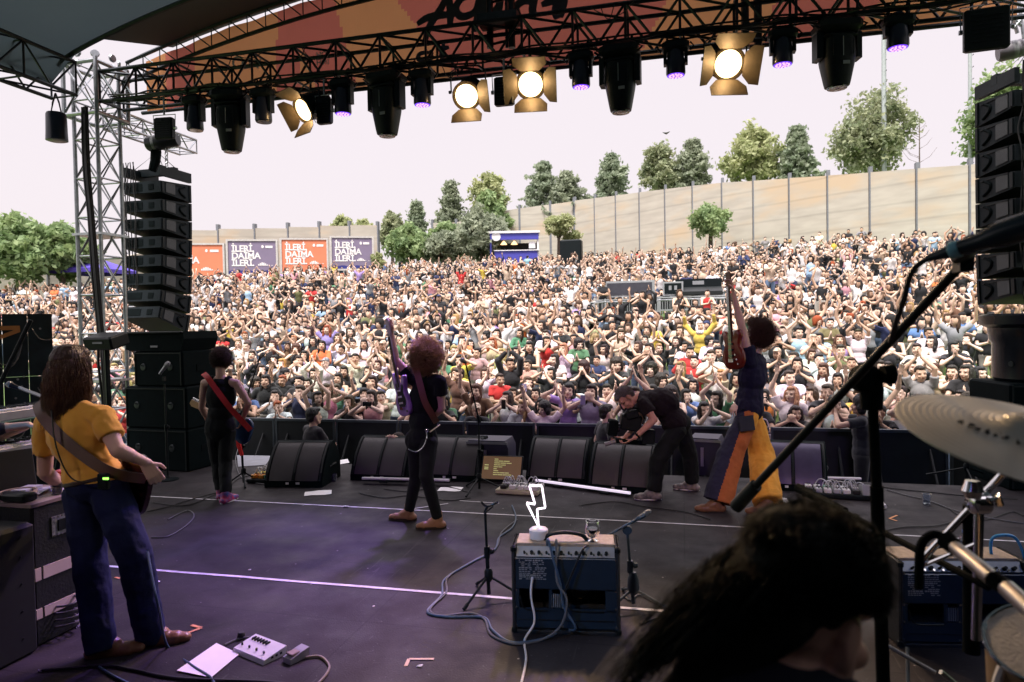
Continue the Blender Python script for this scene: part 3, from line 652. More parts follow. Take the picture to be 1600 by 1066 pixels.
# ------------------------------------------------------------------ fixtures on the front truss
LENSV = mat('violet_led_lens', (.1, .03, .4), .3, emit=(.10, .02, .62), es=.9)
LENSD = mat('violet_led_dot', (.6, .4, 1), .3, emit=(.45, .25, 1.0), es=1.6)
LENSW = mat('tungsten_lens', (1, .9, .7), .3, emit=(1, .70, .34), es=2.6)
GLASSD = mat('dark_glass', (.01, .012, .02), .08, spec=.8)
BARN = mat('barn_door_metal', (.07, .055, .035), .5, .2, var=.2, scale=12)
PLATE = mat('grey_print', (.25, .26, .28), .6)
NAVYB = mat('blue_black_shell', (.012, .016, .035), .3, var=.2)
def hook(m, x, z):
    m.tube([(x, -.03, z-.05), (x, -.045, z+.02), (x, 0, z+.05), (x, .045, z+.02), (x, .03, z-.02)], .012, 5); m.cyl((x, 0, z-.12), (x, 0, z-.04), .014, n=6)
def wash(px_, yb, lab, tilt=0.0, lit=True):
    p_ = YP(px_, yb, 8.0); root = thing('wash_light', lab, 'stage light', (p_.x, 8.0, TZ), 0, 'small violet moving wash lights on the front truss')
    h = TZ-p_.z; m = MB(); m.bbox((0, 0, -.14), (.30, .22, .12), .035); hook(m, -.09, 0); hook(m, .09, 0); m.tube([(-.16, 0, -.1), (-.2, 0, -.14), (-.16, 0, -.19)], .012, 5); m.tube([(.16, 0, -.1), (.2, 0, -.14), (.16, 0, -.19)], .012, 5); m.build('base', BLK, root, smooth=True)
    m = MB()
    for s_ in (-1, 1): m.ring([[V((s_*.115+a, b, z)) for a, b in ((-.018, -.05), (.018, -.05), (.018, .05), (-.018, .05))] for z in (-.18, -h+.12)])
    m.cyl((0, 0, -.2), (0, 0, -.26), .08, n=12); m.build('yoke', BLK, root, smooth=True)
    m = MB(); m.lathe([(.055, -h+.36), (.085, -h+.30), (.09, -h+.22), (.105, -h+.14), (.108, -h+.02), (.10, -h)], n=20); o = m.build('head', NAVYB, root, smooth=True)
    m = MB(); m.lathe([(.096, -h-.001), (.096, -h-.004)], n=20); ln = m.build('lens', LENSV if lit else GLASSD, o)
    if lit:
        m = MB()
        for k_ in range(12):
            a = k_*math.pi/6; m.lathe([(.013, -h-.006), (.013, -h-.010)], (.066*math.cos(a), .066*math.sin(a), 0), n=7)
        for k_ in range(5):
            a = k_*1.257; m.lathe([(.013, -h-.006), (.013, -h-.010)], (.03*math.cos(a), .03*math.sin(a), 0), n=7)
        m.build('led_dots', LENSD, o)
    return root
WP = [(305, 204, 'first small violet wash light from the left, next to the tower', 0), (412, 191, 'small violet wash light between the leftmost large moving head and the tilted fresnel', 0), (536, 178, 'small violet wash light right of the tilted fresnel', 1), (660, 164, 'small violet wash light right of the second large moving head', 1), (908, 136, 'small glowing violet wash light right of the brightest fresnel', 1), (1056, 118, 'small glowing violet wash light right of the third large moving head', 1), (1223, 101, 'small violet wash light between the right fresnel and the rightmost moving head', 1), (1403, 75, 'small glowing violet wash light nearest the right end of the truss', 1)]
for x_, y_, lb, on in WP: wash(x_, y_, lb, lit=bool(on))
def moving_head(px_, yb, lab, rz=0):
    p_ = YP(px_, yb, 8.0); h = TZ-p_.z; root = thing('moving_head', lab, 'stage light', (p_.x, 8.0, TZ), rz, 'large black moving heads on the front truss')
    m = MB(); m.bbox((0, 0, -.13), (.44, .36, .16), .05); m.bbox((0, 0, -.25), (.34, .3, .07), .03); hook(m, -.14, 0); hook(m, .14, 0)
    for s_ in (-1, 1): m.tube([(s_*.21, -.1, -.1), (s_*.27, -.1, -.13), (s_*.21, -.1, -.18)], .014, 5)
    m.build('base', BLK, root, smooth=True)
    m = MB()
    for s_ in (-1, 1):
        m.ring([[V((s_*(x_+.0)+0, y_, z)) for x_, y_ in ((.175, -.09), (.235, -.07), (.235, .07), (.175, .09))] for z in (-.2, -h*.45, -h*.62)])
    m.box((0, 0, -.225), (.46, .14, .05)); m.build('yoke', BLK, root, smooth=True)
    m = MB(); m.ring([[V((math.copysign(abs(math.cos(a))**.7, math.cos(a))*r*1.0, math.copysign(abs(math.sin(a))**.7, math.sin(a))*r*.95, z)) for a in [k_*math.pi/12 for k_ in range(24)]] for r, z in ((.10, -h*.28), (.165, -h*.34), (.172, -h*.62), (.165, -h*.68), (.150, -h*.78), (.128, -h*.93), (.118, -h*.985), (.10, -h))])
    o = m.build('head', BLK, root, smooth=True)
    m = MB(); m.lathe([(.105, -h+.012), (.10, -h-.012), (.07, -h-.016)], n=20); m.build('lens', GLASSD, o, smooth=True)
    m = MB(); m.box((.035, -.156, -h*.72), (.07, .006, .035)); m.box((.0, -.163, -h*.5), (.008, .006, .2)); m.build('badge', PLATE, o)
    for sx in (-.1, .1):
        m2 = MB(); m2.ring([[V((sx+a, -.158-.004*(z_ > -h*.5), z_)) for a in (-.004, .004)] + [V((sx+a, -.168, z_)) for a in (.004, -.004)] for z_ in (-h*.4, -h*.62)]); m2.build('rib', BLK, o)
    return root
for x_, y_, lb in ((362, 237, 'leftmost large black moving head pointing straight down'), (605, 212, 'large black moving head between two small violet lights left of centre'), (970, 175, 'large black moving head right of the brightest fresnel'), (1308, 137, 'large rightmost black moving head on the truss')): moving_head(x_, y_, lb, rz=random.uniform(-.25, .25))

def fresnel(px_, py_, yaw_, pitch_, lab, s_=1.0, power=160, door=(1, 1, 1, 1), lamp=True, leftang=.9):
    p_ = YP(px_, py_, 8.0); root = thing('fresnel_light', lab, 'stage light', tuple(p_), 0, 'warm lit fresnel lights on the front truss')
    d = V((math.sin(yaw_)*math.cos(pitch_), -math.cos(yaw_)*math.cos(pitch_), -math.sin(pitch_))); a, x, y = frame(d)
    if y.z < 0: x, y = -x, -y
    x = d.cross(V((0, 0, 1))).normalized(); y = x.cross(d)
    Rr = .125*s_
    m = MB(); m.lathe([(.07*s_, -.36*s_), (.11*s_, -.34*s_), (.135*s_, -.28*s_), (.14*s_, -.05), (.145*s_, -.01), (.148*s_, 0), (.128*s_, .0)], axis=d, n=22, cap=True)
    for k_ in range(5): m.lathe([(.143*s_, -.26*s_+k_*.04), (.152*s_, -.255*s_+k_*.04), (.143*s_, -.25*s_+k_*.04)], axis=d, n=22, cap=False)
    o = m.build('housing', BLK, root, smooth=True)
    m = MB(); m.lathe([(.12*s_, .003), (.09*s_, .015), (.05*s_, .022), (.01*s_, .025)], axis=d, n=22); m.build('lens', LENSW, o, smooth=True)
    m = MB(); m.lathe([(.128*s_, .0), (.15*s_, .004), (.152*s_, .02), (.135*s_, .022)], axis=d, n=24, cap=False); m.build('gel_frame', BARN, o, smooth=True)
    ang = R(62)
    for k_, (u, v_) in enumerate(((y, x), (-y, x), (x, y), (-x, y))):
        if not door[k_]: continue
        h = Rr*(1.45 if k_ < 2 else 1.25); b0, b1 = Rr*1.02, Rr*1.3
        an = R(50) if k_ == 0 else R(33) if k_ == 1 else R(leftang*60)
        out = d*math.cos(R(90)-an)*0 + (d*math.cos(an)+u*math.sin(an))*h; c = u*Rr*1.05 + d*.022
        nn = (u*math.cos(an)-d*math.sin(an))*.004
        q = [c-v_*b0*.75, c+v_*b0*.75, c+v_*b1+out*.45, c+v_*b1+out, c-v_*b1+out, c-v_*b1+out*.45]
        mm = MB(); mm.ring([[p-nn for p in q], [p+nn for p in q]]); mm.build('barn_door', BARN, o)
    m = MB(); top = TZ-p_.z
    for sgn in (-1, 1): m.tube([x*sgn*.15*s_ - d*.14, x*sgn*.19*s_ - d*.12+V((0, 0, .05)), x*sgn*.19*s_ + V((0, 0, max(.1, top-.16))) - d*.1, x*sgn*.10*s_+V((0, 0, max(.14, top-.10)))-d*.1], .010, 5)
    m.cyl(x*-.10*s_+V((0, 0, max(.14, top-.10)))-d*.1, x*.10*s_+V((0, 0, max(.14, top-.10)))-d*.1, .012, n=5); m.cyl(V((0, 0, max(.14, top-.10)))-d*.1, V((0, 0, top+.02)), .014, n=6)
    m.lathe([(.02, 0), (.02, .03)], x*.19*s_-d*.12+V((0, 0, .04)), axis=x, n=8); m.build('yoke', DKMET, root, smooth=True)
    if lamp:
        Lp = bpy.data.lights.new('lamp_glow', 'POINT'); Lp.energy = 3.2*s_; Lp.color = (1, .62, .28); Lp.shadow_soft_size = .05; go_ = bpy.data.objects.new('lamp_glow', Lp); col.objects.link(go_); go_.parent = root; go_.location = d*.085
        L = bpy.data.lights.new('fresnel_lamp', 'SPOT'); L.energy = power; L.color = (1, .66, .36); L.spot_size = R(75); L.spot_blend = .6; L.shadow_soft_size = .08
        lo = bpy.data.objects.new('fresnel_lamp', L); col.objects.link(lo); lo.parent = root; lo.location = d*.06; lo.rotation_euler = (-d).to_track_quat('Z', 'Y').to_euler()
    return root
fresnel(474, 172, R(-28), R(32), 'warm fresnel tilted sideways at the left with crossed barn doors', 1.15, 260)
fresnel(729, 150, R(4), R(28), 'bright fresnel with one wide open lower flap left of the flat panel', 1.15, 320, door=(0, 1, 0, 1))
fresnel(829, 132, R(8), R(28), 'brightest fresnel with glare and golden flaps at centre', 1.2, 360)
fresnel(1138, 100, R(14), R(30), 'warm fresnel with dark upper flap on the right half', 1.25, 320)
def panel_light(px_, py_, w_, h_, rz, lab, depthY=8.0, tilt=0):
    p_ = YP(px_, py_, depthY); root = thing('panel_light', lab, 'stage light', tuple(p_), rz, 'flat black panel lights under the front truss')
    m = MB(); m.bbox((0, 0, 0), (w_, .09, h_), .015); m.bbox((0, .06, 0), (w_*.8, .06, h_*.8), .015); o = m.build('body', BLK, root, smooth=True, sharp=25)
    m = MB()
    for q in range(7): m.box((0, -.05, -h_*.3+q*h_*.1), (w_*.7, .008, .006))
    m.box((-w_*.2, -.048, h_*.36), (w_*.3, .006, .02)); m.build('cooling_fins', DKMET, o)
    m = MB(); zt = max(h_/2+.06, TZ-p_.z-.05)
    m.tube([(-w_/2-.02, 0, 0), (-w_/2-.03, 0, h_/2+.04), (w_/2+.03, 0, h_/2+.04), (w_/2+.02, 0, 0)], .008, 5); m.cyl((0, 0, h_/2+.04), (0, 0, zt), .014, n=6)
    for s_ in (-1, 1): m.lathe([(.025, 0), (.025, .03)], (s_*(w_/2+.01), 0, 0), axis=(s_, 0, 0), n=8)
    m.build('yoke', SILV, root, smooth=True)
for a in ((257, 201, .27, .29, .1, 'small flat black panel light hanging above the left speaker array'), (507, 174, .2, .33, 0, 'flat black panel light half hidden behind the tilted fresnel'), (788, 143, .24, .34, 0, 'flat black panel light between the two brightest fresnels'), (1541, 46, .40, .42, -.1, 'large flat black panel light at the upper right corner')): panel_light(*a)
# can fixture left of tower
p_ = D(88, 196, 9.0); root = thing('can_light', 'dark blue can light hanging left of the silver tower', 'stage light', tuple(p_))
m = MB(); m.lathe([(.11, .16), (.12, .14), (.125, -.1), (.13, -.2), (.10, -.21)], n=16); m.build('body', NAVYB, root, smooth=True)
m = MB(); m.tube([(-.1, 0, .1), (-.05, 0, .3), (0, 0, .42)], .012, 5); m.tube([(.1, 0, .1), (.05, 0, .3), (0, 0, .42)], .012, 5); m.build('yoke', DKMET, root)
# chain hoists
HOI = mat('hoist_black', (.02, .022, .028), .35)
def hoist(p_, ax, L, lab, m_, s_=1, ring=True):
    root = thing('chain_hoist', lab, 'hoist', tuple(p_)); a = V(ax).normalized()
    m = MB(); m.lathe([(.0, -L/2), (.10*s_, -L/2), (.125*s_, -L/2+.03), (.125*s_, L*.1), (.11*s_, L*.14), (.11*s_, L/2-.03), (.09*s_, L/2), (0, L/2)], axis=a, n=18); m.build('motor', m_, root, smooth=True)
    m = MB(); m.lathe([(.127*s_, -L*.28), (.13*s_, -L*.27), (.13*s_, -L*.2), (.127*s_, -L*.19)], axis=a, n=18, cap=False); m.build('band', PLATE, root, smooth=True)
    if ring:
        m = MB()
        for k_ in range(5):
            c = V((.06, 0, -.12-.055*k_)); pts = [c+V(((.022*math.cos(t) if k_ % 2 else 0), (0 if k_ % 2 else .022*math.cos(t)), .04*math.sin(t))) for t in [q*math.pi/5 for q in range(11)]]
            m.tube(pts, .007, 5, cap=False)
        m.build('chain', SILV, root, smooth=True)
        m = MB(); m.tube([(-.05, 0, -.02), (-.12, 0, -.12), (-.14, 0, -.28), (-.2, 0, -.42)], [.06, .075, .07, .055], 8); m.build('chain_bag', BLKM, root, smooth=True)
    return root
hoist(D(254, 222, 10.2), (1, .2, .12), .48, 'black chain hoist with dangling chain above the left speaker array', HOI, .9)
hoist(D(1606, 72, 8.2), (1, -.1, .15), .62, 'grey chain hoist cut by the right edge above the speaker array', mat('hoist_grey', (.2, .19, .22), .45), .85, False)
m = MB()
for a, b in (((1592, 0), (1600, 60)), ((1560, 12), (1596, 40)), ((1575, 0), (1590, 52)), ((1583, 44), (1604, 20))): m.cyl(D(a[0], a[1], 8.1), D(b[0], b[1], 8.1), .02, n=6)
tag(m.build('rigging_steel', SILV, smooth=True), 'pale rigging steel in the upper right corner by the grey hoist', 'rigging')

# ------------------------------------------------------------------ line arrays and subs
ARR = mat('array_grey', (.008, .013, .017), .6, spec=.18, var=.12, scale=20, bump=.06, bscale=150); GRL = mat('speaker_grille', (.06, .065, .07), .6, .2, var=.1, bump=.3, bscale=700)
def line_array(loc, rz, lab, n=8, W=.70, Dp=.72, pitch=.305, curve=1.0):
    root = thing('line_array', lab, 'speaker array', loc, rz)
    m = MB(); m.box((0, 0, .16), (W*1.02, .1, .12)); m.box((-W*.47, 0, .11), (.06, Dp*1.0, .16)); m.box((W*.47, 0, .11), (.06, Dp*1.0, .16)); m.cyl((0, 0, .2), (0, 0, .55), .012, n=5)
    m.tube([(-W*.4, .2, .18), (0, 0, .5), (W*.4, -.2, .18)], .006, 4); m.tube([(-W*.4, -.2, .18), (0, 0, .5), (W*.4, .2, .18)], .006, 4); m.build('bumper_frame', BLK, root)
    z = 0; yo = 0; tl = 0
    for i in range(n):
        tl = curve*(R(1.2)*i if i < n-2 else R(1.2)*(n-3)+R(5)*(i-n+3)); M = Matrix.Rotation(-tl, 3, 'X'); o_ = V((0, yo, z))
        def T(x, y, zz): return o_ + M @ V((x, y, zz))
        hf, hb = pitch*.975, pitch*.60                                 # front tall, back low
        m = MB(); q = [(-Dp/2, -pitch/2-hb/2), (Dp/2, -pitch), (Dp/2, -pitch+hf), (-Dp/2, -pitch/2+hb/2)]
        m.ring([[T(-W/2, a, b) for a, b in q], [T(W/2, a, b) for a, b in q]]); c = m.build('cabinet', ARR, root)
        for sx in (-1, 1):
            m = MB(); xs_ = sx*(W/2+.002)
            m.box(T(sx*(W/2+.008), -Dp*.43, -pitch/2), (.016, .05, hb*.9), M); m.box(T(sx*(W/2+.008), Dp*.44, -pitch/2), (.016, .04, hf*.9), M); m.box(T(sx*(W/2+.006), -.0, -pitch/2+hb*.50), (.012, Dp*.7, .012), M)
            m.build('rigging_plate', BLK, c)
            m = MB(); q = [(-Dp*.34, -.075), (-Dp*.05, -.09), (-Dp*.05, .09), (-Dp*.34, .075)]
            m.ring([[T(xs_, a, b-pitch/2) for a, b in q], [T(xs_+sx*.008, a, b-pitch/2) for a, b in q]]); m.build('grille', GRL, c)
            m = MB(); m.tube(spline([T(xs_+sx*.004, Dp*.25, -pitch/2+.085), T(xs_+sx*.004, Dp*.10, -pitch/2+.03), T(xs_+sx*.004, Dp*.12, -pitch/2-.03), T(xs_+sx*.004, Dp*.28, -pitch/2-.09)], 5), .018, 6); m.build('handle', BLKM, c, smooth=True)
        m = MB(); m.box(T(W*.25, -Dp/2-.004, -pitch/2), (.1, .008, .09), M); m.box(T(-W*.2, -Dp/2-.003, -pitch/2), (W*.42, .006, hb*.6), M); m.build('connector_panel', BLKM, c)
        z -= pitch*math.cos(tl); yo -= pitch*math.sin(tl)*.55
    m = MB()
    for j in range(7):
        x = -W*.46+random.uniform(0, W*.35); pts = [(x+random.uniform(-.03, .03), -Dp/2-random.uniform(.03, .07), -k_*.25) for k_ in range(-1, 9)]; m.tube(spline(pts, 4), .008, 5)
    for i in range(n):
        m.tube(spline([(-W*.3, -Dp/2-.01, -i*pitch-.14), (-W*.42, -Dp/2-.10, -i*pitch-.08), (-W*.47, -Dp/2-.09, -i*pitch-.2), (-W*.4, -Dp/2-.04, -i*pitch-.3)], 5), .008, 5)
    m.build('cable', CABLE, root, smooth=True); return root
pa = YP(247, 285, 9.7)
line_array((pa.x-.0, 9.7, pa.z+.0), R(0), 'black eight box line array hanging in front of the left tower')
pr = D(1607, 146, 8.0)
line_array((pr.x, pr.y, pr.z), R(14), 'black line array cut by the right edge of the picture', W=.8, Dp=.66, pitch=.305, curve=.25)

SUBM = mat('sub_black', (.002, .006, .007), .75, spec=.08, var=.2, scale=15, bump=.1, bscale=200)
def cabinet(name, lab, c, d, rz=0, seams=(), knobs=True, group=None, cat='speaker', top=None):
    root = thing(name, lab, cat, c, rz, group); m = MB(); m.bbox((0, 0, d[2]/2), d, .02); o = m.build('cabinet', SUBM, root, smooth=True, sharp=25)
    m = MB(); 
    for s_ in (-1, 1): m.box((s_*(d[0]/2-.03), -d[1]/2-.004, d[2]/2), (.014, .01, d[2]*.94))
    m.box((0, -d[1]/2-.004, d[2]-.03), (d[0]*.94, .01, .014)); m.build('edge_trim', BLK, root)
    for x in (-.3, .25):
        m = MB(); m.lathe([(.05, 0), (.045, .006), (.02, .008)], (x*d[0], -d[1]/2-.001, d[2]*.55), axis=(0, -1, 0), n=14); m.tube([(x*d[0]-.02, -d[1]/2-.01, d[2]*.58), (x*d[0], -d[1]/2-.035, d[2]*.6), (x*d[0]+.02, -d[1]/2-.01, d[2]*.58)], .006, 5)
        m.build('connector', DKMET, root, smooth=True)
    for s_ in (-1, 1): m = MB(); m.box((s_*(d[0]/2+.003), 0, d[2]*.5), (.008, .16, .09)); m.build('handle', BLKM, root)
    return root
zs = .0; sx_, sy_ = -6.95, 8.15
cabinet('subwoofer', 'bottom subwoofer of the black stack beside the left guitarist', (sx_, sy_, 0), (1.06, .66, .57), R(-4))
cabinet('subwoofer', 'second subwoofer from the floor in the black stack at left', (sx_, sy_, .574), (1.06, .66, .57), R(-4))
cabinet('subwoofer', 'smaller upper subwoofer of the left black stack under the curved speaker', (sx_+.06, sy_, 1.148), (.84, .66, .48), R(-4))
root = thing('top_speaker', 'black curved fill speaker crowning the left stack', 'speaker', (sx_+.02, sy_, 1.632), R(-4))
m = MB(); pts = [(-.5, .02), (-.44, .0), (.44, .0), (.5, .16), (.48, .26), (-.47, .26), (-.52, .2)]
m.prism(pts, -.33, .3); m.build('cabinet', SUBM, root, smooth=True, sharp=30)
m = MB(); m.bbox((0, -.35, .25), (.98, .06, .03), .01); m.build('lip', BLK, root); m = MB(); m.box((0, -.34, .06), (.12, .01, .025)); m.build('badge', PLATE, root)
# right stack
pr2 = D(1618, 600, 7.75); rx, ry = pr2.x, pr2.y
cabinet('subwoofer', 'bottom speaker cabinet of the right stack behind the cymbal', (rx, ry, 0), (1.0, .8, .66), R(8))
cabinet('subwoofer', 'middle blue black speaker cabinet of the right stack above the cymbal', (rx, ry, .664), (1.0, .8, .50), R(8))
q_ = D(1596, 590, 7.9)
root = thing('top_speaker', 'glossy rounded speaker on top of the right stack below the line array', 'speaker', (rx+.02, ry, 1.17), R(8))
m = MB(); m.lathe([(.40, 0), (.43, .03), (.43, .42), (.46, .47), (.47, .60), (.55, .64), (.56, .74), (.5, .76)], n=24); m.build('cabinet', mat('gloss_black', (.012, .016, .02), .25), root, smooth=True, sharp=35)
m = MB()
for a in (3.6, 4.3, 5.0): m.lathe([(.03, 0), (.03, .012)], (.43*math.cos(a), .43*math.sin(a), .2), axis=(math.cos(a), math.sin(a), 0), n=10)
m.build('knob', DKMET, root)
# monitors on the stage edge
MGR = mat('monitor_grille', (.04, .036, .04), .38, .35, var=.15, scale=3, bump=.25, bscale=500)
def wedge(pb, wd, rz, lab, gm=MGR, h=.50, side=1):
    c = ZP(*pb); root = thing('floor_monitor', lab, 'monitor', (c.x, c.y, 0), rz, 'floor monitor wedges along the stage edge')
    prof = [(0, .0), (0, .06), (.04, .16), (.13, .30), (.25, .43), (.34, .49), (.42, .5), (.62, .28), (.62, 0)]; prof = [(a, b*h/.5) for a, b in prof]
    m = MB(); m.ring([[V((-wd/2, a, b)) for a, b in prof], [V((wd/2, a, b)) for a, b in prof]]); o = m.build('cabinet', SUBM, root, smooth=True, sharp=30)
    gp = [(.008, .07), (.045, .155), (.13, .295), (.25, .425), (.33, .478)]; gp = [(a, b*h/.5) for a, b in gp]
    for s_ in (-1, 1):
        m = MB(); x0, x1 = sorted((s_*.02, s_*(wd/2-.055))); n_ = 6; L = spline([V((0, a-.012, b+.008)) for a, b in gp], 3)
        q = [V((x, p.y, p.z)) for p in L for x in (x0, x1)] ; m.add(q, [(2*i, 2*i+1, 2*i+3, 2*i+2) for i in range(len(L)-1)]); m.build('grille', gm, root, smooth=True, sharp=60)
    m = MB()
    for x in (-wd/2+.03, 0, wd/2-.03): m.tube([V((x, a-.014, b+.012)) for a, b in gp], .014, 5)
    m.tube([V((-wd/2+.03, gp[-1][0], gp[-1][1]+.01)), V((wd/2-.03, gp[-1][0], gp[-1][1]+.01))], .013, 5); m.build('grille_frame', BLK, root, smooth=True)
    m = MB(); m.box((-.07, -.01, .05), (.035, .01, .022)); m.box((.06, -.01, .05), (.045, .01, .022)); m.build('label_plate', WHITEP, root)
    m = MB()
    for s_ in (-1, 1): m.tube([(s_*(wd/2+.004), .25, .2), (s_*(wd/2+.02), .3, .22), (s_*(wd/2+.02), .4, .22), (s_*(wd/2+.004), .45, .2)], .012, 5)
    m.build('handle', BLK, root); return root
wedge((458, 762), .72, R(8), 'floor monitor furthest left beside the water bottle')
wedge((590, 752), .74, R(0), 'floor monitor left of the singer with its foot behind a white light bar')
wedge((703, 752), .74, R(0), 'floor monitor just right of the singer beside the microphone stand')
wedge((868, 756), .74, R(-4), 'brownish lit floor monitor left of the man in the pit')
wedge((968, 770), .74, R(-7), 'brownish lit floor monitor under the bent camera operator')
wedge((1240, 768), .70, R(-6), 'violet lit floor monitor behind the diagonal microphone boom', gm=mat('monitor_grille_violet_lit', (.05, .04, .085), .4, .3, var=.15))  # same grille with the violet light painted into its colour
# rear-facing fill speakers
def fill(px_, py_, w_, h_, lab, rz=0):
    c = ZP(px_, py_); root = thing('fill_speaker', lab, 'speaker', (c.x, c.y, 0), rz, 'audience facing fill speakers on the stage lip'); m = MB()
    prof = [(-w_/2, 0), (-w_/2, h_*.8), (-w_/2+.04, h_), (w_/2-.04, h_), (w_/2, h_*.8), (w_/2, 0)]
    m.prism(prof, -.2, .2); m.build('cabinet', mat('fill_violet_black', (.03, .028, .06), .5), root, smooth=True, sharp=25); m = MB(); m.box((-.02, -.21, h_*.5), (.035, .02, h_*.5)); m.build('handle', mat('steel_handle', (.4, .36, .5), .4, .6), root)
    m = MB(); m.box((0, -.205, h_-.03), (w_*.96, .012, .03)); m.build('edge_trim', PLATE, root)
fill(768, 742, .55, .47, 'dark fill speaker with pale top edge behind the singer microphone stand'); fill(1104, 738, .42, .46, 'violet fill speaker between the two walking legs at right', R(-10))
c = ZP(782, 756); root = thing('lyric_screen', 'low tilted screen with faint yellow text lines between two monitors', 'screen', (c.x, c.y, 0), 0)
m = MB(); M = Matrix.Rotation(R(-28), 3, 'X'); m.bbox((0, .08, .17), (.52, .03, .31), .006, M); m.box((0, .18, .1), (.3, .04, .2)); m.build('housing', BLK, root)
m = MB(); m.box(V((0, .08, .17))+M@V((0, -.017, 0)), (.48, .004, .28), M); sc = m.build('display', mat('lyric_display', (.07, .045, .03), .25, emit=(.10, .055, .03), es=.55), root)
m = MB()
for r_ in range(9):
    x0 = -.10; n = random.randint(1, 3) if r_ < 7 else 4
    for q in range(n): L = random.uniform(.04, .08); m.box(V((0, .08, .17))+M@V((x0+L/2, -.0205, .105-r_*.024)), (L*.9, .003, .009), M); x0 += L
for z_ in (.03, .0, -.02): m.box(V((0, .08, .17))+M@V((-.19, -.0205, z_)), (.05, .003, .012), M)
m.build('text_lines', mat('yellow_text', (.5, .5, .2), .5, emit=(.6, .6, .25), es=.25), sc)

# led bars
LEDB = mat('white_led_strip', (.8, .75, .85), .4, emit=(.9, .8, 1), es=.4); LEDB2 = mat('dim_light_bar', (.6, .58, .62), .5)
def bar(a, b, lab, m_, z=.05):
    a, b = ZP(a[0], a[1], z), ZP(b[0], b[1], z); root = thing('light_bar', lab, 'light bar', tuple(a)); m = MB(); m.cyl(a+V((0, -.02, .0)), b+V((0, -.02, 0)), .016, n=8); m.build('diffuser', m_, root, world=True, smooth=True)
    d = (b-a).normalized(); m = MB(); mid = (a+b)/2; s_ = V((-d.y, d.x, 0)); M = Matrix((d, s_, V((0, 0, 1)))).transposed(); m.box(mid+V((0, .015, -.012)), ((b-a).length, .05, .045), M); 
    for t in (.25, .75): m.box(a.lerp(b, t)+V((0, 0, -.035)), (.1, .09, .02), M)
    m.build('housing', BLK, root, world=True)
bar((567, 747), (703, 750), 'white light bar on the floor behind the singer legs', LEDB2, .07); bar((838, 750), (985, 770), 'glowing white violet light bar slanting past two brownish monitors', LEDB, .05)
bar((1275, 746), (1345, 748), 'thin pinkish light bar behind the right pedalboard', LEDB2)

# pedalboards
PCOL = [mat('pedal_%s' % n, c, .4) for n, c in (('white', (.7, .7, .7)), ('black', (.02, .02, .02)), ('green', (.08, .3, .2)), ('yellow', (.8, .6, .04)), ('orange', (.8, .3, .03)), ('silver', (.45, .47, .5)), ('red', (.5, .05, .04)))]
def pedal(root, x, y, z, w_, d_, m_, rz=0, h=.045):
    M = Matrix.Rotation(rz, 3, 'Z'); m = MB(); m.bbox((x, y, z+h/2), (w_, d_, h), .006, M); o = m.build('pedal', m_, root, smooth=True, sharp=25)
    m = MB(); m.cyl((x, y-d_*.28, z+h), (x, y-d_*.28, z+h+.014), .009, n=8); m.build('footswitch', CHROME, o); m = MB()
    for q in (-1, 0, 1): p = V((x, y, z+h))+M@V((q*w_*.28, d_*.3, 0)); m.cyl(p, p+V((0, 0, .012)), .008, n=7)
    m.build('knob', BLK if m_ is not PCOL[1] else WHITEP, o)
def board(pb, w_, d_, rz, lab, n, m_, cols, wah=None, seed=1, rows=2):
    rr = random.Random(seed); c = ZP(*pb); root = thing('pedalboard', lab, 'pedalboard', (c.x, c.y, 0), rz, 'pedalboards on the stage floor'); m = MB(); m.bbox((0, 0, .03), (w_, d_, .05), .01); m.build('board', m_, root)
    for r_ in range(rows):
        x = -w_/2+.05
        while x < w_/2-(.05 if not (wah and r_ >= 0) else .16):
            pw = rr.uniform(.06, .085); pedal(root, x+pw/2, (r_-.5*(rows-1))*d_*.45, .056, pw, min(.11, d_*.38), PCOL[rr.choice(cols)], rr.uniform(-.05, .05)); x += pw+rr.uniform(.012, .03)
    if wah: m = MB(); m.prism([(-.12, .0), (.12, 0), (.12, .06), (-.12, .11)], -.05, .05, o=(w_/2-.08, 0, .056), X=(0, 1, 0), Yv=(0, 0, 1), N=(1, 0, 0)); m.build('wah_pedal', wah, root)
    m = MB()
    for q in range(int(n)):
        a = V((rr.uniform(-w_*.42, w_*.3), rr.uniform(-d_*.3, d_*.3), .11)); b = a+V((rr.uniform(.05, .14), rr.uniform(-.06, .06), 0)); m.tube(spline([a, a.lerp(b, .3)+V((0, .02, .06)), a.lerp(b, .7)+V((0, -.01, .06)), b], 4), .006, 5)
    m.build('patch_cable', m_ if m_ is WHITEP else PCOL[rr.choice((0, 5))], root, smooth=True); return root
board((430, 752), .62, .30, R(6), 'colourful crowded pedalboard left of the water bottle', 12, BLK, (0, 0, 2, 3, 4, 5, 1), BLK, 3)
board((812, 770), .50, .26, R(-4), 'beige pedalboard with white pedals in the centre', 10, mat('beige_board', (.45, .42, .3), .6), (0, 0, 1, 5), None, 5)
board((1308, 776), .72, .28, R(-4), 'long pedalboard with a grey wah pedal at the right', 12, BLK, (0, 5, 0, 1, 2), PCOL[5], 8)
m = MB(); a = ZP(1368, 772, .03); b = ZP(1383, 792, .03); m.cyl(a, b, .02, n=6); tag(m.build('white_bar', WHITEP), 'short white bar lying right of the long pedalboard', 'bar')

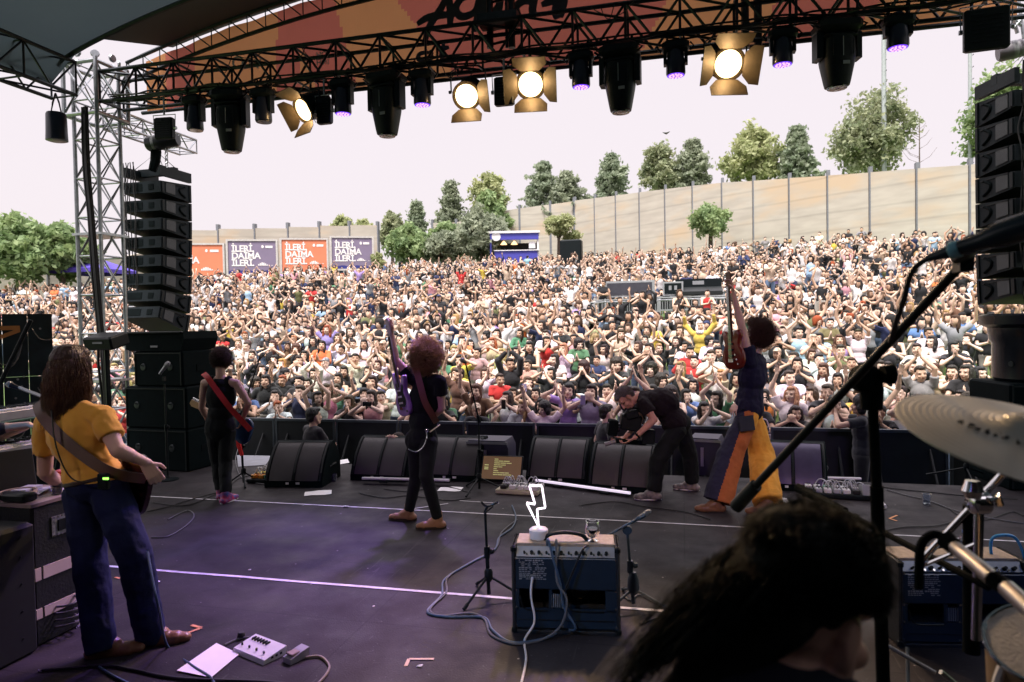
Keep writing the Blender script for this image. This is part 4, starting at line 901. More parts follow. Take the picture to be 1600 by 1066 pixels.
# papers, bottles, glasses
def paper(c, w_, d_, rz, lab, z=.006):
    m = MB(); p_ = ZP(*c); N = 4; M = Matrix.Rotation(rz, 3, 'Z'); vs = [p_+M@V((w_*(i/N-.5), d_*(j/N-.5), z+.004*math.sin(i*1.7+j))) for j in range(N+1) for i in range(N+1)]
    m.add(vs, [(j*(N+1)+i, j*(N+1)+i+1, (j+1)*(N+1)+i+1, (j+1)*(N+1)+i) for j in range(N) for i in range(N)]); tag(m.build('paper_sheet', PAPER, smooth=True), lab, 'paper', 'set lists lying on the stage')
paper((497, 771), .30, .21, R(28), 'white sheet of paper on the floor below the left water bottle')
paper((704, 765), .27, .2, R(8), 'white sheet of paper beside the legs of the middle microphone stand')
paper((1214, 782), .22, .2, R(0), 'white sheet of paper by the ochre trouser leg')
def quadsheet(pts, lab, z=.008):
    m = MB(); m.add([ZP(*p)+V((0, 0, z)) for p in pts], [(0, 1, 2, 3)]); tag(m.build('paper_sheet', PAPER), lab, 'paper', 'set lists lying on the stage')
quadsheet([(276, 1050), (330, 1061), (374, 1024), (338, 1007)], 'large white sheet of paper under the white multi effect pedal')
quadsheet([(520, 722), (523, 728), (546, 724), (543, 718)], 'small white sheet at the stage edge behind the left monitor')
WATER = mat('clear_bottle', (.8, .88, 1), .05, trans=.9, ior=1.2, var=0); LBL = mat('bottle_label', (.25, .4, .75), .5, c2=(.8, .85, .9), scale=14); CAPB = mat('bottle_cap', (.1, .25, .7), .4)
def bottle(p, s_, lab):
    root = thing('water_bottle', lab, 'bottle', tuple(p), 0, 'plastic water bottles'); m = MB(); m.lathe([(.028*s_, 0), (.032*s_, .01), (.032*s_, .06), (.029*s_, .07), (.032*s_, .08), (.032*s_, .13), (.026*s_, .165), (.013*s_, .19), (.013*s_, .20)], n=16); m.build('bottle', WATER, root, smooth=True)
    m = MB(); m.lathe([(.0335*s_, .085), (.0335*s_, .125)], n=16, cap=False); m.build('label', LBL, root, smooth=True); m = MB(); m.lathe([(.015*s_, .2), (.015*s_, .22)], n=12); m.build('cap', CAPB, root, smooth=True)
bottle(ZP(510, 752), 1.15, 'clear water bottle standing right of the leftmost monitor'); bottle(ZP(1508, 872, 0), 1.35, 'blue labelled water bottle behind the right amplifier')
def tumbler(p, lab, s_=1): m = MB(); m.lathe([(.03*s_, 0), (.036*s_, .09*s_), (.034*s_, .09*s_), (.028*s_, .006)], n=16); o = m.build('glass_tumbler', WATER, smooth=True); o.location = p; tag(o, lab, 'glass', 'clear drinking glasses')
tumbler(ZP(522, 752), 'clear tumbler beside the left water bottle'); tumbler(ZP(1448, 788), 'clear tumbler alone on the blue lit floor at right', 1.2)
# ------------------------------------------------------------------ amplifiers
TOL = mat('amp_tolex', (.014, .016, .02), .5, var=.3, scale=40, bump=.3, bscale=260); ATOP = mat('amp_top_warm_lit', (.34, .27, .21), .55, var=.2, scale=30, bump=.3, bscale=200)  # amp top: warm light from above is put into its tan colour
AMPBACK = mat('amp_back_blue_lit', (.008, .020, .038), .45, var=.15, bump=.15, bscale=200); PANELM = mat('amp_panel', (.3, .33, .38), .35, .6)  # amp back: blue stage light is put into the board colour
def amp(loc, rz, W, H, Dp, lab, tilt=.0, knobs=12):
    root = thing('guitar_amplifier', lab, 'amplifier', tuple(loc), rz)
    # back faces the camera (-Y); open back with slots
    m = MB(); f = -Dp/2
    m.bbox((-W/2+.012, 0, H/2), (.024, Dp, H), .008); m.bbox((W/2-.012, 0, H/2), (.024, Dp, H), .008); m.bbox((0, 0, .012), (W-.05, Dp, .024), .004); m.box((0, Dp/2-.01, H/2), (W-.05, .02, H-.05)); m.build('cabinet', TOL, root)
    m = MB(); m.bbox((0, .03, H-.010), (W-.052, Dp-.07, .022), .004); m.build('top_panel', ATOP, root)
    m = MB(); t = f+.012
    m.box((0, t, H*.70), (W-.05, .012, H*.36)); m.box((0, t, H*.18), (W-.05, .012, H*.22)); m.box((-W*.455, t, H*.38), (W*.045, .012, H*.24)); m.box((W*.42, t, H*.38), (W*.11, .012, H*.24)); m.box((-.02*W, t, H*.38), (.05*W, .012, H*.24)); m.box((-.14*W, t, H*.38), (.03*W, .012, H*.24))
    m.box((0, t+.004, H*.512), (W-.05, .006, .006)); m.build('back_panel', AMPBACK, root)
    m = MB()
    for (x0, x1) in ((-W*.42, -W*.16), (.01*W, W*.35)): m.tube(spline([(x0, t-.01, H*.44), (x0+.01, t-.01, H*.33), (x0+.05, t-.01, H*.27), (x1, t-.01, H*.27)], 4), .005, 5)
    for z in (H*.06, H*.16): m.box((0, t-.008, z), (W*.9, .006, .004))
    m.build('slot_trim', DKMET, root)
    m = MB()
    for q in range(9): m.box((-W*.13+q*W*.017, t-.002, H*.385), (.004, .008, H*.15))
    m.build('vent_grille', PLATE, root)
    m = MB(); m.lathe([(.02, 0), (.1, -.05), (.115, -.055)], (W*.12, Dp*.3, H*.40), axis=(0, -1, 0), n=16); m.cyl((W*.12, Dp*.25, H*.4), (W*.12, Dp*.05, H*.4), .05, n=14); m.build('speaker_cone', mat('cone_brown', (.12, .1, .08), .6), root, smooth=True)
    m = MB(); m.ring([[V((x, y, z)) for y, z in ((f+.004, H-.075), (f+.05, H-.012), (f+.065, H-.02), (f+.02, H-.08))] for x in (-W/2+.03, W/2-.03)]); pn = m.build('control_panel', PANELM, root)
    m = MB(); nn = V((0, -.06, .046)).normalized()
    for q in range(knobs):
        p = V((-W/2+.08+q*(W-.16)/(knobs-1), f+.022, H-.046)); r_ = .012 if q % 3 else .008; m.cyl(p, p+nn*.025, r_, r_*.8, n=10)
    m.build('knob', BLK, root, smooth=True)
    m = MB()
    for q in range(knobs-1):
        p = V((-W/2+.095+q*(W-.16)/(knobs-1), f+.016, H-.055)); m.cyl(p, p+nn*.012, .006, n=8)
    m.build('jack', CHROME, root, smooth=True)
    m = MB(); rr = random.Random(int(W*1000))
    for cx_ in (-W*.43, -W*.30):
        for r_ in range(11):
            x = cx_; 
            while x < cx_+W*.105:
                L = rr.uniform(.006, .022); 
                if rr.random() < .82: m.box((x+L/2, t-.008, H*.84-r_*.0115), (L, .003, .0045 if r_ % 4 else .007))
                x += L+.004
    m.build('specification_print', PLATE, root)
    m = MB()
    for x in (-W*.46, -.03*W, W*.46):
        for z in (H*.86, H*.50, H*.30, H*.09): m = MB(); m.lathe([(.007, 0), (.005, .004)], (x, t-.006, z), axis=(0, -1, 0), n=8); m.build('screw', CHROME, root, smooth=True)
    for z in (H*.9, H*.6, H*.2): m = MB(); m.lathe([(.007, 0), (.005, .004)], (W/2, f+.05, z), axis=(1, 0, 0), n=8); m.build('screw', CHROME, root, smooth=True)
    m = MB(); m.tube(spline([(-.14, 0, H-.004), (-.10, 0, H+.035), (0, 0, H+.05), (.10, 0, H+.035), (.14, 0, H-.004)], 5), .013, 8)
    for s_ in (-1, 1): m.box((s_*.145, 0, H+.004), (.04, .03, .012))
    m.build('handle', BLK, root, smooth=True)
    for x in (-1, 1):
        for y in (-1, 1):
            for z in (.02, H-.02): m = MB(); m.bbox((x*(W/2-.012), y*(Dp/2-.015), z), (.034, .04, .044), .01); m.build('corner_cap', BLK, root)
    return root
ap = ZP(880, 992); AW, AH, AD_ = .66, .54, .27
A1 = amp((ap.x, ap.y+AD_/2, 0), R(8), AW, AH, AD_, 'combo guitar amplifier with lightning lamp and wine glass on top')
a2 = ZP(1490, 1008); A2 = amp((a2.x+.02, a2.y+.1, .0), R(10), .72, .50, .28, 'dark combo guitar amplifier behind the drummer with blue cable on top')
def onamp(A, x, y, z=0): return A.matrix_world @ V((x, y, z)) if False else A.location + Matrix.Rotation(A.rotation_euler.z, 3, 'Z') @ V((x, y, z))
# lightning lamp
NEON = mat('white_neon', (1, .95, 1), .4, emit=(1, .88, 1), es=1.1)
lp = onamp(A1, -.17, .03, AH+.002); root = thing('lightning_lamp', 'white neon lightning bolt lamp standing on the amplifier', 'lamp', tuple(lp), R(5))
m = MB(); m.lathe([(.055, 0), (.06, .01), (.06, .055), (.05, .065), (.015, .07)], n=20); m.build('base', WHITEP, root, smooth=True)
zb = [(.0, .07), (-.075, .225), (-.02, .215), (-.055, .335), (.025, .335), (.045, .195), (-.008, .185), (.0, .07)]
m = MB(); pts = []
for (x, z), (x2, z2) in zip(zb, zb[1:]):
    for t in (0.04, .5, .96): pts.append(V((lerp(x, x2, t)+.0, 0, lerp(z, z2, t))))
m.tube(pts, .0066, 8); m.build('neon_tube', NEON, root, smooth=True)
# wine glass
wp = onamp(A1, .17, -.01, AH+.002); root = thing('wine_glass', 'round stemless glass of dark wine standing on the amplifier', 'glass', tuple(wp))
m = MB(); m.lathe([(.032, 0), (.034, .004), (.008, .012), (.008, .02), (.03, .03), (.047, .06), (.05, .085), (.042, .125), (.040, .125), (.047, .085), (.044, .062), (.028, .034), (.0, .03)], n=22, cap=False); m.build('glass', mat('glass', (.95, .97, 1), .02, trans=1, var=0), root, smooth=True, sharp=60)
m = MB(); m.lathe([(.0, .031), (.028, .035), (.044, .062), (.046, .078), (.0, .078)], n=22); m.build('wine', mat('dark_wine', (.05, .008, .02), .1), root, smooth=True)
def cable(name, pts, r, m_, lab, par=None, group='cables lying on the stage', n=10):
    m = MB(); m.tube(spline(pts, n), r, 6); return tag(m.build(name, m_, smooth=True), lab, 'cable', group)
GCAB = mat('grey_cable', (.12, .12, .13), .5); BCAB = mat('blue_grey_cable', (.06, .10, .16), .4); WCAB = mat('white_cable', (.72, .68, .7), .5)
f_ = lambda x, y: ZP(x, y, .009)
cable('power_cable', [onamp(A1, -.2, -AD_/2-.02, .36), onamp(A1, -.21, -AD_/2-.03, .25), onamp(A1, -.19, -AD_/2-.05, .1)+V((0, 0, -.0)), f_(820, 1000), f_(822, 1030), f_(815, 1066), f_(800, 1120)], .007, WCAB, 'white cable running down from the amplifier back to the front')
cable('guitar_cable', [onamp(A1, -.11, -.10, AH+.0), onamp(A1, -.10, -.15, AH+.05), onamp(A1, -.07, -.19, AH-.05), onamp(A1, -.03, -.2, .34), onamp(A1, -.01, -.2, .2), onamp(A1, .06, -.22, .08), f_(880, 985), f_(850, 998), f_(800, 1004), f_(770, 985), f_(755, 965), f_(700, 964), f_(668, 956), f_(690, 930), f_(695, 905), f_(735, 880), f_(772, 860), f_(780, 840), f_(800, 825), f_(806, 808), f_(800, 790)], .008, BCAB, 'dark cable looping from the amplifier across the floor to the beige board')
cable('guitar_cable', [onamp(A1, -.06, -.10, AH+.0), onamp(A1, -.05, -.15, AH+.04), onamp(A1, -.05, -.2, .36), onamp(A1, .01, -.22, .25), onamp(A1, -.03, -.24, .1), f_(845, 1000), f_(805, 1006), f_(768, 992), f_(757, 968), f_(735, 958), f_(690, 962), f_(672, 952), f_(697, 926), f_(700, 902), f_(740, 876), f_(775, 856), f_(784, 832), f_(808, 812)], .007, GCAB, 'second grey cable twisted along the floor loop by the amplifier')
cable('guitar_cable', [onamp(A1, .14, -.1, AH), onamp(A1, .10, -.16, AH-.02), onamp(A1, .0, -.19, .3), onamp(A1, -.01, -.19, .28)], .007, CABLE, 'short thick cable slanting across the back of the left amplifier')
cable('floor_cable', [D(230, 860, 3.9), D(238, 905, 3.75), D(248, 950, 3.7), f_(262, 1010), f_(300, 1040), f_(330, 1060), f_(336, 1080)], .007, BCAB, 'cable dropping from the bass guitar past the tan shoe')
cable('floor_cable', [f_(60, 1048), f_(160, 1040), f_(205, 1046), f_(280, 1060), f_(420, 1066), f_(480, 1075)], .008, CABLE, 'long black cable along the bottom left floor')
cable('floor_cable', [f_(155, 1042), f_(175, 1055), f_(215, 1075)], .007, BCAB, 'cable forking toward the bottom edge at left')
cable('floor_cable', [f_(476, 1028), f_(500, 1026), f_(514, 1040), f_(508, 1056), f_(490, 1075)], .007, mat('tan_cable', (.3, .25, .2), .5), 'tan cable curling from the small grey pedal')
cable('floor_cable', [f_(350, 1008), f_(372, 999), f_(400, 995), f_(404, 1000), f_(398, 1008)], .006, GCAB, 'grey cable arching behind the white multi effect pedal')
for i, (pts, lb) in enumerate((([(228, 800), (262, 792), (300, 780), (330, 772), (345, 770)], 'cable running toward the feet of the player with the red strap'), ([(262, 812), (292, 798), (303, 806), (290, 822), (262, 838), (236, 840)], 'thin cable loop on the floor right of the jeans'), ([(236, 785), (290, 790), (330, 775), (350, 768), (372, 748), (400, 742)], 'dark cable winding toward the left pedalboard'),
    ([(372, 700), (368, 722), (380, 748), (420, 758)], 'cable hanging beside the red towel'), ([(1345, 756), (1400, 764), (1460, 770), (1520, 776), (1590, 780)], 'black cable stretched across the floor right of the long pedalboard'), ([(1385, 765), (1420, 775), (1450, 782), (1500, 800), (1560, 812), (1600, 818)], 'black cable curving past the tumbler at right'), ([(1380, 830), (1410, 824), (1460, 822), (1500, 812)], 'black cable crossing the white line behind the right amplifier'),
    ([(1350, 864), (1390, 858), (1396, 866), (1370, 864), (1400, 870), (1430, 880)], 'pale thin cable loop beside the big microphone stand'), ([(1480, 790), (1500, 806), (1540, 812), (1580, 800), (1600, 806)], 'cable tangle under the cymbal stand'), ([(975, 930), (985, 938), (1000, 930), (1030, 945), (1060, 962)], 'thin cable around the foot of the stand right of the amplifier'), ([(735, 770), (690, 760), (640, 768), (600, 764)], 'black cable running behind the singer boots'))):
    cable('floor_cable', [f_(*p) for p in pts], .006, (CABLE, GCAB)[i % 2], lb)
cable('blue_cable', [onamp(A2, .23, 0, .5), onamp(A2, .23, 0, .56)+V((0, 0, .02)), onamp(A2, .27, 0, .61), onamp(A2, .36, 0, .60), onamp(A2, .40, -.02, .50), onamp(A2, .42, -.05, .3), onamp(A2, .44, -.1, .01)], .009, mat('cyan_cable', (.05, .3, .6), .3), 'glossy blue cable arching off the right amplifier')
cable('cable_coil', [V(ZP(100, 985, .02))+V((.09*math.cos(t*.9)*(1+.2*math.sin(t)), .07*math.sin(t*.9), .02+.006*t)) for t in range(34)], .007, GCAB, 'tangled cable coil on the floor under the flight case', n=3)
# floor multi effect and small pedal
c = ZP(403, 1022); root = thing('effect_pedal', 'white multi effect floor pedal with black switches beside a sheet of paper', 'pedal', (c.x, c.y, 0), R(-20))
m = MB(); m.prism([(-.07, 0), (.09, 0), (.09, .05), (-.06, .025)], -.145, .145, X=(0, 1, 0), Yv=(0, 0, 1), N=(1, 0, 0)); m.build('housing', WHITEP, root)
m = MB()
for q in range(6): m.bbox((-.11+q*.026, .055, .046), (.013, .034, .014), .003)
m.build('switch', BLK, root); m = MB()
for q in range(4): m.cyl((-.12+q*.068, -.02, .032), (-.12+q*.068, -.02, .046), .006, n=8)
for q in range(3): m.box((.146, -.01+q*.03, .022), (.004, .014, .012))
m.build('footswitch', DKMET, root)
c = ZP(463, 1030); root = thing('effect_pedal', 'small grey violet stomp pedal with its own cable', 'pedal', (c.x, c.y, 0), R(-22))
m = MB(); m.prism([(-.065, 0), (.065, 0), (.065, .055), (.02, .05), (-.065, .03)], -.036, .036, X=(0, 1, 0), Yv=(0, 0, 1), N=(1, 0, 0)); m.build('housing', mat('pedal_lilac', (.35, .34, .42), .4), root); m = MB(); m.bbox((0, -.02, .045), (.055, .06, .012), .003); m.build('treadle', mat('pedal_plate', (.3, .22, .2), .5), root)
m = MB(); m.lathe([(.02, 0), (.025, .01), (.02, .035), (.015, .04)], n=10); o = m.build('cable_knot', CABLE, smooth=True); o.location = ZP(377, 998, 0); tag(o, 'black plug knot behind the white multi effect pedal', 'plug')

# ------------------------------------------------------------------ microphone stands
MICB = mat('mic_body', (.03, .032, .036), .4, .3); MICG = mat('mic_mesh', (.3, .3, .32), .35, .9, bump=.6, bscale=900)
def mic(m1, p, d, L=.17, r=.024):   # body toward +d grille
    p, d = V(p), V(d).normalized(); return [(r*.55, 0), (r*.65, L*.1), (r*.85, L*.6), (r*1.0, L*.68)], p, d
def add_mic(root, p, d, L=.17, r=.024, mb=MICB, mg=MICG):
    d = V(d).normalized(); m = MB(); m.lathe([(r*.5, 0), (r*.62, L*.08), (r*.85, L*.62), (r*1.0, L*.68)], p, axis=d, n=14); m.build('microphone', mb, root, world=True, smooth=True)
    m = MB(); m.lathe([(r*.95, L*.68), (r*1.12, L*.76), (r*1.12, L*.84), (r*.9, L*.96), (r*.4, L*1.02)], p, axis=d, n=14); m.build('grille', mg, root, world=True, smooth=True)
def stand(base, top, lab, legs=3, legr=.28, boom=None, micd=None, disc=False, r=.0105, mtl=BLK, name='microphone_stand', legz=.16, rot=0, towel=None):
    base, top = V(base), V(top); root = thing(name, lab, 'microphone stand', tuple(base)); m = MB(); mid = base.lerp(top, .55)
    m.cyl(base+V((0, 0, .03)), mid, r*1.35, n=8); m.cyl(mid, top, r*.9, n=8); m.cyl(mid-V((0, 0, .05)), mid+V((0, 0, .03)), r*2, n=8); m.lathe([(r*1.5, 0), (r*2.2, .01), (r*1.5, .03)], mid+V((r*2, 0, 0)), axis=(1, 0, 0), n=8); m.build('pole', mtl, root, world=True, smooth=True)
    if disc: m = MB(); m.lathe([(.13, 0), (.13, .012), (.03, .028), (.02, .05)], base, n=24); m.build('base', mtl, root, world=True, smooth=True)
    else:
        m0 = MB(); m0.lathe([(.02, legz-.04), (.03, legz-.02), (.03, legz+.03), (.018, legz+.05)], base, n=12); m0.build('hub', mtl, root, world=True, smooth=True)
        for k_ in range(legs):
            a = rot+k_*2*math.pi/legs; e = base+V((math.cos(a)*legr, math.sin(a)*legr, .01)); m = MB(); m.cyl(base+V((0, 0, legz)), e, .009, n=7); m.cyl(e.lerp(base+V((0, 0, legz)), .14), e, .013, n=7); m.build('leg', mtl, root, world=True, smooth=True)
    if boom:
        a, b = V(boom[0]), V(boom[1]); m = MB(); m.cyl(a, b, r*.85, n=8); m.cyl(a, a.lerp(b, .12), r*1.8, n=8); m.build('boom', mtl, root, world=True, smooth=True); m = MB(); m.lathe([(.03, -.02), (.035, 0), (.03, .02)], top, axis=(b-a).cross(V((0, 0, 1))), n=12); m.build('clutch', mtl, root, world=True, smooth=True)
    return root
# singer stand (thin straight stand with base legs at (745,770))
b = ZP(749, 768); t = D(733, 575, (b-CAM).dot(FW)*.98); s1 = stand(b, D(748, 655, (b-CAM).dot(FW)), 'thin black vocal microphone stand just right of the singer', boom=(D(749, 660, 7.2), D(727, 566, 7.1)), rot=.3, legr=.3); add_mic(s1, D(728, 567, 7.1), D(718, 560, 6.9)-D(728, 567, 7.1), .15)
# stand left of the amp with straight pole
b = ZP(764, 935); dB = (b-CAM).dot(FW); s2 = stand(b, D(758, 800, dB), 'small black stand with empty forked top beside the amplifier left side', rot=.1, legr=.26)
m = MB(); m.tube(spline([D(752, 784, dB), D(758, 790, dB), D(766, 790, dB), D(778, 784, dB)], 4), .009, 6); m.cyl(D(762, 790, dB), D(757, 802, dB), .01, n=6); m.cyl(D(757, 802, dB), D(770, 792, dB-.1), .006, n=5); m.build('fork', DKMET, s2, world=True, smooth=True)
# stand right of the amp with boom + mic lying
b = ZP(990, 950); dB = (b-CAM).dot(FW); BLUB = mat('stand_blue_black', (.03, .05, .075), .4); s3 = stand(b, D(980, 828, dB), 'short boom stand leaning a microphone over the right end of the amplifier', boom=(D(1008, 804, dB-.05), D(935, 845, dB)), rot=-.2, legr=.3, mtl=BLUB, legz=.13); add_mic(s3, D(985, 818, dB-.03), D(1010, 802, dB-.05)-D(985, 818, dB-.03), .16, .017, BLUB)
m = MB(); m.lathe([(.028, .1), (.04, .13), (.035, .2), (.02, .24)], b, n=12); m.build('weight', BLUB, s3, world=True, smooth=True)
m = MB(); m.tube([D(962, 830, dB), D(935, 846, dB), D(905, 880, dB-.2), D(880, 905, dB-.25)], .008, 6); m.build('boom_tail', BLUB, s3, world=True, smooth=True)
# round base vocal mic left of the far bassist
b = ZP(262, 750); dB = (b-CAM).dot(FW); s4 = stand(b, D(257, 600, dB), 'round based microphone stand in front of the left speaker stack', disc=True); add_mic(s4, D(249, 585, dB), D(263, 567, dB)-D(249, 585, dB), .2, .028, mat('mic_silver', (.35, .36, .4), .35, .8))
m = MB(); m.box(D(256, 592, dB), (.03, .04, .05)); m.build('clip', BLK, s4, world=True)
# red towel stand by the far bassist
b = ZP(381, 758); dB = (b-CAM).dot(FW); s5 = stand(b, D(374, 648, dB), 'thin boom stand draped with a red towel by the left pedalboard', rot=1.2, legr=.22, boom=(D(374, 655, dB), D(408, 552, dB+.2))); add_mic(s5, D(402, 566, dB+.2), D(412, 552, dB+.2)-D(402, 566, dB+.2), .15, .022, mat('mic_cream', (.5, .45, .4), .4))
m = MB(); pts = [D(371, 655, dB-.03), D(374, 672, dB-.05), D(372, 690, dB-.03), D(378, 712, dB-.05)]; m.tube(spline(pts, 4), [.028, .03, .034, .035, .03, .036, .03, .028, .025, .03, .024, .026, .02], 8); o = m.build('red_towel', mat('red_cloth', (.6, .02, .02), .9, bump=.4, bscale=60), smooth=True); tag(o, 'red towel wrapped around the stand beside the left pedalboard', 'towel')
# keyboard player microphone at left: boom from right side
m = MB(); a, b2 = D(20, 600, 4.6), D(66, 620, 4.5); root = thing('boom_microphone', 'slim boom microphone reaching behind the yellow shirted player', 'microphone', tuple(a)); m.cyl(D(30, 606, 4.6), b2, .012, n=7); m.cyl(b2, D(60, 700, 4.5), .01, n=6); m.build('boom', SILV, root, world=True, smooth=True); add_mic(root, D(32, 608, 4.6), D(20, 603, 4.6)-D(32, 608, 4.6), .1, .02)

# big foreground boom stand: thick black pole and boom crossing the right half
root = thing('microphone_stand', 'large blurred boom stand crossing the right half of the picture', 'microphone stand', tuple(D(1382, 1060, 2.1)))
m = MB(); m.cyl(D(1384, 1180, 2.1), D(1370, 760, 2.05), .020, .019, n=10); m.cyl(D(1370, 760, 2.05), D(1362, 600, 2.03), .015, n=10); m.build('pole', BLKM, root, world=True, smooth=True)
m = MB(); m.lathe([(.03, -.03), (.042, -.02), (.042, .02), (.03, .03)], D(1352, 592, 2.0), axis=FW, n=16); m.lathe([(.030, 0), (.034, .06), (.022, .12)], D(1362, 640, 2.02), axis=V((0, 0, 1)), n=14); m.lathe([(.025, 0), (.03, .03)], D(1378, 585, 1.97), axis=RT, n=12); m.build('clutch', BLKM, root, world=True, smooth=True)
m = MB(); A_, B_ = D(1150, 792, 2.3), D(1508, 408, 1.62); m.cyl(A_, B_, .0125, .0115, n=10); m.cyl(A_, A_.lerp(B_, .12), .023, .021, n=10); m.build('boom', BLK, root, world=True, smooth=True)
m = MB(); m.box(D(1505, 405, 1.6), (.03, .05, .06)); m.cyl(D(1500, 400, 1.6), D(1520, 380, 1.5), .022, n=8); m.build('clip', BLK, root, world=True)
NB = mat('mic_night_blue', (.008, .02, .035), .25); 
pm1, pm2 = D(1448, 405, 1.55), D(1700, 322, 1.30); ax = (pm2-pm1).normalized(); mr_ = thing('vocal_microphone', 'dark blue microphone with a light blue ring at the upper right edge', 'microphone', tuple(pm1))
m = MB(); m.lathe([(.008, 0), (.012, .03), (.017, .06), (.019, .12), (.028, .15), (.028, .21), (.030, .25), (.034, .27), (.036, .40)], pm1, axis=ax, n=18); m.build('body', NB, mr_, world=True, smooth=True)
m = MB(); m.lathe([(.0305, .246), (.033, .25), (.033, .264), (.0305, .268)], pm1, axis=ax, n=18, cap=False); m.build('ring', mat('pale_blue_ring', (.25, .6, .75), .3), mr_, world=True, smooth=True); m = MB(); m.lathe([(.0165, .052), (.0185, .054), (.0185, .072), (.017, .074)], pm1, axis=ax, n=14, cap=False); m.build('ring', mat('pale_blue_ring', (.25, .6, .75), .3), mr_, world=True, smooth=True)
m = MB(); m.tube(spline([pm1, D(1425, 425, 1.56), D(1412, 470, 1.6), D(1400, 505, 1.65), D(1392, 535, 1.7)], 5), .007, 6); m.build('cable', CABLE, mr_, world=True, smooth=True)
# second boom lower right with its mic and silver tube
root = thing('boom_stand', 'black boom stand slanting across the right amplifier', 'microphone stand', tuple(D(1330, 800, 2.6)))
m = MB(); m.cyl(D(1246, 762, 3.0), D(1545, 918, 2.0), .0115, n=8); m.build('boom', BLKM, root, world=True, smooth=True); m = MB(); m.cyl(D(1246, 762, 3.0), D(1320, 800, 2.75), .020, n=8); m.build('counterweight', BLKM, root, world=True, smooth=True); m = MB(); m.cyl(D(1330, 805, 2.7), D(1336, 870, 2.7), .03, .02, n=8); m.build('sleeve', BLKM, root, world=True, smooth=True)
root = thing('snare_microphone', 'silver bodied microphone on a gooseneck in the lower right corner', 'microphone', tuple(D(1480, 850, 1.5)))
m = MB(); m.cyl(D(1492, 855, 1.50), D(1552, 905, 1.36), .0145, .0165, n=12); m.cyl(D(1574, 920, 1.33), D(1640, 980, 1.2), .017, n=12); m.build('body', mat('mic_champagne', (.45, .42, .42), .3, .8), root, world=True, smooth=True)
m = MB(); m.cyl(D(1550, 903, 1.36), D(1576, 921, 1.33), .017, n=10); m.build('collar', BLKM, root, world=True, smooth=True); m = MB(); m.cyl(D(1478, 843, 1.53), D(1494, 857, 1.5), .021, .018, n=12); m.tube(spline([D(1480, 845, 1.53), D(1460, 835, 1.55), D(1440, 850, 1.56), D(1436, 890, 1.56), D(1436, 920, 1.56)], 5), .010, 7); m.build('gooseneck', BLKM, root, world=True, smooth=True)

# ------------------------------------------------------------------ cymbal, stands, drum
CYM = mat('cymbal_bronze', (.62, .58, .50), .42, .55, bump=.0); cn, cl = CYM.node_tree.nodes, CYM.node_tree.links
tcn = cn.new('ShaderNodeTexCoord'); wv = cn.new('ShaderNodeTexWave'); wv.wave_type = 'RINGS'; wv.rings_direction = 'Z'; wv.inputs['Scale'].default_value = 28; wv.inputs['Distortion'].default_value = .6; cl.new(tcn.outputs['Object'], wv.inputs[0])
nz = cn.new('ShaderNodeTexNoise'); nz.inputs['Scale'].default_value = 14; cl.new(tcn.outputs['Object'], nz.inputs[0]); ma = cn.new('ShaderNodeMath'); ma.operation = 'ADD'; cl.new(wv.outputs[0], ma.inputs[0]); cl.new(nz.outputs[0], ma.inputs[1])
bp = cn.new('ShaderNodeBump'); bp.inputs['Strength'].default_value = .25; bp.inputs['Distance'].default_value = .002; cl.new(ma.outputs[0], bp.inputs['Height']); cl.new(bp.outputs[0], cn['Principled BSDF'].inputs['Normal'])
cc = D(1618, 672, 1.18); nrm = (UP*.86 - FW*.50 + RT*.0)
u_ = D(1420, 612, 1.18)-cc; nrm = (D(1500, 612, 1.3)-D(1500, 640, 1.0)); 
e1 = (D(1422, 618, 1.10)-cc).normalized(); vw = (CAM-cc).normalized(); up_ = e1.cross(vw).normalized(); up_ = -up_ if up_.z < 0 else up_
nrm = (up_*math.cos(R(16)) + vw*math.sin(R(16))).normalized()
cym = thing('cymbal', 'large tilted bronze cymbal with black felt cut by the right edge', 'cymbal', tuple(cc))
Rr = (D(1420, 618, 1.10)-cc).length*.75
m = MB(); prof = [(.012, .022), (.03, .021), (.045, .014), (.055, .004), (Rr*.5, -.004), (Rr*.8, -.012), (Rr, -.02), (Rr, -.022), (Rr*.8, -.0145), (Rr*.5, -.0065), (.055, .001)]
m.lathe(prof, axis=nrm, n=64, cap=False); o = m.build('plate', CYM, cym, smooth=True, sharp=60)
m = MB(); m.lathe([(.018, .02), (.02, .045), (.012, .05), (.008, .075)], axis=nrm, n=14); m.build('felt', BLKM, cym, smooth=True)
a_, x_, y_ = frame(nrm); 
text_mesh('maker_mark', 'STAGE', .001, Matrix.Identity(4), BLKM, cym) if False else None
m = MB(); rr = random.Random(4)
sdv = (D(1575, 712, 1.12)-cc); sdv = (sdv-nrm*sdv.dot(nrm)).normalized(); sx2 = nrm.cross(sdv)
for q in range(13):
    c0 = sdv*Rr*.42 + sx2*(q-6)*.014 + nrm*(-.0015); hh = .012
    for s_ in range(3): 
        p1 = c0+sdv*rr.uniform(-hh, hh)+sx2*rr.uniform(-.005, .005); p2 = c0+sdv*rr.uniform(-hh, hh)+sx2*rr.uniform(-.005, .005); m.cyl(p1, p2+sx2*.002, .0016, n=4)
m.build('ink_stamp', BLKM, cym)
def csl(a, b, r, m_=CHROME): 
    m = MB(); m.cyl(a, b, r, n=10); return m
root = thing('cymbal_stand', 'chrome cymbal stand with slanted boom in the right corner', 'drum stand', tuple(D(1530, 930, 2.0)))
m = MB(); m.cyl(D(1582, 725, 2.0), D(1436, 880, 2.2), .011, n=10); m.cyl(D(1530, 790, 2.05), D(1525, 1000, 2.05), .014, n=10); m.cyl(D(1524, 850, 2.05), D(1440, 885, 2.2), .006, n=8); m.build('pole', CHROME, root, world=True, smooth=True)
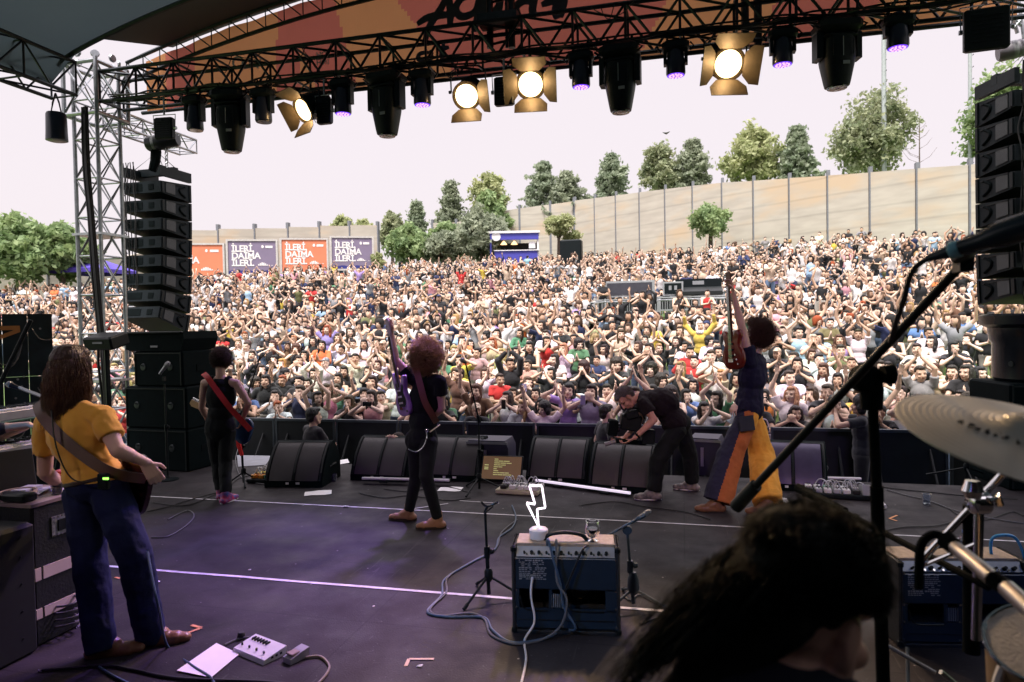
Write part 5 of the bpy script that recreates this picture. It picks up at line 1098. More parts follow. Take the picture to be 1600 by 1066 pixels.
m = MB(); m.lathe([(.02, -.03), (.035, -.02), (.035, .02), (.02, .03)], D(1530, 785, 2.03), axis=RT, n=14); m.lathe([(.02, 0), (.03, .02), (.02, .05)], D(1520, 778, 2.0), axis=UP, n=10); m.tube([D(1545, 782, 2), D(1558, 775, 2), D(1562, 790, 2)], .012, 6); m.build('clamp', CHROME, root, world=True, smooth=True)
m = MB(); m.cyl(D(1518, 790, 2.1), D(1518, 1020, 2.1), .024, n=10); m.build('sleeve', BLKM, root, world=True, smooth=True)
DRM = mat('drum_head', (.5, .46, .42), .6, var=.15, scale=20, bump=.2, bscale=120); DRS = mat('drum_shell', (.25, .17, .10), .4)
dc = D(1640, 1010, 1.5); root = thing('drum', 'small drum with a worn pale head at the lower right edge', 'drum', tuple(dc)); ax = (V((0, 0, 1))*.75 + (CAM-dc).normalized()*.45).normalized()
m = MB(); m.lathe([(.118, -.16), (.118, 0)], axis=ax, n=32); m.build('shell', DRS, root, smooth=True); m = MB(); m.lathe([(.118, .0), (.116, .005), (.0, .006)], axis=ax, n=32, cap=False); m.build('drum_head', DRM, root, smooth=True)
m = MB(); m.tube([V(ax)*.004+(frame(ax)[1]*math.cos(q*math.pi/16)+frame(ax)[2]*math.sin(q*math.pi/16))*.119 for q in range(33)], .005, 6, cap=False); m.build('hoop', CHROME, root, smooth=True)
m = MB(); m.tube(spline([D(1568, 1040, 1.5), D(1560, 1060, 1.5), D(1553, 1090, 1.5)], 4), .010, 7); tag(m.build('support_rod', WHITEP, smooth=True), 'pale curved rod under the small drum', 'rod')
root = thing('tripod_legs', 'thin folding hardware legs in the dark lower right area', 'drum stand', tuple(D(1420, 1040, 2.2)))
m = MB(); m.cyl(D(1388, 1010, 2.3), D(1462, 1052, 2.2), .007, n=7); m.cyl(D(1418, 1012, 2.3), D(1420, 1100, 2.2), .006, n=7); m.cyl(D(1470, 1050, 2.2), D(1500, 1075, 2.2), .008, n=7); m.build('leg', SILV, root, world=True, smooth=True)
# thin stands far right at stage edge
b = ZP(1510, 752); dB = (b-CAM).dot(FW); stand(b, D(1512, 690, dB), 'low tripod stand standing by the barrier at right', rot=.4, legr=.42, r=.012)
# drummer riser below the picture
rs = MB(); rs.box((.1, -.55, .2), (3.2, 3.0, .4)); o = rs.build('drum_riser', BLKM); tag(o, 'black drum riser under the photographer and drummer', 'riser')

# ------------------------------------------------------------------ flight case, keyboards, laptop on the left
CASE = mat('case_black', (.008, .011, .012), .55, var=.3, scale=8, bump=.2, bscale=60); CREAM = mat('cream_panel', (.6, .5, .45), .5, var=.06)
fc = thing('flight_case', 'tall black rack case with two cream stripes and a chrome latch at left', 'flight case', (-4.2, 3.47, 0))
m = MB(); m.bbox((0, 0, .43), (.8, .44, .86), .015); m.build('case_body', CASE, fc)
m = MB(); m.box((0, 0, .862), (.82, .46, .02)); m.build('case_top', mat('case_top', (.25, .2, .19), .5, var=.3), fc)
for z, h_ in ((.44, .075), (.20, .06)):
    m = MB()
    for y0, y1 in ((-.215, -.175), (-.16, .075), (.09, .21)): m.box((.402, (y0+y1)/2, z), (.01, y1-y0, h_))
    m.build('cream_stripe', CREAM, fc)
m = MB(); m.box((.402, -.0, .70), (.012, .19, .12)); lt = m.build('latch_dish', mat('latch_steel', (.35, .36, .38), .4, .8, var=.5, scale=60), fc)
m = MB(); m.box((.41, -.0, .70), (.012, .11, .07)); m.box((.415, .05, .70), (.02, .012, .13)); m.build('latch', BLK, lt)
m = MB()
for q in range(7):
    a = V((.412, -.085+.028*q, .755)); m.cyl(a, a+V((.004, 0, 0)), .006, n=6); a.z = .645; m.cyl(a, a+V((.004, 0, 0)), .006, n=6)
m.build('rivet', CHROME, lt)
fc2 = thing('speaker_cabinet', 'plain black cabinet with a column of screws in the lower left corner', 'cabinet', (-4.18, 2.86, 0))
m = MB(); m.bbox((0, 0, .39), (.86, .74, .78), .02); m.build('case_body', mat('cabinet_black', (.005, .009, .009), .75, var=.3), fc2)
m = MB()
for z in (.12, .28, .44, .6, .72): m.lathe([(.007, 0), (.005, .004)], (.431, .27, z), axis=(1, 0, 0), n=8)
m.build('screw', DKMET, fc2, smooth=True)
# things on the case
def onp(x, y, d): return D(x, y, d)
KEYW = mat('key_white', (.7, .72, .74), .35); KBDY = mat('keyboard_grey', (.3, .33, .36), .45)
def keyboard(c, L, dp, rz, lab, n=38, body=KBDY):
    root = thing('keyboard', lab, 'keyboard', tuple(c), rz); m = MB(); m.bbox((0, 0, -.035), (L, dp, .07), .008); m.build('body', body, root)
    m = MB(); kw = (L-.08)/n
    for i in range(n): m.box((-L/2+.04+kw*(i+.5), -dp*.18, .006), (kw*.92, dp*.55, .012))
    m.build('white_keys', KEYW, root, kind=None); m = MB()
    for i in range(n):
        if i % 7 not in (2, 6): m.box((-L/2+.04+kw*(i+1), -dp*.06, .016), (kw*.5, dp*.3, .012))
    m.build('black_keys', BLK, root); m = MB()
    for i in range(16): m.cyl((-L/2+.1+i*(L-.2)/15, dp*.33, 0), (-L/2+.1+i*(L-.2)/15, dp*.33, .018), .009, n=7)
    m.build('knobs', BLK, root, smooth=True); return root
keyboard((-5.05, 4.05, 1.32), 1.15, .32, R(90+4), 'upper keyboard with white keys under the dark sleeved arm')
keyboard((-5.0, 4.1, 1.06), 1.2, .34, R(90+2), 'lower synthesiser with rows of knobs below the other keyboard')
ks = thing('keyboard_stand', 'dark crossed stand under the two keyboards', 'stand', (-5.05, 4.07, 0))
for y in (3.6, 4.55): m = MB(); m.cyl((-5.25, y, 0), (-4.9, y, 1.28), .02, n=8); m.cyl((-4.8, y, 0), (-5.2, y, 1.0), .02, n=8); m.cyl((-5.25, y, 1.24), (-4.86, y, 1.24), .015, n=6); m.cyl((-5.2, y, .97), (-4.82, y, .97), .015, n=6); m.build('crossed_frame', DKMET, ks, world=True, smooth=True)
gm_ = MB(); gm_.box((-5.6, 4.4, 1.17), (.4, 1.4, .01)); tag(gm_.build('green_board', mat('green_cloth', (.02, .09, .05), .6)), 'dark green flat board behind the lower synthesiser', 'board')
lap = thing('laptop', 'open black laptop seen from behind on the flight case', 'laptop', (-4.36, 3.5, .875), R(68))
m = MB(); m.bbox((0, .0, .008), (.36, .25, .016), .004); m.build('base', BLK, lap); m = MB(); M = Matrix.Rotation(R(-16), 3, 'X'); m.bbox(V((0, -.12, .02))+M@V((0, 0, .12)), (.36, .01, .25), .004, M); m.build('screen_lid', mat('laptop_lid', (.006, .010, .010), .5), lap)
m = MB(); m.bbox((-3.95, 3.62, .93), (.1, .12, .1), .01); m.bbox((-3.97, 3.62, .99), (.06, .1, .02), .004); tag(m.build('red_box', mat('red_paint', (.45, .03, .03), .45)), 'red electronic box behind the elbow of the yellow shirted player', 'box')
m = MB(); m.box((-4.05, 3.5, .885), (.13, .2, .006), rz=.4); m.box((-4.1, 3.48, .9), (.1, .15, .02), rz=.2); tag(m.build('papers', mat('blue_paper', (.45, .5, .6), .6)), 'pale blue papers lying on the flight case', 'papers')
tb = thing('red_drink', 'short glass with red drink on the flight case', 'glass', (-3.88, 3.5, .873)); m = MB(); m.lathe([(.035, 0), (.038, .1), (.036, .1), (.033, .006)], n=16); m.build('glass', WATER, tb, smooth=True); m = MB(); m.lathe([(.03, .008), (.033, .05), (0, .052)], n=14); m.build('drink', mat('red_liquid', (.3, .02, .02), .2), tb, smooth=True)
m = MB(); m.tube([V((-4.05+.09*math.cos(t), 3.38+.1*math.sin(t), .882+.002*t)) for t in [q*.4 for q in range(44)]], .006, 5); tag(m.build('cable_coil', mat('tan_cable', (.3, .25, .2), .5), smooth=True), 'coiled tan cable lying on the flight case top', 'cable')
m = MB(); m.bbox((-3.95, 3.3, .9), (.18, .1, .05), .01); m.bbox((-4.12, 3.32, .895), (.12, .1, .04), .01); o = m.build('audio_interface', BLK, smooth=True); tag(o, 'small black device with blue lights at the near corner of the flight case', 'device')
# LED wall panel at the left edge
lw0 = D(-40, 492, 7.0); lw1 = D(81, 490, 7.4); X = (lw1-lw0); X.z = 0; W = X.length; X.normalize(); Nn = X.cross(V((0, 0, 1))); bz_ = .1; H = lw1.z-bz_
led = thing('video_wall', 'dark video wall panel with hanging cables and an orange arrow at the left edge', 'screen', (lw0.x, lw0.y, bz_))
def LP(u, v_, n_=0): return X*u+V((0, 0, v_))+Nn*n_
for q in range(3):
    for r_ in range(3):
        m = MB(); u0, u1, v0, v1 = q*W/3+.003, (q+1)*W/3-.003, r_*H/3+.003, (r_+1)*H/3-.003; m.ring([[LP(u0, v0), LP(u1, v0), LP(u1, v1), LP(u0, v1)], [LP(u0, v0, -.08), LP(u1, v0, -.08), LP(u1, v1, -.08), LP(u0, v1, -.08)]]); m.build('panel', mat('led_panel_back', (.008, .02, .026), .5, var=.5, scale=6), led)
m = MB()
for q in range(9): u = random.uniform(.1, W-.1); v_ = random.uniform(.2, H-.1); m.tube(spline([LP(u, v_, .02), LP(u+.08, v_-.12, .05), LP(u+.2, v_-.1, .05), LP(u+.26, v_+.08, .02)], 5), .006, 5)
m.build('cable', GCAB, led, smooth=True)
m = MB()
for q in range(22): a = LP(random.uniform(.05, W-.05), random.uniform(.1, H-.02), .004); m.cyl(a, a+Nn*.01, .012, n=6)
m.build('connector', PLATE, led)
m = MB(); a, b, c = D(0, 513, 7.15), D(41, 512, 7.3), D(0, 527, 7.15); a, b, c = [p-led.location for p in (a, b, c)]
for p, q in ((a, b), (c, b)): s_ = V((0, 0, .022)); m.ring([[p-s_+Nn*.03, q-s_+Nn*.03, q+s_+Nn*.03, p+s_+Nn*.03], [p-s_+Nn*.04, q-s_+Nn*.04, q+s_+Nn*.04, p+s_+Nn*.04]])
m.build('orange_arrow', mat('orange_mark', (.35, .16, .05), .6), led)
m = MB(); m.cyl(D(0, 600, 6.3), D(48, 500, 6.4), .02, n=7); tag(m.build('slanted_pole', BLK, smooth=True), 'dark slanting pole in front of the video wall', 'pole')
m = MB(); c = D(166, 533, 8.4); m.bbox((0, 0, 0), (.42, .3, .16), .02, Matrix.Rotation(R(14), 3, 'X')); o = m.build('hanging_monitor', BLK, smooth=True, sharp=25); o.location = c; m = MB(); m.box((.02, -.155, -.02), (.14, .01, .022)); m.build('badge', PLATE, o); m = MB(); m.cyl((0, 0, -.1), (.02, 0, -1.8), .03, n=8); m.build('pole', BLK, o); tag(o, 'small dark speaker on a pole between tower and long haired player', 'speaker')
# pale lacquered floor ramp piece left of the first monitor
m = MB(); m.add([ZP(370, 712), ZP(425, 713), ZP(415, 727), ZP(372, 730)], [(0, 1, 2, 3)]); [setattr(p, 'z', .006) for p in m.v]; tag(m.build('floor_sheet', mat('grey_sheet', (.32, .33, .38), .5)), 'pale grey sheet on the stage edge behind the left pedalboard', 'sheet')

# ------------------------------------------------------------------ pit barrier, FOH
BAR = mat('barrier_black', (.010, .013, .016), .5, var=.2); BARE = mat('barrier_edge', (.10, .12, .14), .4, .7)
def barrier(x0, x1, y0, y1, lab, zt=.40):
    a, b = V((x0, y0, -.885)), V((x1, y1, -.885)); d = (b-a).normalized(); n_ = V((-d.y, d.x, 0)); M = Matrix((d, n_, V((0, 0, 1)))).transposed(); L = (b-a).length; c = (a+b)/2
    root = thing('crowd_barrier', lab, 'barrier', tuple(c), 0, 'black crowd barriers along the pit'); H = zt+.885
    m = MB(); m.box((0, 0, H/2), (L-.06, .03, H-.08), M); m.build('panel', BAR, root)
    m = MB()
    for s_ in (-1, 1): m.box(d*s_*(L/2-.02)+V((0, 0, H/2)), (.03, .05, H), M)
    m.box((0, 0, H-.02), (L, .07, .04), M); m.box((0, 0, .05), (L, .06, .04), M); m.build('frame', BARE, root)
    m = MB(); m.box(V((0, 0, .012))-n_*.45, (L-.1, .8, .02), M); m.build('foot_plate', BAR, root)
    for s_ in (-.3, .3): m = MB(); m.cyl(d*s_*L+V((0, 0, H*.8)), d*s_*L-n_*.7+V((0, 0, .03)), .018, n=6); m.build('brace', BAR, root)
XB = [-8.9+1.12*i for i in range(14)]
ordn = ['leftmost', 'second from the left', 'third from the left', 'fourth from the left', 'fifth from the left', 'sixth from the left', 'seventh from the left', 'eighth from the left', 'ninth from the left', 'tenth from the left', 'eleventh from the left', 'twelfth from the left', 'last on the right']
for i in range(13): barrier(XB[i]+.01, XB[i+1]-.01, 10.15, 10.15, 'black crowd barrier section, %s in the row' % ordn[i], zt=.40)
GALV = mat('galvanised', (.5, .53, .55), .4, .6)
def table(c, w_, lab, h=.9): 
    root = thing('equipment_case', lab, 'equipment case', tuple(c), random.uniform(-.1, .1), 'mixing desk cases in the crowd'); m = MB(); m.bbox((0, 0, h*.7), (w_, .7, h*.5), .02); m.build('case_body', CASE, root)
    m = MB()
    for x in (-w_/2, w_/2):
        for y in (-.36, .36): m.box((x, y, h*.5), (.05, .05, h))
    for z in (h*.46, h*.95):
        for y in (-.36, .36): m.box((0, y, z), (w_, .04, .05))
        for x in (-w_/2, w_/2): m.box((x, 0, z), (.04, .7, .05))
    m.build('edge_frame', GALV, root); return root
fy = 26.5; 
def fp(px_, dy=0): p = YP(px_, 480, fy+dy); p.z = hz(fy+dy, p.x); return p
for x_, w_, lb, dy in ((952, 1.0, 'leftmost silver edged case beside the standing man in black', 0), (988, 2.0, 'wide silver edged case under the long grey screen', 0), (1028, 1.6, 'silver edged case in the middle of the mixing position', .3), (1062, 1.5, 'silver edged case left of the big mixing console', 0), (1092, 2.0, 'silver edged case carrying the big mixing console', 0), (1122, 1.3, 'rightmost silver edged case of the mixing position', .2)): table(fp(x_, dy), w_, lb, h=.95)
p = fp(984); sc_ = thing('desk_screen', 'long grey screen facing the stage at the mixing position', 'screen', tuple(p+V((0, 0, .97)))); m = MB(); m.box((0, 0, .35), (1.9, .12, .62)); m.build('frame', GALV, sc_); m = MB(); m.box((0, -.07, .35), (1.7, .02, .46)); m.build('panel', mat('screen_grey', (.05, .05, .065), .5), sc_)
p = fp(1092); sc_ = thing('mixing_console', 'black mixing console with raised lid at the mixing position', 'mixing console', tuple(p+V((0, 0, .97)))); m = MB(); m.prism([(-.4, 0), (.4, 0), (.4, .32), (-.4, .12)], -.85, .85, X=(0, 1, 0), Yv=(0, 0, 1), N=(1, 0, 0)); m.build('desk', CASE, sc_); m = MB(); m.box((0, .45, .42), (1.7, .06, .42)); m.build('lid', BLK, sc_); m = MB(); m.box((0, .415, .48), (.42, .02, .14)); m.build('badge', PLATE, sc_)
p = fp(1052); sc_ = thing('rack_unit', 'small grey rack box left of the mixing console', 'rack', tuple(p+V((0, 0, .97)))); m = MB(); m.box((0, 0, .27), (.75, .5, .52)); m.build('frame', GALV, sc_); m = MB(); m.box((0, -.26, .27), (.62, .02, .4)); m.build('face', BLK, sc_); m = MB(); m.box((-.1, -.275, .3), (.1, .01, .16)); m.box((.1, -.275, .3), (.1, .01, .16)); m.build('display', PLATE, sc_)
for i, x_ in enumerate((928, 962, 995, 1028, 1062, 1096, 1128)):
    p = fp(x_, -1.6); root = thing('steel_barrier', 'galvanised rail barrier ' + ('left of the standing man in black', 'in front of the standing man in black', 'in front of the long grey screen', 'between grey screen and rack box', 'in front of the rack box', 'in front of the mixing console', 'right of the mixing console')[i], 'barrier', tuple(p), 0, 'galvanised barriers around the mixing position'); m = MB(); w2 = .76
    m.tube(spline([(-w2, 0, 0), (-w2, 0, .95), (-w2+.12, 0, 1.08), (w2-.12, 0, 1.08), (w2, 0, .95), (w2, 0, 0)], 4), .022, 6); m.cyl((-w2, 0, .2), (w2, 0, .2), .02, n=6); m.build('frame', GALV, root, smooth=True)
    m = MB()
    for q in range(9): x = -w2+.1+q*(2*w2-.2)/8; m.cyl((x, 0, .2), (x, 0, 1.07), .01, n=5)
    m.build('bars', GALV, root, smooth=True)
p = fp(945, .0); 
# ------------------------------------------------------------------ people
def skinmat(name='skin', objcol=True, c=(.6, .38, .28)):
    m = mat(name, c, .55, var=.07, scale=9, objcol=objcol, bump=.04, bscale=120); n, l = m.node_tree.nodes, m.node_tree.links; b = n['Principled BSDF']; src = b.inputs['Base Color'].links[0].from_socket
    b.inputs['Subsurface Weight'].default_value = 0
    at = n.new('ShaderNodeAttribute'); at.attribute_name = 'hc'; sp = n.new('ShaderNodeSeparateXYZ'); l.new(at.outputs['Vector'], sp.inputs[0])
    def math_(op, a, b_=None):
        q = n.new('ShaderNodeMath'); q.operation = op
        for i, s_ in enumerate((a, b_)):
            if s_ is None: continue
            if isinstance(s_, (int, float)): q.inputs[i].default_value = s_
            else: l.new(s_, q.inputs[i])
        return q.outputs[0]
    ax = math_('ABSOLUTE', sp.outputs[0]); gate = math_('GREATER_THAN', sp.outputs[1], .04)
    def blob(cx, cz, rx, rz, fac=1.0, x=ax):
        u = math_('DIVIDE', math_('SUBTRACT', x, cx), rx); v_ = math_('DIVIDE', math_('SUBTRACT', sp.outputs[2], cz), rz); d = math_('ADD', math_('MULTIPLY', u, u), math_('MULTIPLY', v_, v_))
        q = n.new('ShaderNodeMapRange'); q.inputs[1].default_value = .6; q.inputs[2].default_value = 1.3; q.inputs[3].default_value = fac; q.inputs[4].default_value = 0; l.new(d, q.inputs[0]); return math_('MULTIPLY', q.outputs[0], gate)
    def over(src, f_, c_):
        q = n.new('ShaderNodeMix'); q.data_type = 'RGBA'; l.new(f_, q.inputs[0]); l.new(src, q.inputs[6]); q.inputs[7].default_value = c_ + (1,); return q.outputs[2]
    src = over(src, blob(.033, .0, .014, .0075, .9), (.05, .03, .025)); src = over(src, blob(.034, .024, .021, .005, .7), (.04, .025, .02)); src = over(src, blob(0, -.064, .027, .010, .85, x=sp.outputs[0]), (.35, .08, .07))
    l.new(src, b.inputs['Base Color']); return m
SKIN = skinmat()
CLOTH = mat('cloth', rough=.85, var=.16, scale=7, objcol=True, bump=.55, bscale=11, sheen=.2)
HAIR = mat('hair', rough=.5, var=.5, scale=30, objcol=True, bump=.9, bscale=55, stretch=(1, 1, .25))
SHOE = mat('shoe', rough=.5, var=.1, objcol=True)

def capsule(p0, p1, r0, r1, n=12, fl=None, flat=1.0, cut=False):
    """tapered capsule; fl = direction in which it is flattened by 'flat'"""
    p0, p1 = V(p0), V(p1); a, x, y = frame(p1-p0, fl if fl is not None else V((0, 0, 1))); out = []
    if fl is not None: y = (V(fl) - a*a.dot(V(fl))).normalized(); x = a.cross(y)
    for p, r, angs in ((p0, r0, (-75, -45, -15)), (p1, r1, (-1, 1) if cut else (15, 45, 75))):
        for g_ in angs:
            c = p + a*r*math.sin(R(g_)); rr = r*math.cos(R(g_)); out.append([c + x*rr*math.cos(2*math.pi*i/n) + y*rr*flat*math.sin(2*math.pi*i/n) for i in range(n)])
    m = MB(); m.ring(out); return m.v, m.f
def ellipsoid(c, X, Y_, Z_, n=14, k=10):
    m = MB(); c = V(c); out = []
    for j in range(1, k):
        t = math.pi*j/k; out.append([c + V(X)*math.sin(t)*math.cos(2*math.pi*i/n) + V(Y_)*math.sin(t)*math.sin(2*math.pi*i/n) - V(Z_)*math.cos(t) for i in range(n)])
    m.ring(out); return m.v, m.f
def blobmesh(name, parts, vox, smooth=2, disp=0, dscale=8, decimate=None, head=None):
    me = bpy.data.meshes.new(name); vs, fs = [], []
    for v_, f_2 in parts:
        k_ = len(vs); vs += [tuple(p) for p in v_]; fs += [tuple(i+k_ for i in f) for f in f_2]
    me.from_pydata(vs, [], fs); o = bpy.data.objects.new(name, me); col.objects.link(o)
    r = o.modifiers.new('r', 'REMESH'); r.mode = 'VOXEL'; r.voxel_size = vox; r.use_smooth_shade = True
    if smooth: s_ = o.modifiers.new('s', 'SMOOTH'); s_.factor = .5; s_.iterations = smooth
    if disp:
        tx = bpy.data.textures.new(name, 'CLOUDS'); tx.noise_scale = 1/dscale; tx.noise_depth = 3; d = o.modifiers.new('d', 'DISPLACE'); d.texture = tx; d.strength = disp; d.mid_level = .5
    if decimate: d = o.modifiers.new('q', 'DECIMATE'); d.ratio = decimate
    dg = bpy.context.evaluated_depsgraph_get(); out = bpy.data.meshes.new_from_object(o.evaluated_get(dg)); out.name = name
    bpy.data.objects.remove(o); bpy.data.meshes.remove(me)
    out.polygons.foreach_set('use_smooth', [True]*len(out.polygons))
    if head:
        c, S_, F_, U_, k_ = head; n = len(out.vertices); co = np.empty(n*3); out.vertices.foreach_get('co', co); co = co.reshape(-1, 3) - np.array(c)
        hcv = np.stack([co @ np.array(S_), co @ np.array(F_), co @ np.array(U_)], 1)/k_; far = np.linalg.norm(hcv, axis=1) > .15; hcv[far] = 0
        a = out.attributes.new('hc', 'FLOAT_VECTOR', 'POINT'); a.data.foreach_set('vector', hcv.astype(np.float32).ravel())
    return out
def ik(S, T, l1, l2, pole):
    S, T = V(S), V(T); d = T-S; L = min(d.length, (l1+l2)*.995); d.normalize(); T = S+d*L
    a = (l1*l1-l2*l2+L*L)/(2*L); h = math.sqrt(max(0, l1*l1-a*a)); p = V(pole); p = p-d*p.dot(d)
    if p.length < 1e-5: p = V((0, 0, -1))
    return S+d*a+p.normalized()*h, T
def hand_parts(wr, d, nrm, s=1.0, curl=.35, spread=1.0, thumb=1, k=1.0):
    """wr wrist, d finger direction, nrm palm normal (where fingers curl to), thumb side sign"""
    wr, d, nrm = V(wr), V(d).normalized(), V(nrm); nrm = (nrm-d*nrm.dot(d)).normalized(); sd = d.cross(nrm)*thumb; P_ = []
    for j in range(4):
        off = (j-1.5)*-1; base = wr+d*.088*s+sd*off*.0195*s; P_.append(capsule(wr+sd*off*.011*s+d*.008*s, base, .0155*s, .0115*s, 8, nrm, .8))
        dd = (d+sd*off*.09*spread).normalized(); p = base; L = (.041, .046, .043, .033)[j]*s; rr = (.0092, .0095, .0092, .008)[j]*s*k; cu = curl*(1+.12*j)
        for q, f_3 in enumerate((1, .68, .52)):
            ax = dd*math.cos(cu*(q+.35)) + nrm*math.sin(cu*(q+.35)); e = p+ax*L*f_3; P_.append(capsule(p, e, rr*(1-.08*q), rr*(.92-.08*q), 8)); p = e
    tb = wr+d*.030*s+sd*.024*s; td = (d*.62+sd*.75+nrm*.25).normalized(); t1 = tb+td*.042*s; td2 = (d*.85+sd*.35+nrm*(.25+curl*.5)).normalized(); t2 = t1+td2*.030*s; t3 = t2+(td2+nrm*curl*.4).normalized()*.024*s
    P_ += [capsule(wr+sd*.012*s+d*.01*s, tb, .014*s, .0135*s, 8), capsule(tb, t1, .0135*s, .011*s, 8), capsule(t1, t2, .0105*s, .0095*s, 8), capsule(t2, t3, .0095*s, .008*s, 8)]
    return P_
def head_parts(c, S_, F_, U_, k=1.0):
    c, S_, F_, U_ = V(c), V(S_)*k, V(F_)*k, V(U_)*k
    def q(s, f, u): return c+S_*s+F_*f+U_*u
    P_ = [ellipsoid(q(0, -.012, .022), S_*.074, F_*.094, U_*.096), ellipsoid(q(0, .022, -.035), S_*.061, F_*.072, U_*.085), capsule(q(-.028, .035, -.075), q(.028, .035, -.075), .034*k, .034*k), capsule(q(-.008, .066, -.097), q(.008, .066, -.097), .019*k, .019*k),
          capsule(q(0, .090, .008), q(0, .109, -.030), .008*k, .0125*k), capsule(q(-.012, .098, -.033), q(.012, .098, -.033), .008*k, .008*k), capsule(q(-.045, .070, .026), q(.045, .070, .026), .014*k, .014*k), capsule(q(-.016, .088, -.064), q(.016, .088, -.064), .010*k, .010*k)]
    for s in (-1, 1):
        P_ += [ellipsoid(q(s*.045, .062, -.035), S_*.022, F_*.022, U_*.022), ellipsoid(q(s*.079, -.008, -.012), S_*.008, F_*.020, U_*.033), capsule(q(s*.068, -.003, -.04), q(s*.05, .03, -.085), .018*k, .018*k)]
    return P_
def person_parts(J, k=1.0, hands=True, fem=0.0):
    """J: joints. returns part lists for skin, torso cloth, sleeves, legs"""
    up = (J['neck']-J['pel']).normalized(); S_ = (J['shR']-J['shL']).normalized(); S_ = (S_-up*S_.dot(up)*.6).normalized(); Fd = up.cross(S_).normalized()   # S_ is to the figure's right, Fd forward
    ch = J.get('chest', J['pel'].lerp(J['neck'], .66)); sk = []; hip = (J['hipR']-J['hipL']).normalized(); hf = up.cross(hip).normalized()
    wc = J['pel'].lerp(ch, .45); tw = 1-.10*fem
    torso = lambda g_: [ellipsoid(J['pel']+up*.03, hip*(.158+g_)*k, hf*(.112+g_)*k, up*(.13+g_)*k), ellipsoid(wc, S_*(.138*tw+g_)*k, Fd*(.100+g_)*k, up*.16*k), ellipsoid(ch, S_*(.165*tw+g_)*k, Fd*(.112+g_)*k, up*(.18)*k), ellipsoid(ch.lerp(J['neck'], .55)-up*.02, S_*(.150*tw+g_)*k, Fd*(.085+g_)*k, up*(.085+g_*.5)*k),
                        capsule(J['shL'].lerp(J['neck'], .12)-up*.008, J['neck']-up*.035*k, (.052+g_)*k, (.05+g_)*k), capsule(J['shR'].lerp(J['neck'], .12)-up*.008, J['neck']-up*.035*k, (.052+g_)*k, (.05+g_)*k)]
    hu = J['hU']; hf_ = J['hF']; hs = hf_.cross(hu).normalized()
    sk += torso(0); sk += [capsule(J['neck']-up*.03, J['head']-hu*.06*k-hf_*.012, .056*k, .052*k)]; sk += head_parts(J['head'], hs, hf_, hu, J.get('hk', k)*.98)
    for s in ('L', 'R'):
        sk += [capsule(J['sh'+s], J['el'+s], (.050-.006*fem)*k, .038*k), capsule(J['sh'+s].lerp(J['el'+s], .3), J['sh'+s].lerp(J['el'+s], .6), (.047-.007*fem)*k, (.045-.006*fem)*k), capsule(J['el'+s], J['wr'+s], .039*k, .0255*k), capsule(J['el'+s].lerp(J['wr'+s], .12), J['el'+s].lerp(J['wr'+s], .42), .042*k, .037*k)]
        if hands: sk += hand_parts(J['wr'+s], J['hd'+s], J['hn'+s], k, J.get('cu'+s, .3), J.get('sp'+s, 1), J.get('th'+s, 1), J.get('fk', 1))
        sk += [capsule(J['hip'+s], J['kn'+s], .085*k, .056*k), capsule(J['kn'+s], J['an'+s], .057*k, .037*k), capsule(J['kn'+s].lerp(J['an'+s], .15), J['kn'+s].lerp(J['an'+s], .45), .058*k, .052*k)]
    def sleeves(t, g_, open_=.012): 
        out = []
        for s in ('L', 'R'):
            e = J['sh'+s].lerp(J['el'+s], t) if t <= 1 else J['el'+s]; out.append(capsule(J['sh'+s], e, (.050+g_)*k, (.046+g_+open_)*k, cut=(t <= 1)))
            if t > 1: out.append(capsule(J['el'+s], J['el'+s].lerp(J['wr'+s], min(1, t-1)), (.043+g_)*k, (.033+g_)*k))
        return out
    def legs(g_, wide=0, t=1.0):
        out = [ellipsoid(J['pel']+up*.0, hip*(.162+g_)*k, hf*(.118+g_)*k, up*(.12)*k)]
        for s in ('L', 'R'):
            kn, an = J['kn'+s], J['kn'+s].lerp(J['an'+s], t)
            out += [capsule(J['hip'+s], kn, (.092+g_)*k, (.060+g_+wide)*k), capsule(kn, an, (.061+g_+wide)*k, (.044+g_+wide*1.5)*k, cut=True)]
        return out
    def feet(g_=0):
        out = []
        for s in ('L', 'R'):
            a = J['an'+s]; t_ = (J['toe'+s]-a); t_.z = 0; t_ = t_.normalized() if t_.length > 1e-4 else V((0, 1, 0)); zf = -.055*k
            h = a+V((0, 0, zf))-t_*.035*k; b = a+V((0, 0, zf-.002))+t_*.13*k; pit = J.get('pit'+s, 0); b = b - V((0, 0, pit))
            out += [capsule(h, b, (.040+g_)*k, (.042+g_)*k, 12, (0, 0, 1), .85), capsule(b, b+t_*.045*k, (.040+g_)*k, (.030+g_)*k, 12, (0, 0, 1), .75), capsule(a, a+t_*.06*k+V((0, 0, zf*.6)), (.044+g_)*k, (.040+g_)*k), capsule(a+V((0, 0, .02)), a+V((0, 0, -.03)), (.042+g_)*k, (.046+g_)*k)]
        return out
    return dict(skin=sk, torso=torso, sleeves=sleeves, legs=legs, feet=feet, up=up, S=S_, Fd=Fd, hs=hs)

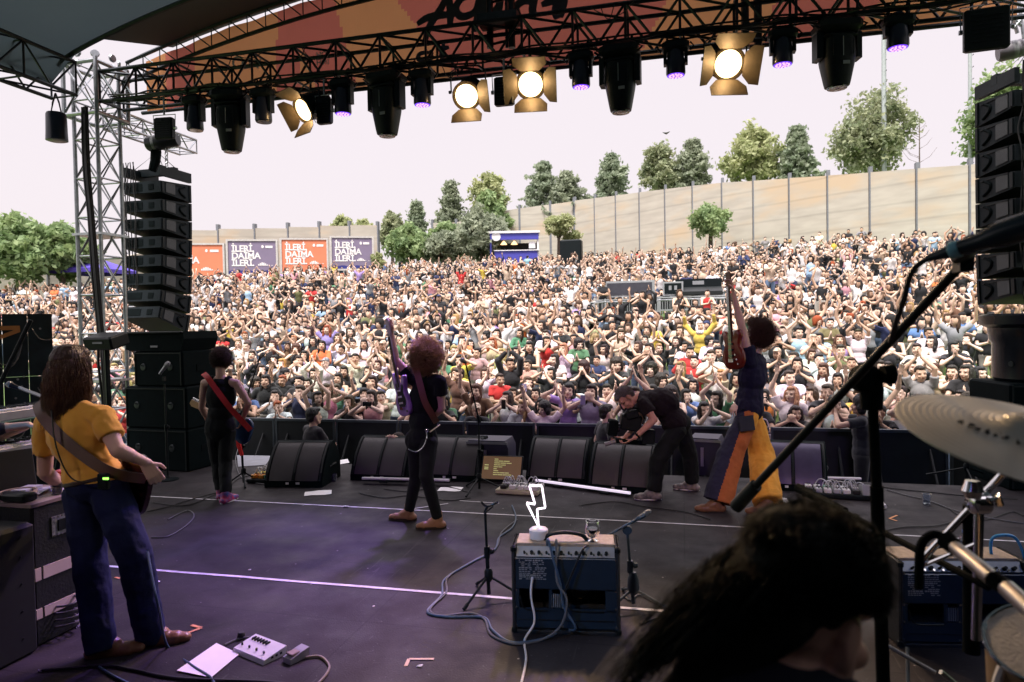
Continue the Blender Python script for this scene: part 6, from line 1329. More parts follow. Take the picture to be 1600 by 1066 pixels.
# ---- stock crowd figures, 1.7 m, facing +Y, standing on the origin or sitting on a step
def base_joints(seated=False, lean=0.0, headturn=0.0, headup=0.05):
    z = -.62 if seated else 0
    J = dict(pel=V((0, 0, .95+z)), neck=V((0, .0+lean, 1.44+z)), shL=V((-.172, lean, 1.395+z)), shR=V((.172, lean, 1.395+z)), hipL=V((-.085, 0, .92+z)), hipR=V((.085, 0, .92+z)))
    J['hF'] = V((math.sin(headturn), math.cos(headturn), headup)).normalized(); J['hU'] = V((0, -headup, 1)); J['hU'] = (J['hU']-J['hF']*J['hU'].dot(J['hF'])).normalized(); J['head'] = V((0, .02+lean, 1.58+z))
    for s, x in (('L', -1), ('R', 1)):
        if seated: J['kn'+s] = V((x*.13, .40, .46)); J['an'+s] = V((x*.10, .46, .06)); J['toe'+s] = V((x*.12, .7, 0))
        else: J['kn'+s] = V((x*.10, .02, .50)); J['an'+s] = V((x*.11, 0, .075)); J['toe'+s] = V((x*.15, .3, 0))
    return J
def arms(J, L, Rr, poleL=(-1, -.2, -.6), poleR=(1, -.2, -.6), dL=None, dR=None, nL=None, nR=None, cu=.25):
    for s, T, po, d, n in (('L', L, poleL, dL, nL), ('R', Rr, poleR, dR, nR)):
        el, wr = ik(J['sh'+s], V(T)+V((0, 0, J['neck'].z-1.44)), .285, .25, po); J['el'+s], J['wr'+s] = el, wr; x = -1 if s == 'L' else 1
        J['hd'+s] = V(d) if d else (wr-el).normalized(); J['hn'+s] = V(n) if n else V((-x, 0, 0)); J['cu'+s] = cu; 
        dd, nn = J['hd'+s].normalized(), J['hn'+s]; nn = (nn-dd*nn.dot(dd)).normalized(); c = dd.cross(nn); J['th'+s] = 1 if c.dot(V((-x, -.6, .4))) > 0 else -1
    return J
UPW = (0, .15, 1)
POSES = {
 'clapping at chest height': lambda J: arms(J, (-.025, .30, 1.22), (.03, .30, 1.24), dL=(.1, .5, .8), dR=(-.1, .5, .8), nL=(1, 0, 0), nR=(-1, 0, 0), cu=.12),
 'clapping in front of the face': lambda J: arms(J, (-.03, .27, 1.42), (.03, .27, 1.44), dL=(.1, .2, 1), dR=(-.1, .2, 1), nL=(1, 0, 0), nR=(-1, 0, 0), cu=.1),
 'clapping high overhead': lambda J: arms(J, (-.04, .12, 1.83), (.04, .12, 1.84), poleL=(-1, .3, .0), poleR=(1, .3, 0), dL=(.25, .1, 1), dR=(-.25, .1, 1), nL=(1, 0, 0), nR=(-1, 0, 0), cu=.1),
 'with both arms spread up': lambda J: arms(J, (-.36, .10, 1.82), (.34, .12, 1.85), poleL=(-.6, -.5, .0), poleR=(.6, -.5, 0), dL=(-.2, .1, 1), dR=(.2, .1, 1), nL=(0, 1, 0), nR=(0, 1, 0), cu=.2),
 'with hands cupped at the mouth': lambda J: arms(J, (-.07, .17, 1.43), (.07, .17, 1.43), dL=(.35, .2, .9), dR=(-.35, .2, .9), nL=(1, -.3, 0), nR=(-1, -.3, 0), cu=.3),
 'holding both hands before the face': lambda J: arms(J, (-.07, .30, 1.47), (.07, .30, 1.47), dL=(.6, .1, .8), dR=(-.6, .1, .8), nL=(.3, -1, 0), nR=(-.3, -1, 0), cu=.5),
 'with one arm raised': lambda J: arms(J, (-.22, .1, .98), (.22, .12, 1.88), poleR=(1, -.3, 0), dR=(0, .1, 1), nR=(0, 1, 0), cu=.3),
 'standing with arms down': lambda J: arms(J, (-.25, .05, .93), (.25, .07, .93), cu=.35),
 'with arms folded': lambda J: arms(J, (.08, .22, 1.18), (-.06, .24, 1.16), poleL=(-1, 0, -1), poleR=(1, 0, -1), dL=(1, .0, .1), dR=(-1, 0, .1), nL=(0, -1, 0), nR=(0, -1, 0), cu=.2),
 'clapping above one shoulder': lambda J: arms(J, (.12, .22, 1.58), (.18, .20, 1.60), poleL=(-.6, .2, -.8), dL=(.2, .2, 1), dR=(-.15, .2, 1), nL=(1, 0, 0), nR=(-1, 0, 0), cu=.12),
}
SEATP = ['clapping at chest height', 'clapping in front of the face', 'clapping high overhead', 'with both arms spread up', 'with hands cupped at the mouth', 'with arms folded', 'clapping above one shoulder']
HEADC = V((0, .02, 1.58)); rv = random.Random(99).random
def hair_parts(kind, c=HEADC, S_=V((1, 0, 0)), F_=V((0, 1, 0)), U_=V((0, 0, 1)), k=1.0):
    c = V(c)
    def q(s, f, u): return c+(S_*s+F_*f+U_*u)*k
    def E(s, f, u, a, b, d): return ellipsoid(q(s, f, u), S_*a*k, F_*b*k, U_*d*k)
    cap = [E(0, -.028, .040, .086, .092, .090), E(0, .018, .080, .068, .07, .042)]
    if kind == 'short': return [E(0, -.028, .042, .083, .090, .087), E(0, .020, .084, .064, .068, .038), E(0, -.06, -.01, .070, .05, .07)]
    if kind == 'long': return cap + [E(0, -.055, -.07, .085, .052, .15), E(-.073, -.012, -.08, .026, .042, .15), E(.073, -.012, -.08, .026, .042, .15), E(-.07, .04, -.17, .028, .03, .10), E(.07, .04, -.17, .028, .03, .10), E(0, -.075, -.20, .10, .04, .11)]
    if kind == 'wavy': return cap + [E(0, -.05, -.03, .105, .07, .13), E(-.088, -.005, -.06, .035, .055, .13), E(.088, -.005, -.06, .035, .055, .13), E(-.095, .02, -.15, .04, .045, .07), E(.095, .02, -.15, .04, .045, .07)]
    if kind == 'tied': return cap + [E(0, -.06, -.01, .07, .05, .06), E(0, -.095, .085, .042, .042, .042)]
    if kind == 'curly': return cap + [E(0, -.03, .05, .125, .115, .115), E(-.09, -.01, -.03, .045, .06, .08), E(.09, -.01, -.03, .045, .06, .08)]
    if kind == 'cap': return [E(0, -.022, .050, .084, .097, .078), ellipsoid(q(0, .095, .062), S_*.062*k, F_*.06*k, U_*.010*k), E(0, -.05, -.01, .076, .05, .05)]
    if kind == 'scarf': return cap + [E(0, -.03, -.05, .09, .075, .12), E(-.07, .0, -.07, .03, .06, .10), E(.07, .0, -.07, .03, .06, .10), E(0, .02, -.15, .10, .09, .06)]
HK = {'short': 'short', 'long': 'long straight', 'wavy': 'wavy shoulder length', 'tied': 'tied up', 'curly': 'big curly', 'cap': '', 'scarf': ''}
hair_me = {h: blobmesh('hair', hair_parts(h), .009, 1, .012 if h != 'cap' else 0, 22) for h in HK}
vari = {}
def hash_(t): return sum(ord(c)*(i+1) for i, c in enumerate(t))
def make_variant(pose, seated, alt=0):
    random.seed(hash_(pose)+alt); J = POSES[pose](base_joints(seated, lean=(.03 if seated else 0)+(.04 if alt else 0), headturn=(.55 if alt else -.12), headup=(-.12 if alt else .06))); Q = person_parts(J, hands=True, fem=.6)
    z = -.62 if seated else 0; hd = (tuple(J['head']), tuple(Q['hs']), tuple(J['hF']), tuple(J['hU']), 1)
    body = blobmesh('body', Q['skin'] + Q['feet'](), .0105, 1, head=hd)
    tee = blobmesh('shirt', Q['torso'](.016) + Q['sleeves'](.55, .012), .014, 2, .012, 9); tank = blobmesh('shirt', [Q['torso'](.014)[i] for i in (0, 1, 2)] + [capsule(J['neck']-Q['up']*.05+Q['S']*s*.09+Q['Fd']*.0, J['neck']-Q['up']*.16+Q['S']*s*.08, .05, .085) for s in (-1, 1)], .014, 2, .010, 9)
    lng = blobmesh('shirt', Q['torso'](.018) + Q['sleeves'](1.85, .012), .014, 2, .012, 9)
    pants = blobmesh('trousers', Q['legs'](.010, .004, .96), .016, 2, .01, 7); shoes = blobmesh('shoes', Q['feet'](.008), .014, 1)
    return dict(body=body, tee=tee, tank=tank, long=lng, pants=pants, shoes=shoes, dz=z, hr=(0, 0, -(.55 if alt else -.12)), hl=J['head']-Matrix.Rotation(-(.55 if alt else -.12), 3, 'Z') @ HEADC)
for me in hair_me.values(): me.materials.append(HAIR)
def getvar(pose, seated, alt=0):
    if (pose, seated, alt) not in vari:
        st_r = random.getstate(); v_ = make_variant(pose, seated, alt); random.setstate(st_r)
        for k_, m_ in (('body', SKIN), ('tee', CLOTH), ('tank', CLOTH), ('long', CLOTH), ('pants', CLOTH), ('shoes', SHOE)): v_[k_].materials.append(m_)
        vari[(pose, seated, alt)] = v_
    return vari[(pose, seated, alt)]
TOPC = {'white': (.78, .76, .77), 'black': (.012, .013, .016), 'grey': (.25, .26, .28), 'beige': (.55, .42, .32), 'pink': (.62, .3, .36), 'blue': (.10, .2, .42), 'navy': (.02, .03, .09), 'red': (.5, .03, .03), 'green': (.08, .22, .12), 'olive': (.15, .16, .07), 'yellow': (.7, .52, .08), 'lilac': (.35, .25, .55), 'orange': (.75, .2, .05), 'brown': (.14, .07, .04), 'light blue': (.35, .52, .7)}
TOPW = [34, 34, 6, 7, 2, 2, 4, 2, 1.4, 1.6, 1, 1, 1.2, 2, 3]
HAIRC = {'black': (.008, .007, .007), 'dark brown': (.022, .012, .008), 'brown': (.06, .03, .015), 'blond': (.35, .22, .09), 'copper red': (.30, .06, .015)}
HAIRW = [38, 34, 18, 6, 4]
SKINS = [(.70, .49, .37), (.64, .43, .31), (.76, .56, .45), (.52, .33, .23), (.74, .53, .42)]
HKW = [27, 38, 18, 6, 6, 3, 2]
def place_person(pose, seated, hk, hc, top, topc, x, y, z, rz, label, group, s=1.0, pc=None, crowd=True):
    v_ = getvar(pose, seated, int(rv() < .5) if crowd else 0); b = link('person', v_['body'], None); b.location = (x, y, z); b.rotation_euler = (rv()*.12-.06, rv()*.12-.06, rz) if crowd else (0, 0, rz); b.scale = ((s if rv() < .5 or not crowd else -s), s, s); b.color = random.choice(SKINS) + (1,)
    tag(b, label, 'person', group)
    h = link('hair' if hk not in ('cap', 'scarf') else {'cap': 'cap', 'scarf': 'headscarf'}[hk], hair_me[hk], None, b); h.location = v_['hl']; h.rotation_euler = v_['hr']; h.color = (tuple(c*random.uniform(.7, 1.4) for c in HAIRC[hc]) if hk not in ('cap', 'scarf') else TOPC[random.choice(['black', 'white', 'navy', 'beige', 'grey'])]) + (1,)
    t = link('top', v_[top], None, b); t.color = tuple(c*random.uniform(.8, 1.1) for c in TOPC[topc]) + (1,)
    p = link('trousers', v_['pants'], None, b); p.color = (pc or random.choice([(.012, .013, .016), (.03, .05, .10), (.10, .15, .25), (.3, .28, .25), (.02, .02, .03)])) + (1,)
    return b

# the nearest three hundred stand behind the barrier
people = []; used = set(); y = 10.78; rowi = 0
cand = []
while y < 19.5:
    xl = -1.32*y-1; xr = .50*y+.8; x = xl+random.uniform(0, .4)
    while x < xr:
        xx_, yy_ = x+random.uniform(-.10, .10), y+random.uniform(-.13, .13)
        cand.append((xx_, yy_, rowi)); x += random.uniform(.52, .66) if y < 12 else random.uniform(.56, .76)
    y += .66 if y < 12 else .74; rowi += 1
def pix(p):
    v_ = V(p)-CAM; d = v_.dot(FW); return CX+F*v_.dot(RT)/d, CY-F*v_.dot(UP)/d, d
def blocked(px, py):
    """wholly behind stage gear, so not needed as an individual"""
    return (px < 62 and py > 495) or (212 < px < 302 and py > 500)
vis = []
for c in cand:
    px, py, d = pix((c[0], c[1], hz(c[1], c[0])+1.6))
    if -8 < px < 1556 and not blocked(px, py): vis.append((c, px, py))
near = vis[:296]; rest0 = [v_[0] for v_ in vis[296:]]
AREA = [(330, 'by left speakers'), (450, 'above leftmost monitor'), (560, 'left of violet guitar'), (640, 'behind violet guitar'), (740, 'right of singer'), (860, 'behind mid barrier'), (960, 'behind pit man'), (1080, 'behind camera operator'), (1200, 'beside lifted red guitar'), (1320, 'above violet monitor'), (1420, 'behind large stand'), (1500, 'above cymbal tip'), (1700, 'by right speakers')]
ORD = ['front', 'second', 'third', 'fourth', 'fifth', 'sixth', 'seventh', 'eighth', 'ninth', 'tenth', 'eleventh', 'twelfth', 'thirteenth', 'fourteenth']
PSH = dict(zip(POSES, ['clapping low', 'clapping at face', 'clapping overhead', 'arms spread up', 'shouting through hands', 'hands before face', 'one arm up', 'arms down', 'arms folded', 'clapping by shoulder']))
HSH = {'short': 'short', 'long': 'long', 'wavy': 'wavy', 'tied': 'tied', 'curly': 'curly'}
posek = list(POSES)
for (x, y, r_), px, py in near:
    place = next(a for lim, a in AREA if px < lim)
    for tr in range(80):
        pose = random.choices(posek, [24, 20, 9, 6, 9, 9, 6, 4, 2, 10])[0]; hk = random.choices(list(HK), HKW)[0]; hc = random.choices(list(HAIRC), HAIRW)[0]; tc_ = random.choices(list(TOPC), TOPW)[0]; top = random.choices(['tee', 'tank', 'long'], [4.2, 4.6, .4])[0]
        if hk in ('short', 'cap') and top == 'tank': top = 'tee'
        hd = {'cap': 'peaked cap', 'scarf': 'headscarf'}.get(hk) or '%s %s hair' % (HSH[hk], hc)
        key = (hd, tc_, top, pose, ORD[r_], place)
        if key not in used: break
    used.add(key)
    lab = '%s, %s %s, %s, %s row, %s' % (hd, tc_, {'tee': 'tee', 'tank': 'vest', 'long': 'sleeves'}[top], PSH[pose], ORD[r_], place)
    people.append(place_person(pose, False, hk, hc, top, tc_, x, y, hz(y, x), math.pi + random.uniform(-.25, .25) + math.atan2(-(x+2.2), y)*.6, lab, 'audience standing behind the barrier', random.uniform(.90, 1.08)))

PHN = mat('phone_black', (.01, .012, .015), .2); PHV = mat('phone_lilac', (.35, .3, .5), .3); nph = 0
for p_, (c_, px, py) in zip(list(people), near):
    if 'hands before face' in p_['label'] and c_[2] < 6 and nph < 16:
        m = MB(); m.bbox((0, 0, 0), (.078, .010, .155), .006); o = m.build('mobile_phone', PHV if nph % 4 == 1 else PHN, smooth=True); Mw = Matrix.Rotation(p_.rotation_euler.z, 3, 'Z'); o.location = p_.location + Mw @ (V((0, .335, 1.50))*p_.scale.y); o.rotation_euler = (0, 0, p_.rotation_euler.z)
        if nph % 3 == 0: o.rotation_euler = (0, math.pi/2, p_.rotation_euler.z)
        L = p_['label'].split(', '); tag(o, 'phone of ' + ', '.join([L[0], L[1], L[3], L[4]]), 'phone', 'phones held up in the audience')
        nph += 1

# everybody further up the slope: one mass
def lod(me, n):
    o = bpy.data.objects.new('x', me); col.objects.link(o); d = o.modifiers.new('q', 'DECIMATE'); d.ratio = min(1, n/max(1, 2*len(me.polygons))); dg = bpy.context.evaluated_depsgraph_get(); e = bpy.data.meshes.new_from_object(o.evaluated_get(dg)); bpy.data.objects.remove(o)
    e.calc_loop_triangles(); nv = len(e.vertices); co = np.empty(nv*3, np.float32); e.vertices.foreach_get('co', co); nt = len(e.loop_triangles); t = np.empty(nt*3, np.int32); e.loop_triangles.foreach_get('vertices', t); bpy.data.meshes.remove(e)
    return co.reshape(-1, 3), t.reshape(-1, 3)
_l = {}
def getlod(me, n):
    k_ = (me.name, n)
    if k_ not in _l: _l[k_] = lod(me, n)
    return _l[k_]
VS, TS, CS = [], [], []; nvt = 0
def add_mass(pose, seated, hk, hc, top, tc_, x, y, z, rz, s, q):
    global nvt
    v_ = getvar(pose, seated, int(rv() < .5 and not seated)); sc_ = random.choice(SKINS); mir = 1 if rv() < .5 else -1; tx_, ty_ = rv()*.16-.08, rv()*.16-.08; parts = [('body', v_['body'], [560, 300, 190][q], sc_, (0, 0, 0)), ('top', v_[top], [160, 90, 60][q], TOPC[tc_], (0, 0, 0)), ('hair', hair_me[hk], [110, 70, 50][q], HAIRC[hc] if hk not in ('cap', 'scarf') else TOPC[random.choice(['black', 'white', 'navy', 'beige'])], v_['hl'])]
    parts.append(('pants', v_['pants'], [110, 60, 40][q], random.choice([(.012, .013, .016), (.03, .05, .10), (.10, .15, .25), (.3, .28, .25)]), (0, 0, 0)))
    c_, s_ = math.cos(rz), math.sin(rz)
    for nm, me, n, cl_, off in parts:
        co, t = getlod(me, n); ho_ = v_['hr'][2] if nm == 'hair' else 0; co = np.stack([co[:, 0]*math.cos(ho_)-co[:, 1]*math.sin(ho_), co[:, 0]*math.sin(ho_)+co[:, 1]*math.cos(ho_), co[:, 2]], 1) if ho_ else co; co = (co+np.array(off, np.float32))*s; co[:, 0] *= mir; co[:, 0] += co[:, 2]*tx_; co[:, 1] += co[:, 2]*ty_; w_ = np.empty_like(co); w_[:, 0] = co[:, 0]*c_-co[:, 1]*s_+x; w_[:, 1] = co[:, 0]*s_+co[:, 1]*c_+y; w_[:, 2] = co[:, 2]+z
        VS.append(w_); TS.append(t+nvt); nvt += len(co); CS.append(np.tile(np.array(tuple(cl_)+(1,), np.float32)*random.uniform(.85, 1.1), (len(co), 1)))
def edge_y(px):   # far edge of the audience by picture column, from wall and kiosk distances
    E_ = [(-100, 33), (60, 34), (200, 36), (300, 40), (450, 45), (590, 50), (700, 54), (780, 53), (850, 54), (900, 60), (1000, 54), (1100, 49), (1200, 45), (1300, 42), (1400, 39), (1520, 36), (1700, 33)]
    for (a, ya), (b, yb) in zip(E_, E_[1:]):
        if px <= b: return lerp(ya, yb, (px-a)/(b-a))
    return 33
mass = [(c[0], c[1]) for c in rest0]
y = max([c[1] for c in rest0] + [19.4])
y = 19.6
while y < 62:
    x = -1.36*y-1+random.uniform(0, .5)
    while x < .50*y+1:
        mass.append((x+random.uniform(-.14, .14), y+random.uniform(-.2, .2))); x += random.uniform(.46, .68)*(1 if y < 34 else 1.06)
    y += .72 if y < 34 else .84
cnt = 0
for x, y in mass:
    z = hz(y, x); px, py, d = pix((x, y, z+.9))
    if px < -12 or px > 1650 or y > edge_y(px)*1.0 : continue
    if 922 < px < 1142 and 23.9 < y < 28.2: continue                 # mixing position
    if abs(px-(1048-(y-20)*1.6)) < 5 and 20 < y < 25: continue            # a worn aisle
    if abs(px-712) < 8*20/max(y, 1) and y > 24 and random.random() < .8: continue
    if random.random() < .045: continue
    top_row = y > edge_y(px)-2.4
    st = top_row and random.random() < .8 or (y < 20.5) or random.random() < (.35 if y < 25 else .15)
    pose = random.choices(posek if st else SEATP, ([12, 8, 7, 4, 4, 4, 4, 22, 8, 6] if top_row else [24, 20, 14, 7, 7, 8, 5, 3, 2, 10]) if st else [28, 24, 8, 7, 9, 11, 12])[0]
    hk = random.choices(list(HK), HKW)[0]; hc = random.choices(list(HAIRC), HAIRW)[0]; tc_ = random.choices(list(TOPC), TOPW)[0]; top = random.choices(['tee', 'tank', 'long'], [4.5, 4.2, .5])[0]
    add_mass(pose, not st, hk, hc, top, tc_, x, y, z, math.pi + math.atan2(x+2.2, y)*-.7*-1*-1 + random.uniform(-.4, .4) + (random.uniform(-2, 2) if top_row and random.random() < .4 else 0), random.uniform(.86, 1.08), 0 if y < 24 else 1 if y < 38 else 2)
    cnt += 1
VA, TA, CA = np.concatenate(VS), np.concatenate(TS), np.concatenate(CS)
me = bpy.data.meshes.new('crowd'); nt = len(TA)
me.vertices.add(len(VA)); me.vertices.foreach_set('co', VA.ravel()); me.loops.add(nt*3); me.loops.foreach_set('vertex_index', TA.ravel().astype(np.int32)); me.polygons.add(nt); me.polygons.foreach_set('loop_start', np.arange(0, nt*3, 3, dtype=np.int32)); me.update(calc_edges=True)
ca = me.color_attributes.new('col', 'FLOAT_COLOR', 'POINT'); ca.data.foreach_set('color', CA.ravel())
me.polygons.foreach_set('use_smooth', [True]*nt)
co_ = link('crowd', me, mat('crowd_mass', rough=.8, var=.06, scale=9, vcol='col')); tag(co_, 'dense seated and standing audience filling the green slope', 'crowd', kind='stuff')
print('near', len(people), 'mass', cnt, 'tris', nt)
# people working at the mixing position
for (px_, dy, pose, hk, hc, tc_, lb) in ((941, -.2, 'with arms folded', 'short', 'black', 'black', 'technician in black t-shirt standing at the left end of the mixing position'), (992, 1.2, 'clapping at chest height', 'short', 'black', 'black', 'technician in black behind the long grey screen'), (1012, 1.3, 'standing with arms down', 'short', 'brown', 'white', 'technician in white behind the middle equipment case'), (1074, 1.4, 'standing with arms down', 'short', 'dark brown', 'navy', 'technician in navy behind the left part of the mixing console'), (1112, 1.5, 'standing with arms down', 'short', 'dark brown', 'white', 'technician in white shirt right of the mixing console')):
    p = fp(px_, dy); place_person(pose, False, hk, hc, 'tee', tc_, p.x, p.y, p.z, math.pi+random.uniform(-.4, .4), lb, 'technicians at the mixing position')
# people standing apart by the right wall
for (px_, d_, pose, hk, tc_, lb, pc) in ((1197, 45, 'standing with arms down', 'short', 'grey', 'man in grey standing apart against the right wall above the lifted guitar', (.1, .15, .25)), (1279, 42, 'with arms folded', 'short', 'white', 'person in white standing alone on the upper right slope', (.012, .013, .016)), (1324, 41, 'with arms folded', 'short', 'black', 'man in black t-shirt and blue jeans standing by the right wall', (.1, .16, .3)), (1349, 41, 'standing with arms down', 'short', 'grey', 'man in grey top and dark trousers standing by the right wall', (.02, .03, .05)), (583, 47, 'standing with arms down', 'short', 'black', 'person in black standing near the end billboard', None), (375, 44, 'standing with arms down', 'short', 'red', 'person in red standing before the violet billboard', None), (84, 37, 'with arms folded', 'short', 'orange', 'person in orange standing beside the purple tent', None), (112, 36, 'standing with arms down', 'long', 'white', 'person in white long top standing below the purple tent', None), (44, 38, 'with arms folded', 'short', 'white', 'person in white with folded arms under the far left tree', None), (30, 38.5, 'standing with arms down', 'long', 'white', 'long haired person in white under the far left tree', None), (793, 51, 'standing with arms down', 'short', 'light blue', 'customer in pale shirt at the kiosk counter', None), (823, 51, 'standing with arms down', 'short', 'light blue', 'customer in jeans at the right half of the kiosk counter', (.1, .16, .3))):
    q = D(px_, 400, d_); place_person(pose, False, hk, 'black', 'tee', tc_, q.x, q.y, hz(q.y, q.x)+(.12 if d_ < 50 else 0), math.pi+random.uniform(-.8, .8)+(math.pi if d_ == 51 else 0), lb, 'spectators standing apart', 1.05, pc)
# ------------------------------------------------------------------ band, crew: posed figures
def dv(r, u, a): return (RT*r + UP*u + FW*a).normalized()
def strands(name, roots, dirs, L, K, fn, rad, mtl, parent):
    """roots, dirs (n,3) arrays; fn(t, n)-> extra offsets (n,3) in world"""
    n = len(roots); pts = np.stack([roots + dirs*(L*t)[:, None] + fn(t) for t in np.linspace(0, 1, K)], 1)
    tan = np.gradient(pts, axis=1); tan /= np.linalg.norm(tan, axis=2)[..., None]+1e-9
    ref = np.array([.31, .57, .76]); a = np.cross(tan, ref); a /= np.linalg.norm(a, axis=2)[..., None]+1e-9; b = np.cross(tan, a)
    rr = rad*(1-.75*np.linspace(0, 1, K)**2)[None, :, None]; ring = [pts + rr*(a*math.cos(q)+b*math.sin(q)) for q in (0, 2.094, 4.189)]
    vs = np.stack(ring, 2).reshape(-1, 3); idx = np.arange(n)[:, None, None]*K*3 + np.arange(K-1)[None, :, None]*3; q = np.arange(3)[None, None, :]
    f = np.stack([idx+q, idx+(q+1) % 3, idx+3+(q+1) % 3, idx+3+q], -1).reshape(-1, 4).astype(np.int32)
    vs = vs - np.array(parent.location)
    me = bpy.data.meshes.new(name); me.vertices.add(len(vs)); me.vertices.foreach_set('co', vs.astype(np.float32).ravel()); me.loops.add(f.size); me.loops.foreach_set('vertex_index', f.ravel()); me.polygons.add(len(f)); me.polygons.foreach_set('loop_start', np.arange(0, f.size, 4, dtype=np.int32)); me.update(calc_edges=True)
    me.polygons.foreach_set('use_smooth', [True]*len(f)); return link(name, me, mtl, parent)
def scalp(J, n, seed, front=.035, low=-.06, r=(.078, .098, .10), k=1.0):
    r_ = np.random.default_rng(seed); v_ = r_.normal(0, 1, (n*3, 3)); v_ /= np.linalg.norm(v_, axis=1)[:, None]
    ok = (v_[:, 2]*r[2] > low) & ~((v_[:, 1]*r[1] > front) & (v_[:, 2]*r[2] < .06)); v_ = v_[ok][:n]; B = np.array([J['hs'], J['hF'], J['hU']]); p = (v_*np.array(r)*k + np.array([0, -.012, .02])) @ B + np.array(J['head']); return p, v_ @ B, r_
def hero(name, label, base, J, group, k=1.0, skinc=(.55, .34, .25), vox=.0065, hands=True, parts=(), disp=.012):
    for s, x in (('L', -1), ('R', 1)):
        J.setdefault('hd'+s, (J['wr'+s]-J['el'+s]).normalized()); J.setdefault('hn'+s, dv(-x, 0, 0))
    J['hF'] = J['hF'].normalized(); J['hU'] = (J['hU']-J['hF']*J['hU'].dot(J['hF'])).normalized(); J['hs'] = J['hF'].cross(J['hU'])
    Q = person_parts(J, k=k, hands=hands); Q['J'] = J; base = V(base)
    body = blobmesh('body', Q['skin'] + Q['feet'](-.006), vox, 2, head=(tuple(J['head']), tuple(J['hs']), tuple(J['hF']), tuple(J['hU']), k))
    body.transform(Matrix.Translation(-base)); o = link('person', body, SKIN); o.location = base; o.color = tuple(skinc) + (1,); tag(o, label, 'person', group)
    for nm, ps, vx, dsp, m_ in parts: addc(o, nm, ps(Q) if callable(ps) else ps, vx, dsp, m_)
    return o, Q
def addc(o, nm, ps, vx, dsp, m_, dscale=9, smooth=2, label=None):
    dsp *= 1.35
    me = blobmesh(nm, ps, vx, smooth, dsp, dscale); me.transform(Matrix.Translation(-o.location)); me.materials.append(m_); c = link(nm, me, None, o)
    if label: c['label'] = label
    return c
def ribbon(name, pts, wd, nrm_c, mtl, parent, th=.004, nrms=None):
    """flat strap along pts, width wd, thickness th; facing away from centre line point nrm_c (or list of normals)"""
    pts = spline(pts, 8); m = MB(); out = []
    for i, p in enumerate(pts):
        t = (pts[min(i+1, len(pts)-1)]-pts[max(i-1, 0)]).normalized(); n_ = (p-nrm_c(p)) if callable(nrm_c) else V(nrm_c); n_ = (n_-t*n_.dot(t)).normalized(); s_ = t.cross(n_)*wd/2
        out.append([p-s_, p+s_, p+s_+n_*th, p-s_+n_*th])
    m.ring(out); o = m.build(name, mtl, parent, world=True, smooth=True, sharp=50); return o
def catmull_closed(P_, n=5):
    out = []; N = len(P_)
    for i in range(N):
        p0, p1, p2, p3 = [V((*P_[(i+q-1) % N], 0)) for q in range(4)]
        for k_ in range(n):
            t = k_/n; v_ = .5*((2*p1)+(p2-p0)*t+(2*p0-5*p1+4*p2-p3)*t*t+(3*p1-p0-3*p2+p3)*t**3); out.append((v_.x, v_.y))
    return out
STRAT = [(0, -.20), (.10, -.19), (.155, -.13), (.15, -.05), (.108, .02), (.115, .08), (.145, .14), (.135, .185), (.10, .18), (.06, .11), (.03, .10), (-.03, .10), (-.055, .14), (-.09, .22), (-.125, .225), (-.14, .18), (-.115, .08), (-.105, .02), (-.145, -.05), (-.155, -.12), (-.11, -.185)]
LPAUL = [(0, -.21), (.10, -.20), (.165, -.13), (.16, -.04), (.115, .03), (.12, .09), (.14, .14), (.12, .19), (.07, .17), (.035, .12), (-.035, .12), (-.08, .17), (-.13, .185), (-.14, .13), (-.115, .06), (-.115, .02), (-.16, -.05), (-.165, -.13), (-.10, -.20)]
FRET = mat('fretboard', (.03, .018, .012), .5); MAPLE = mat('maple_neck', (.35, .2, .09), .35)
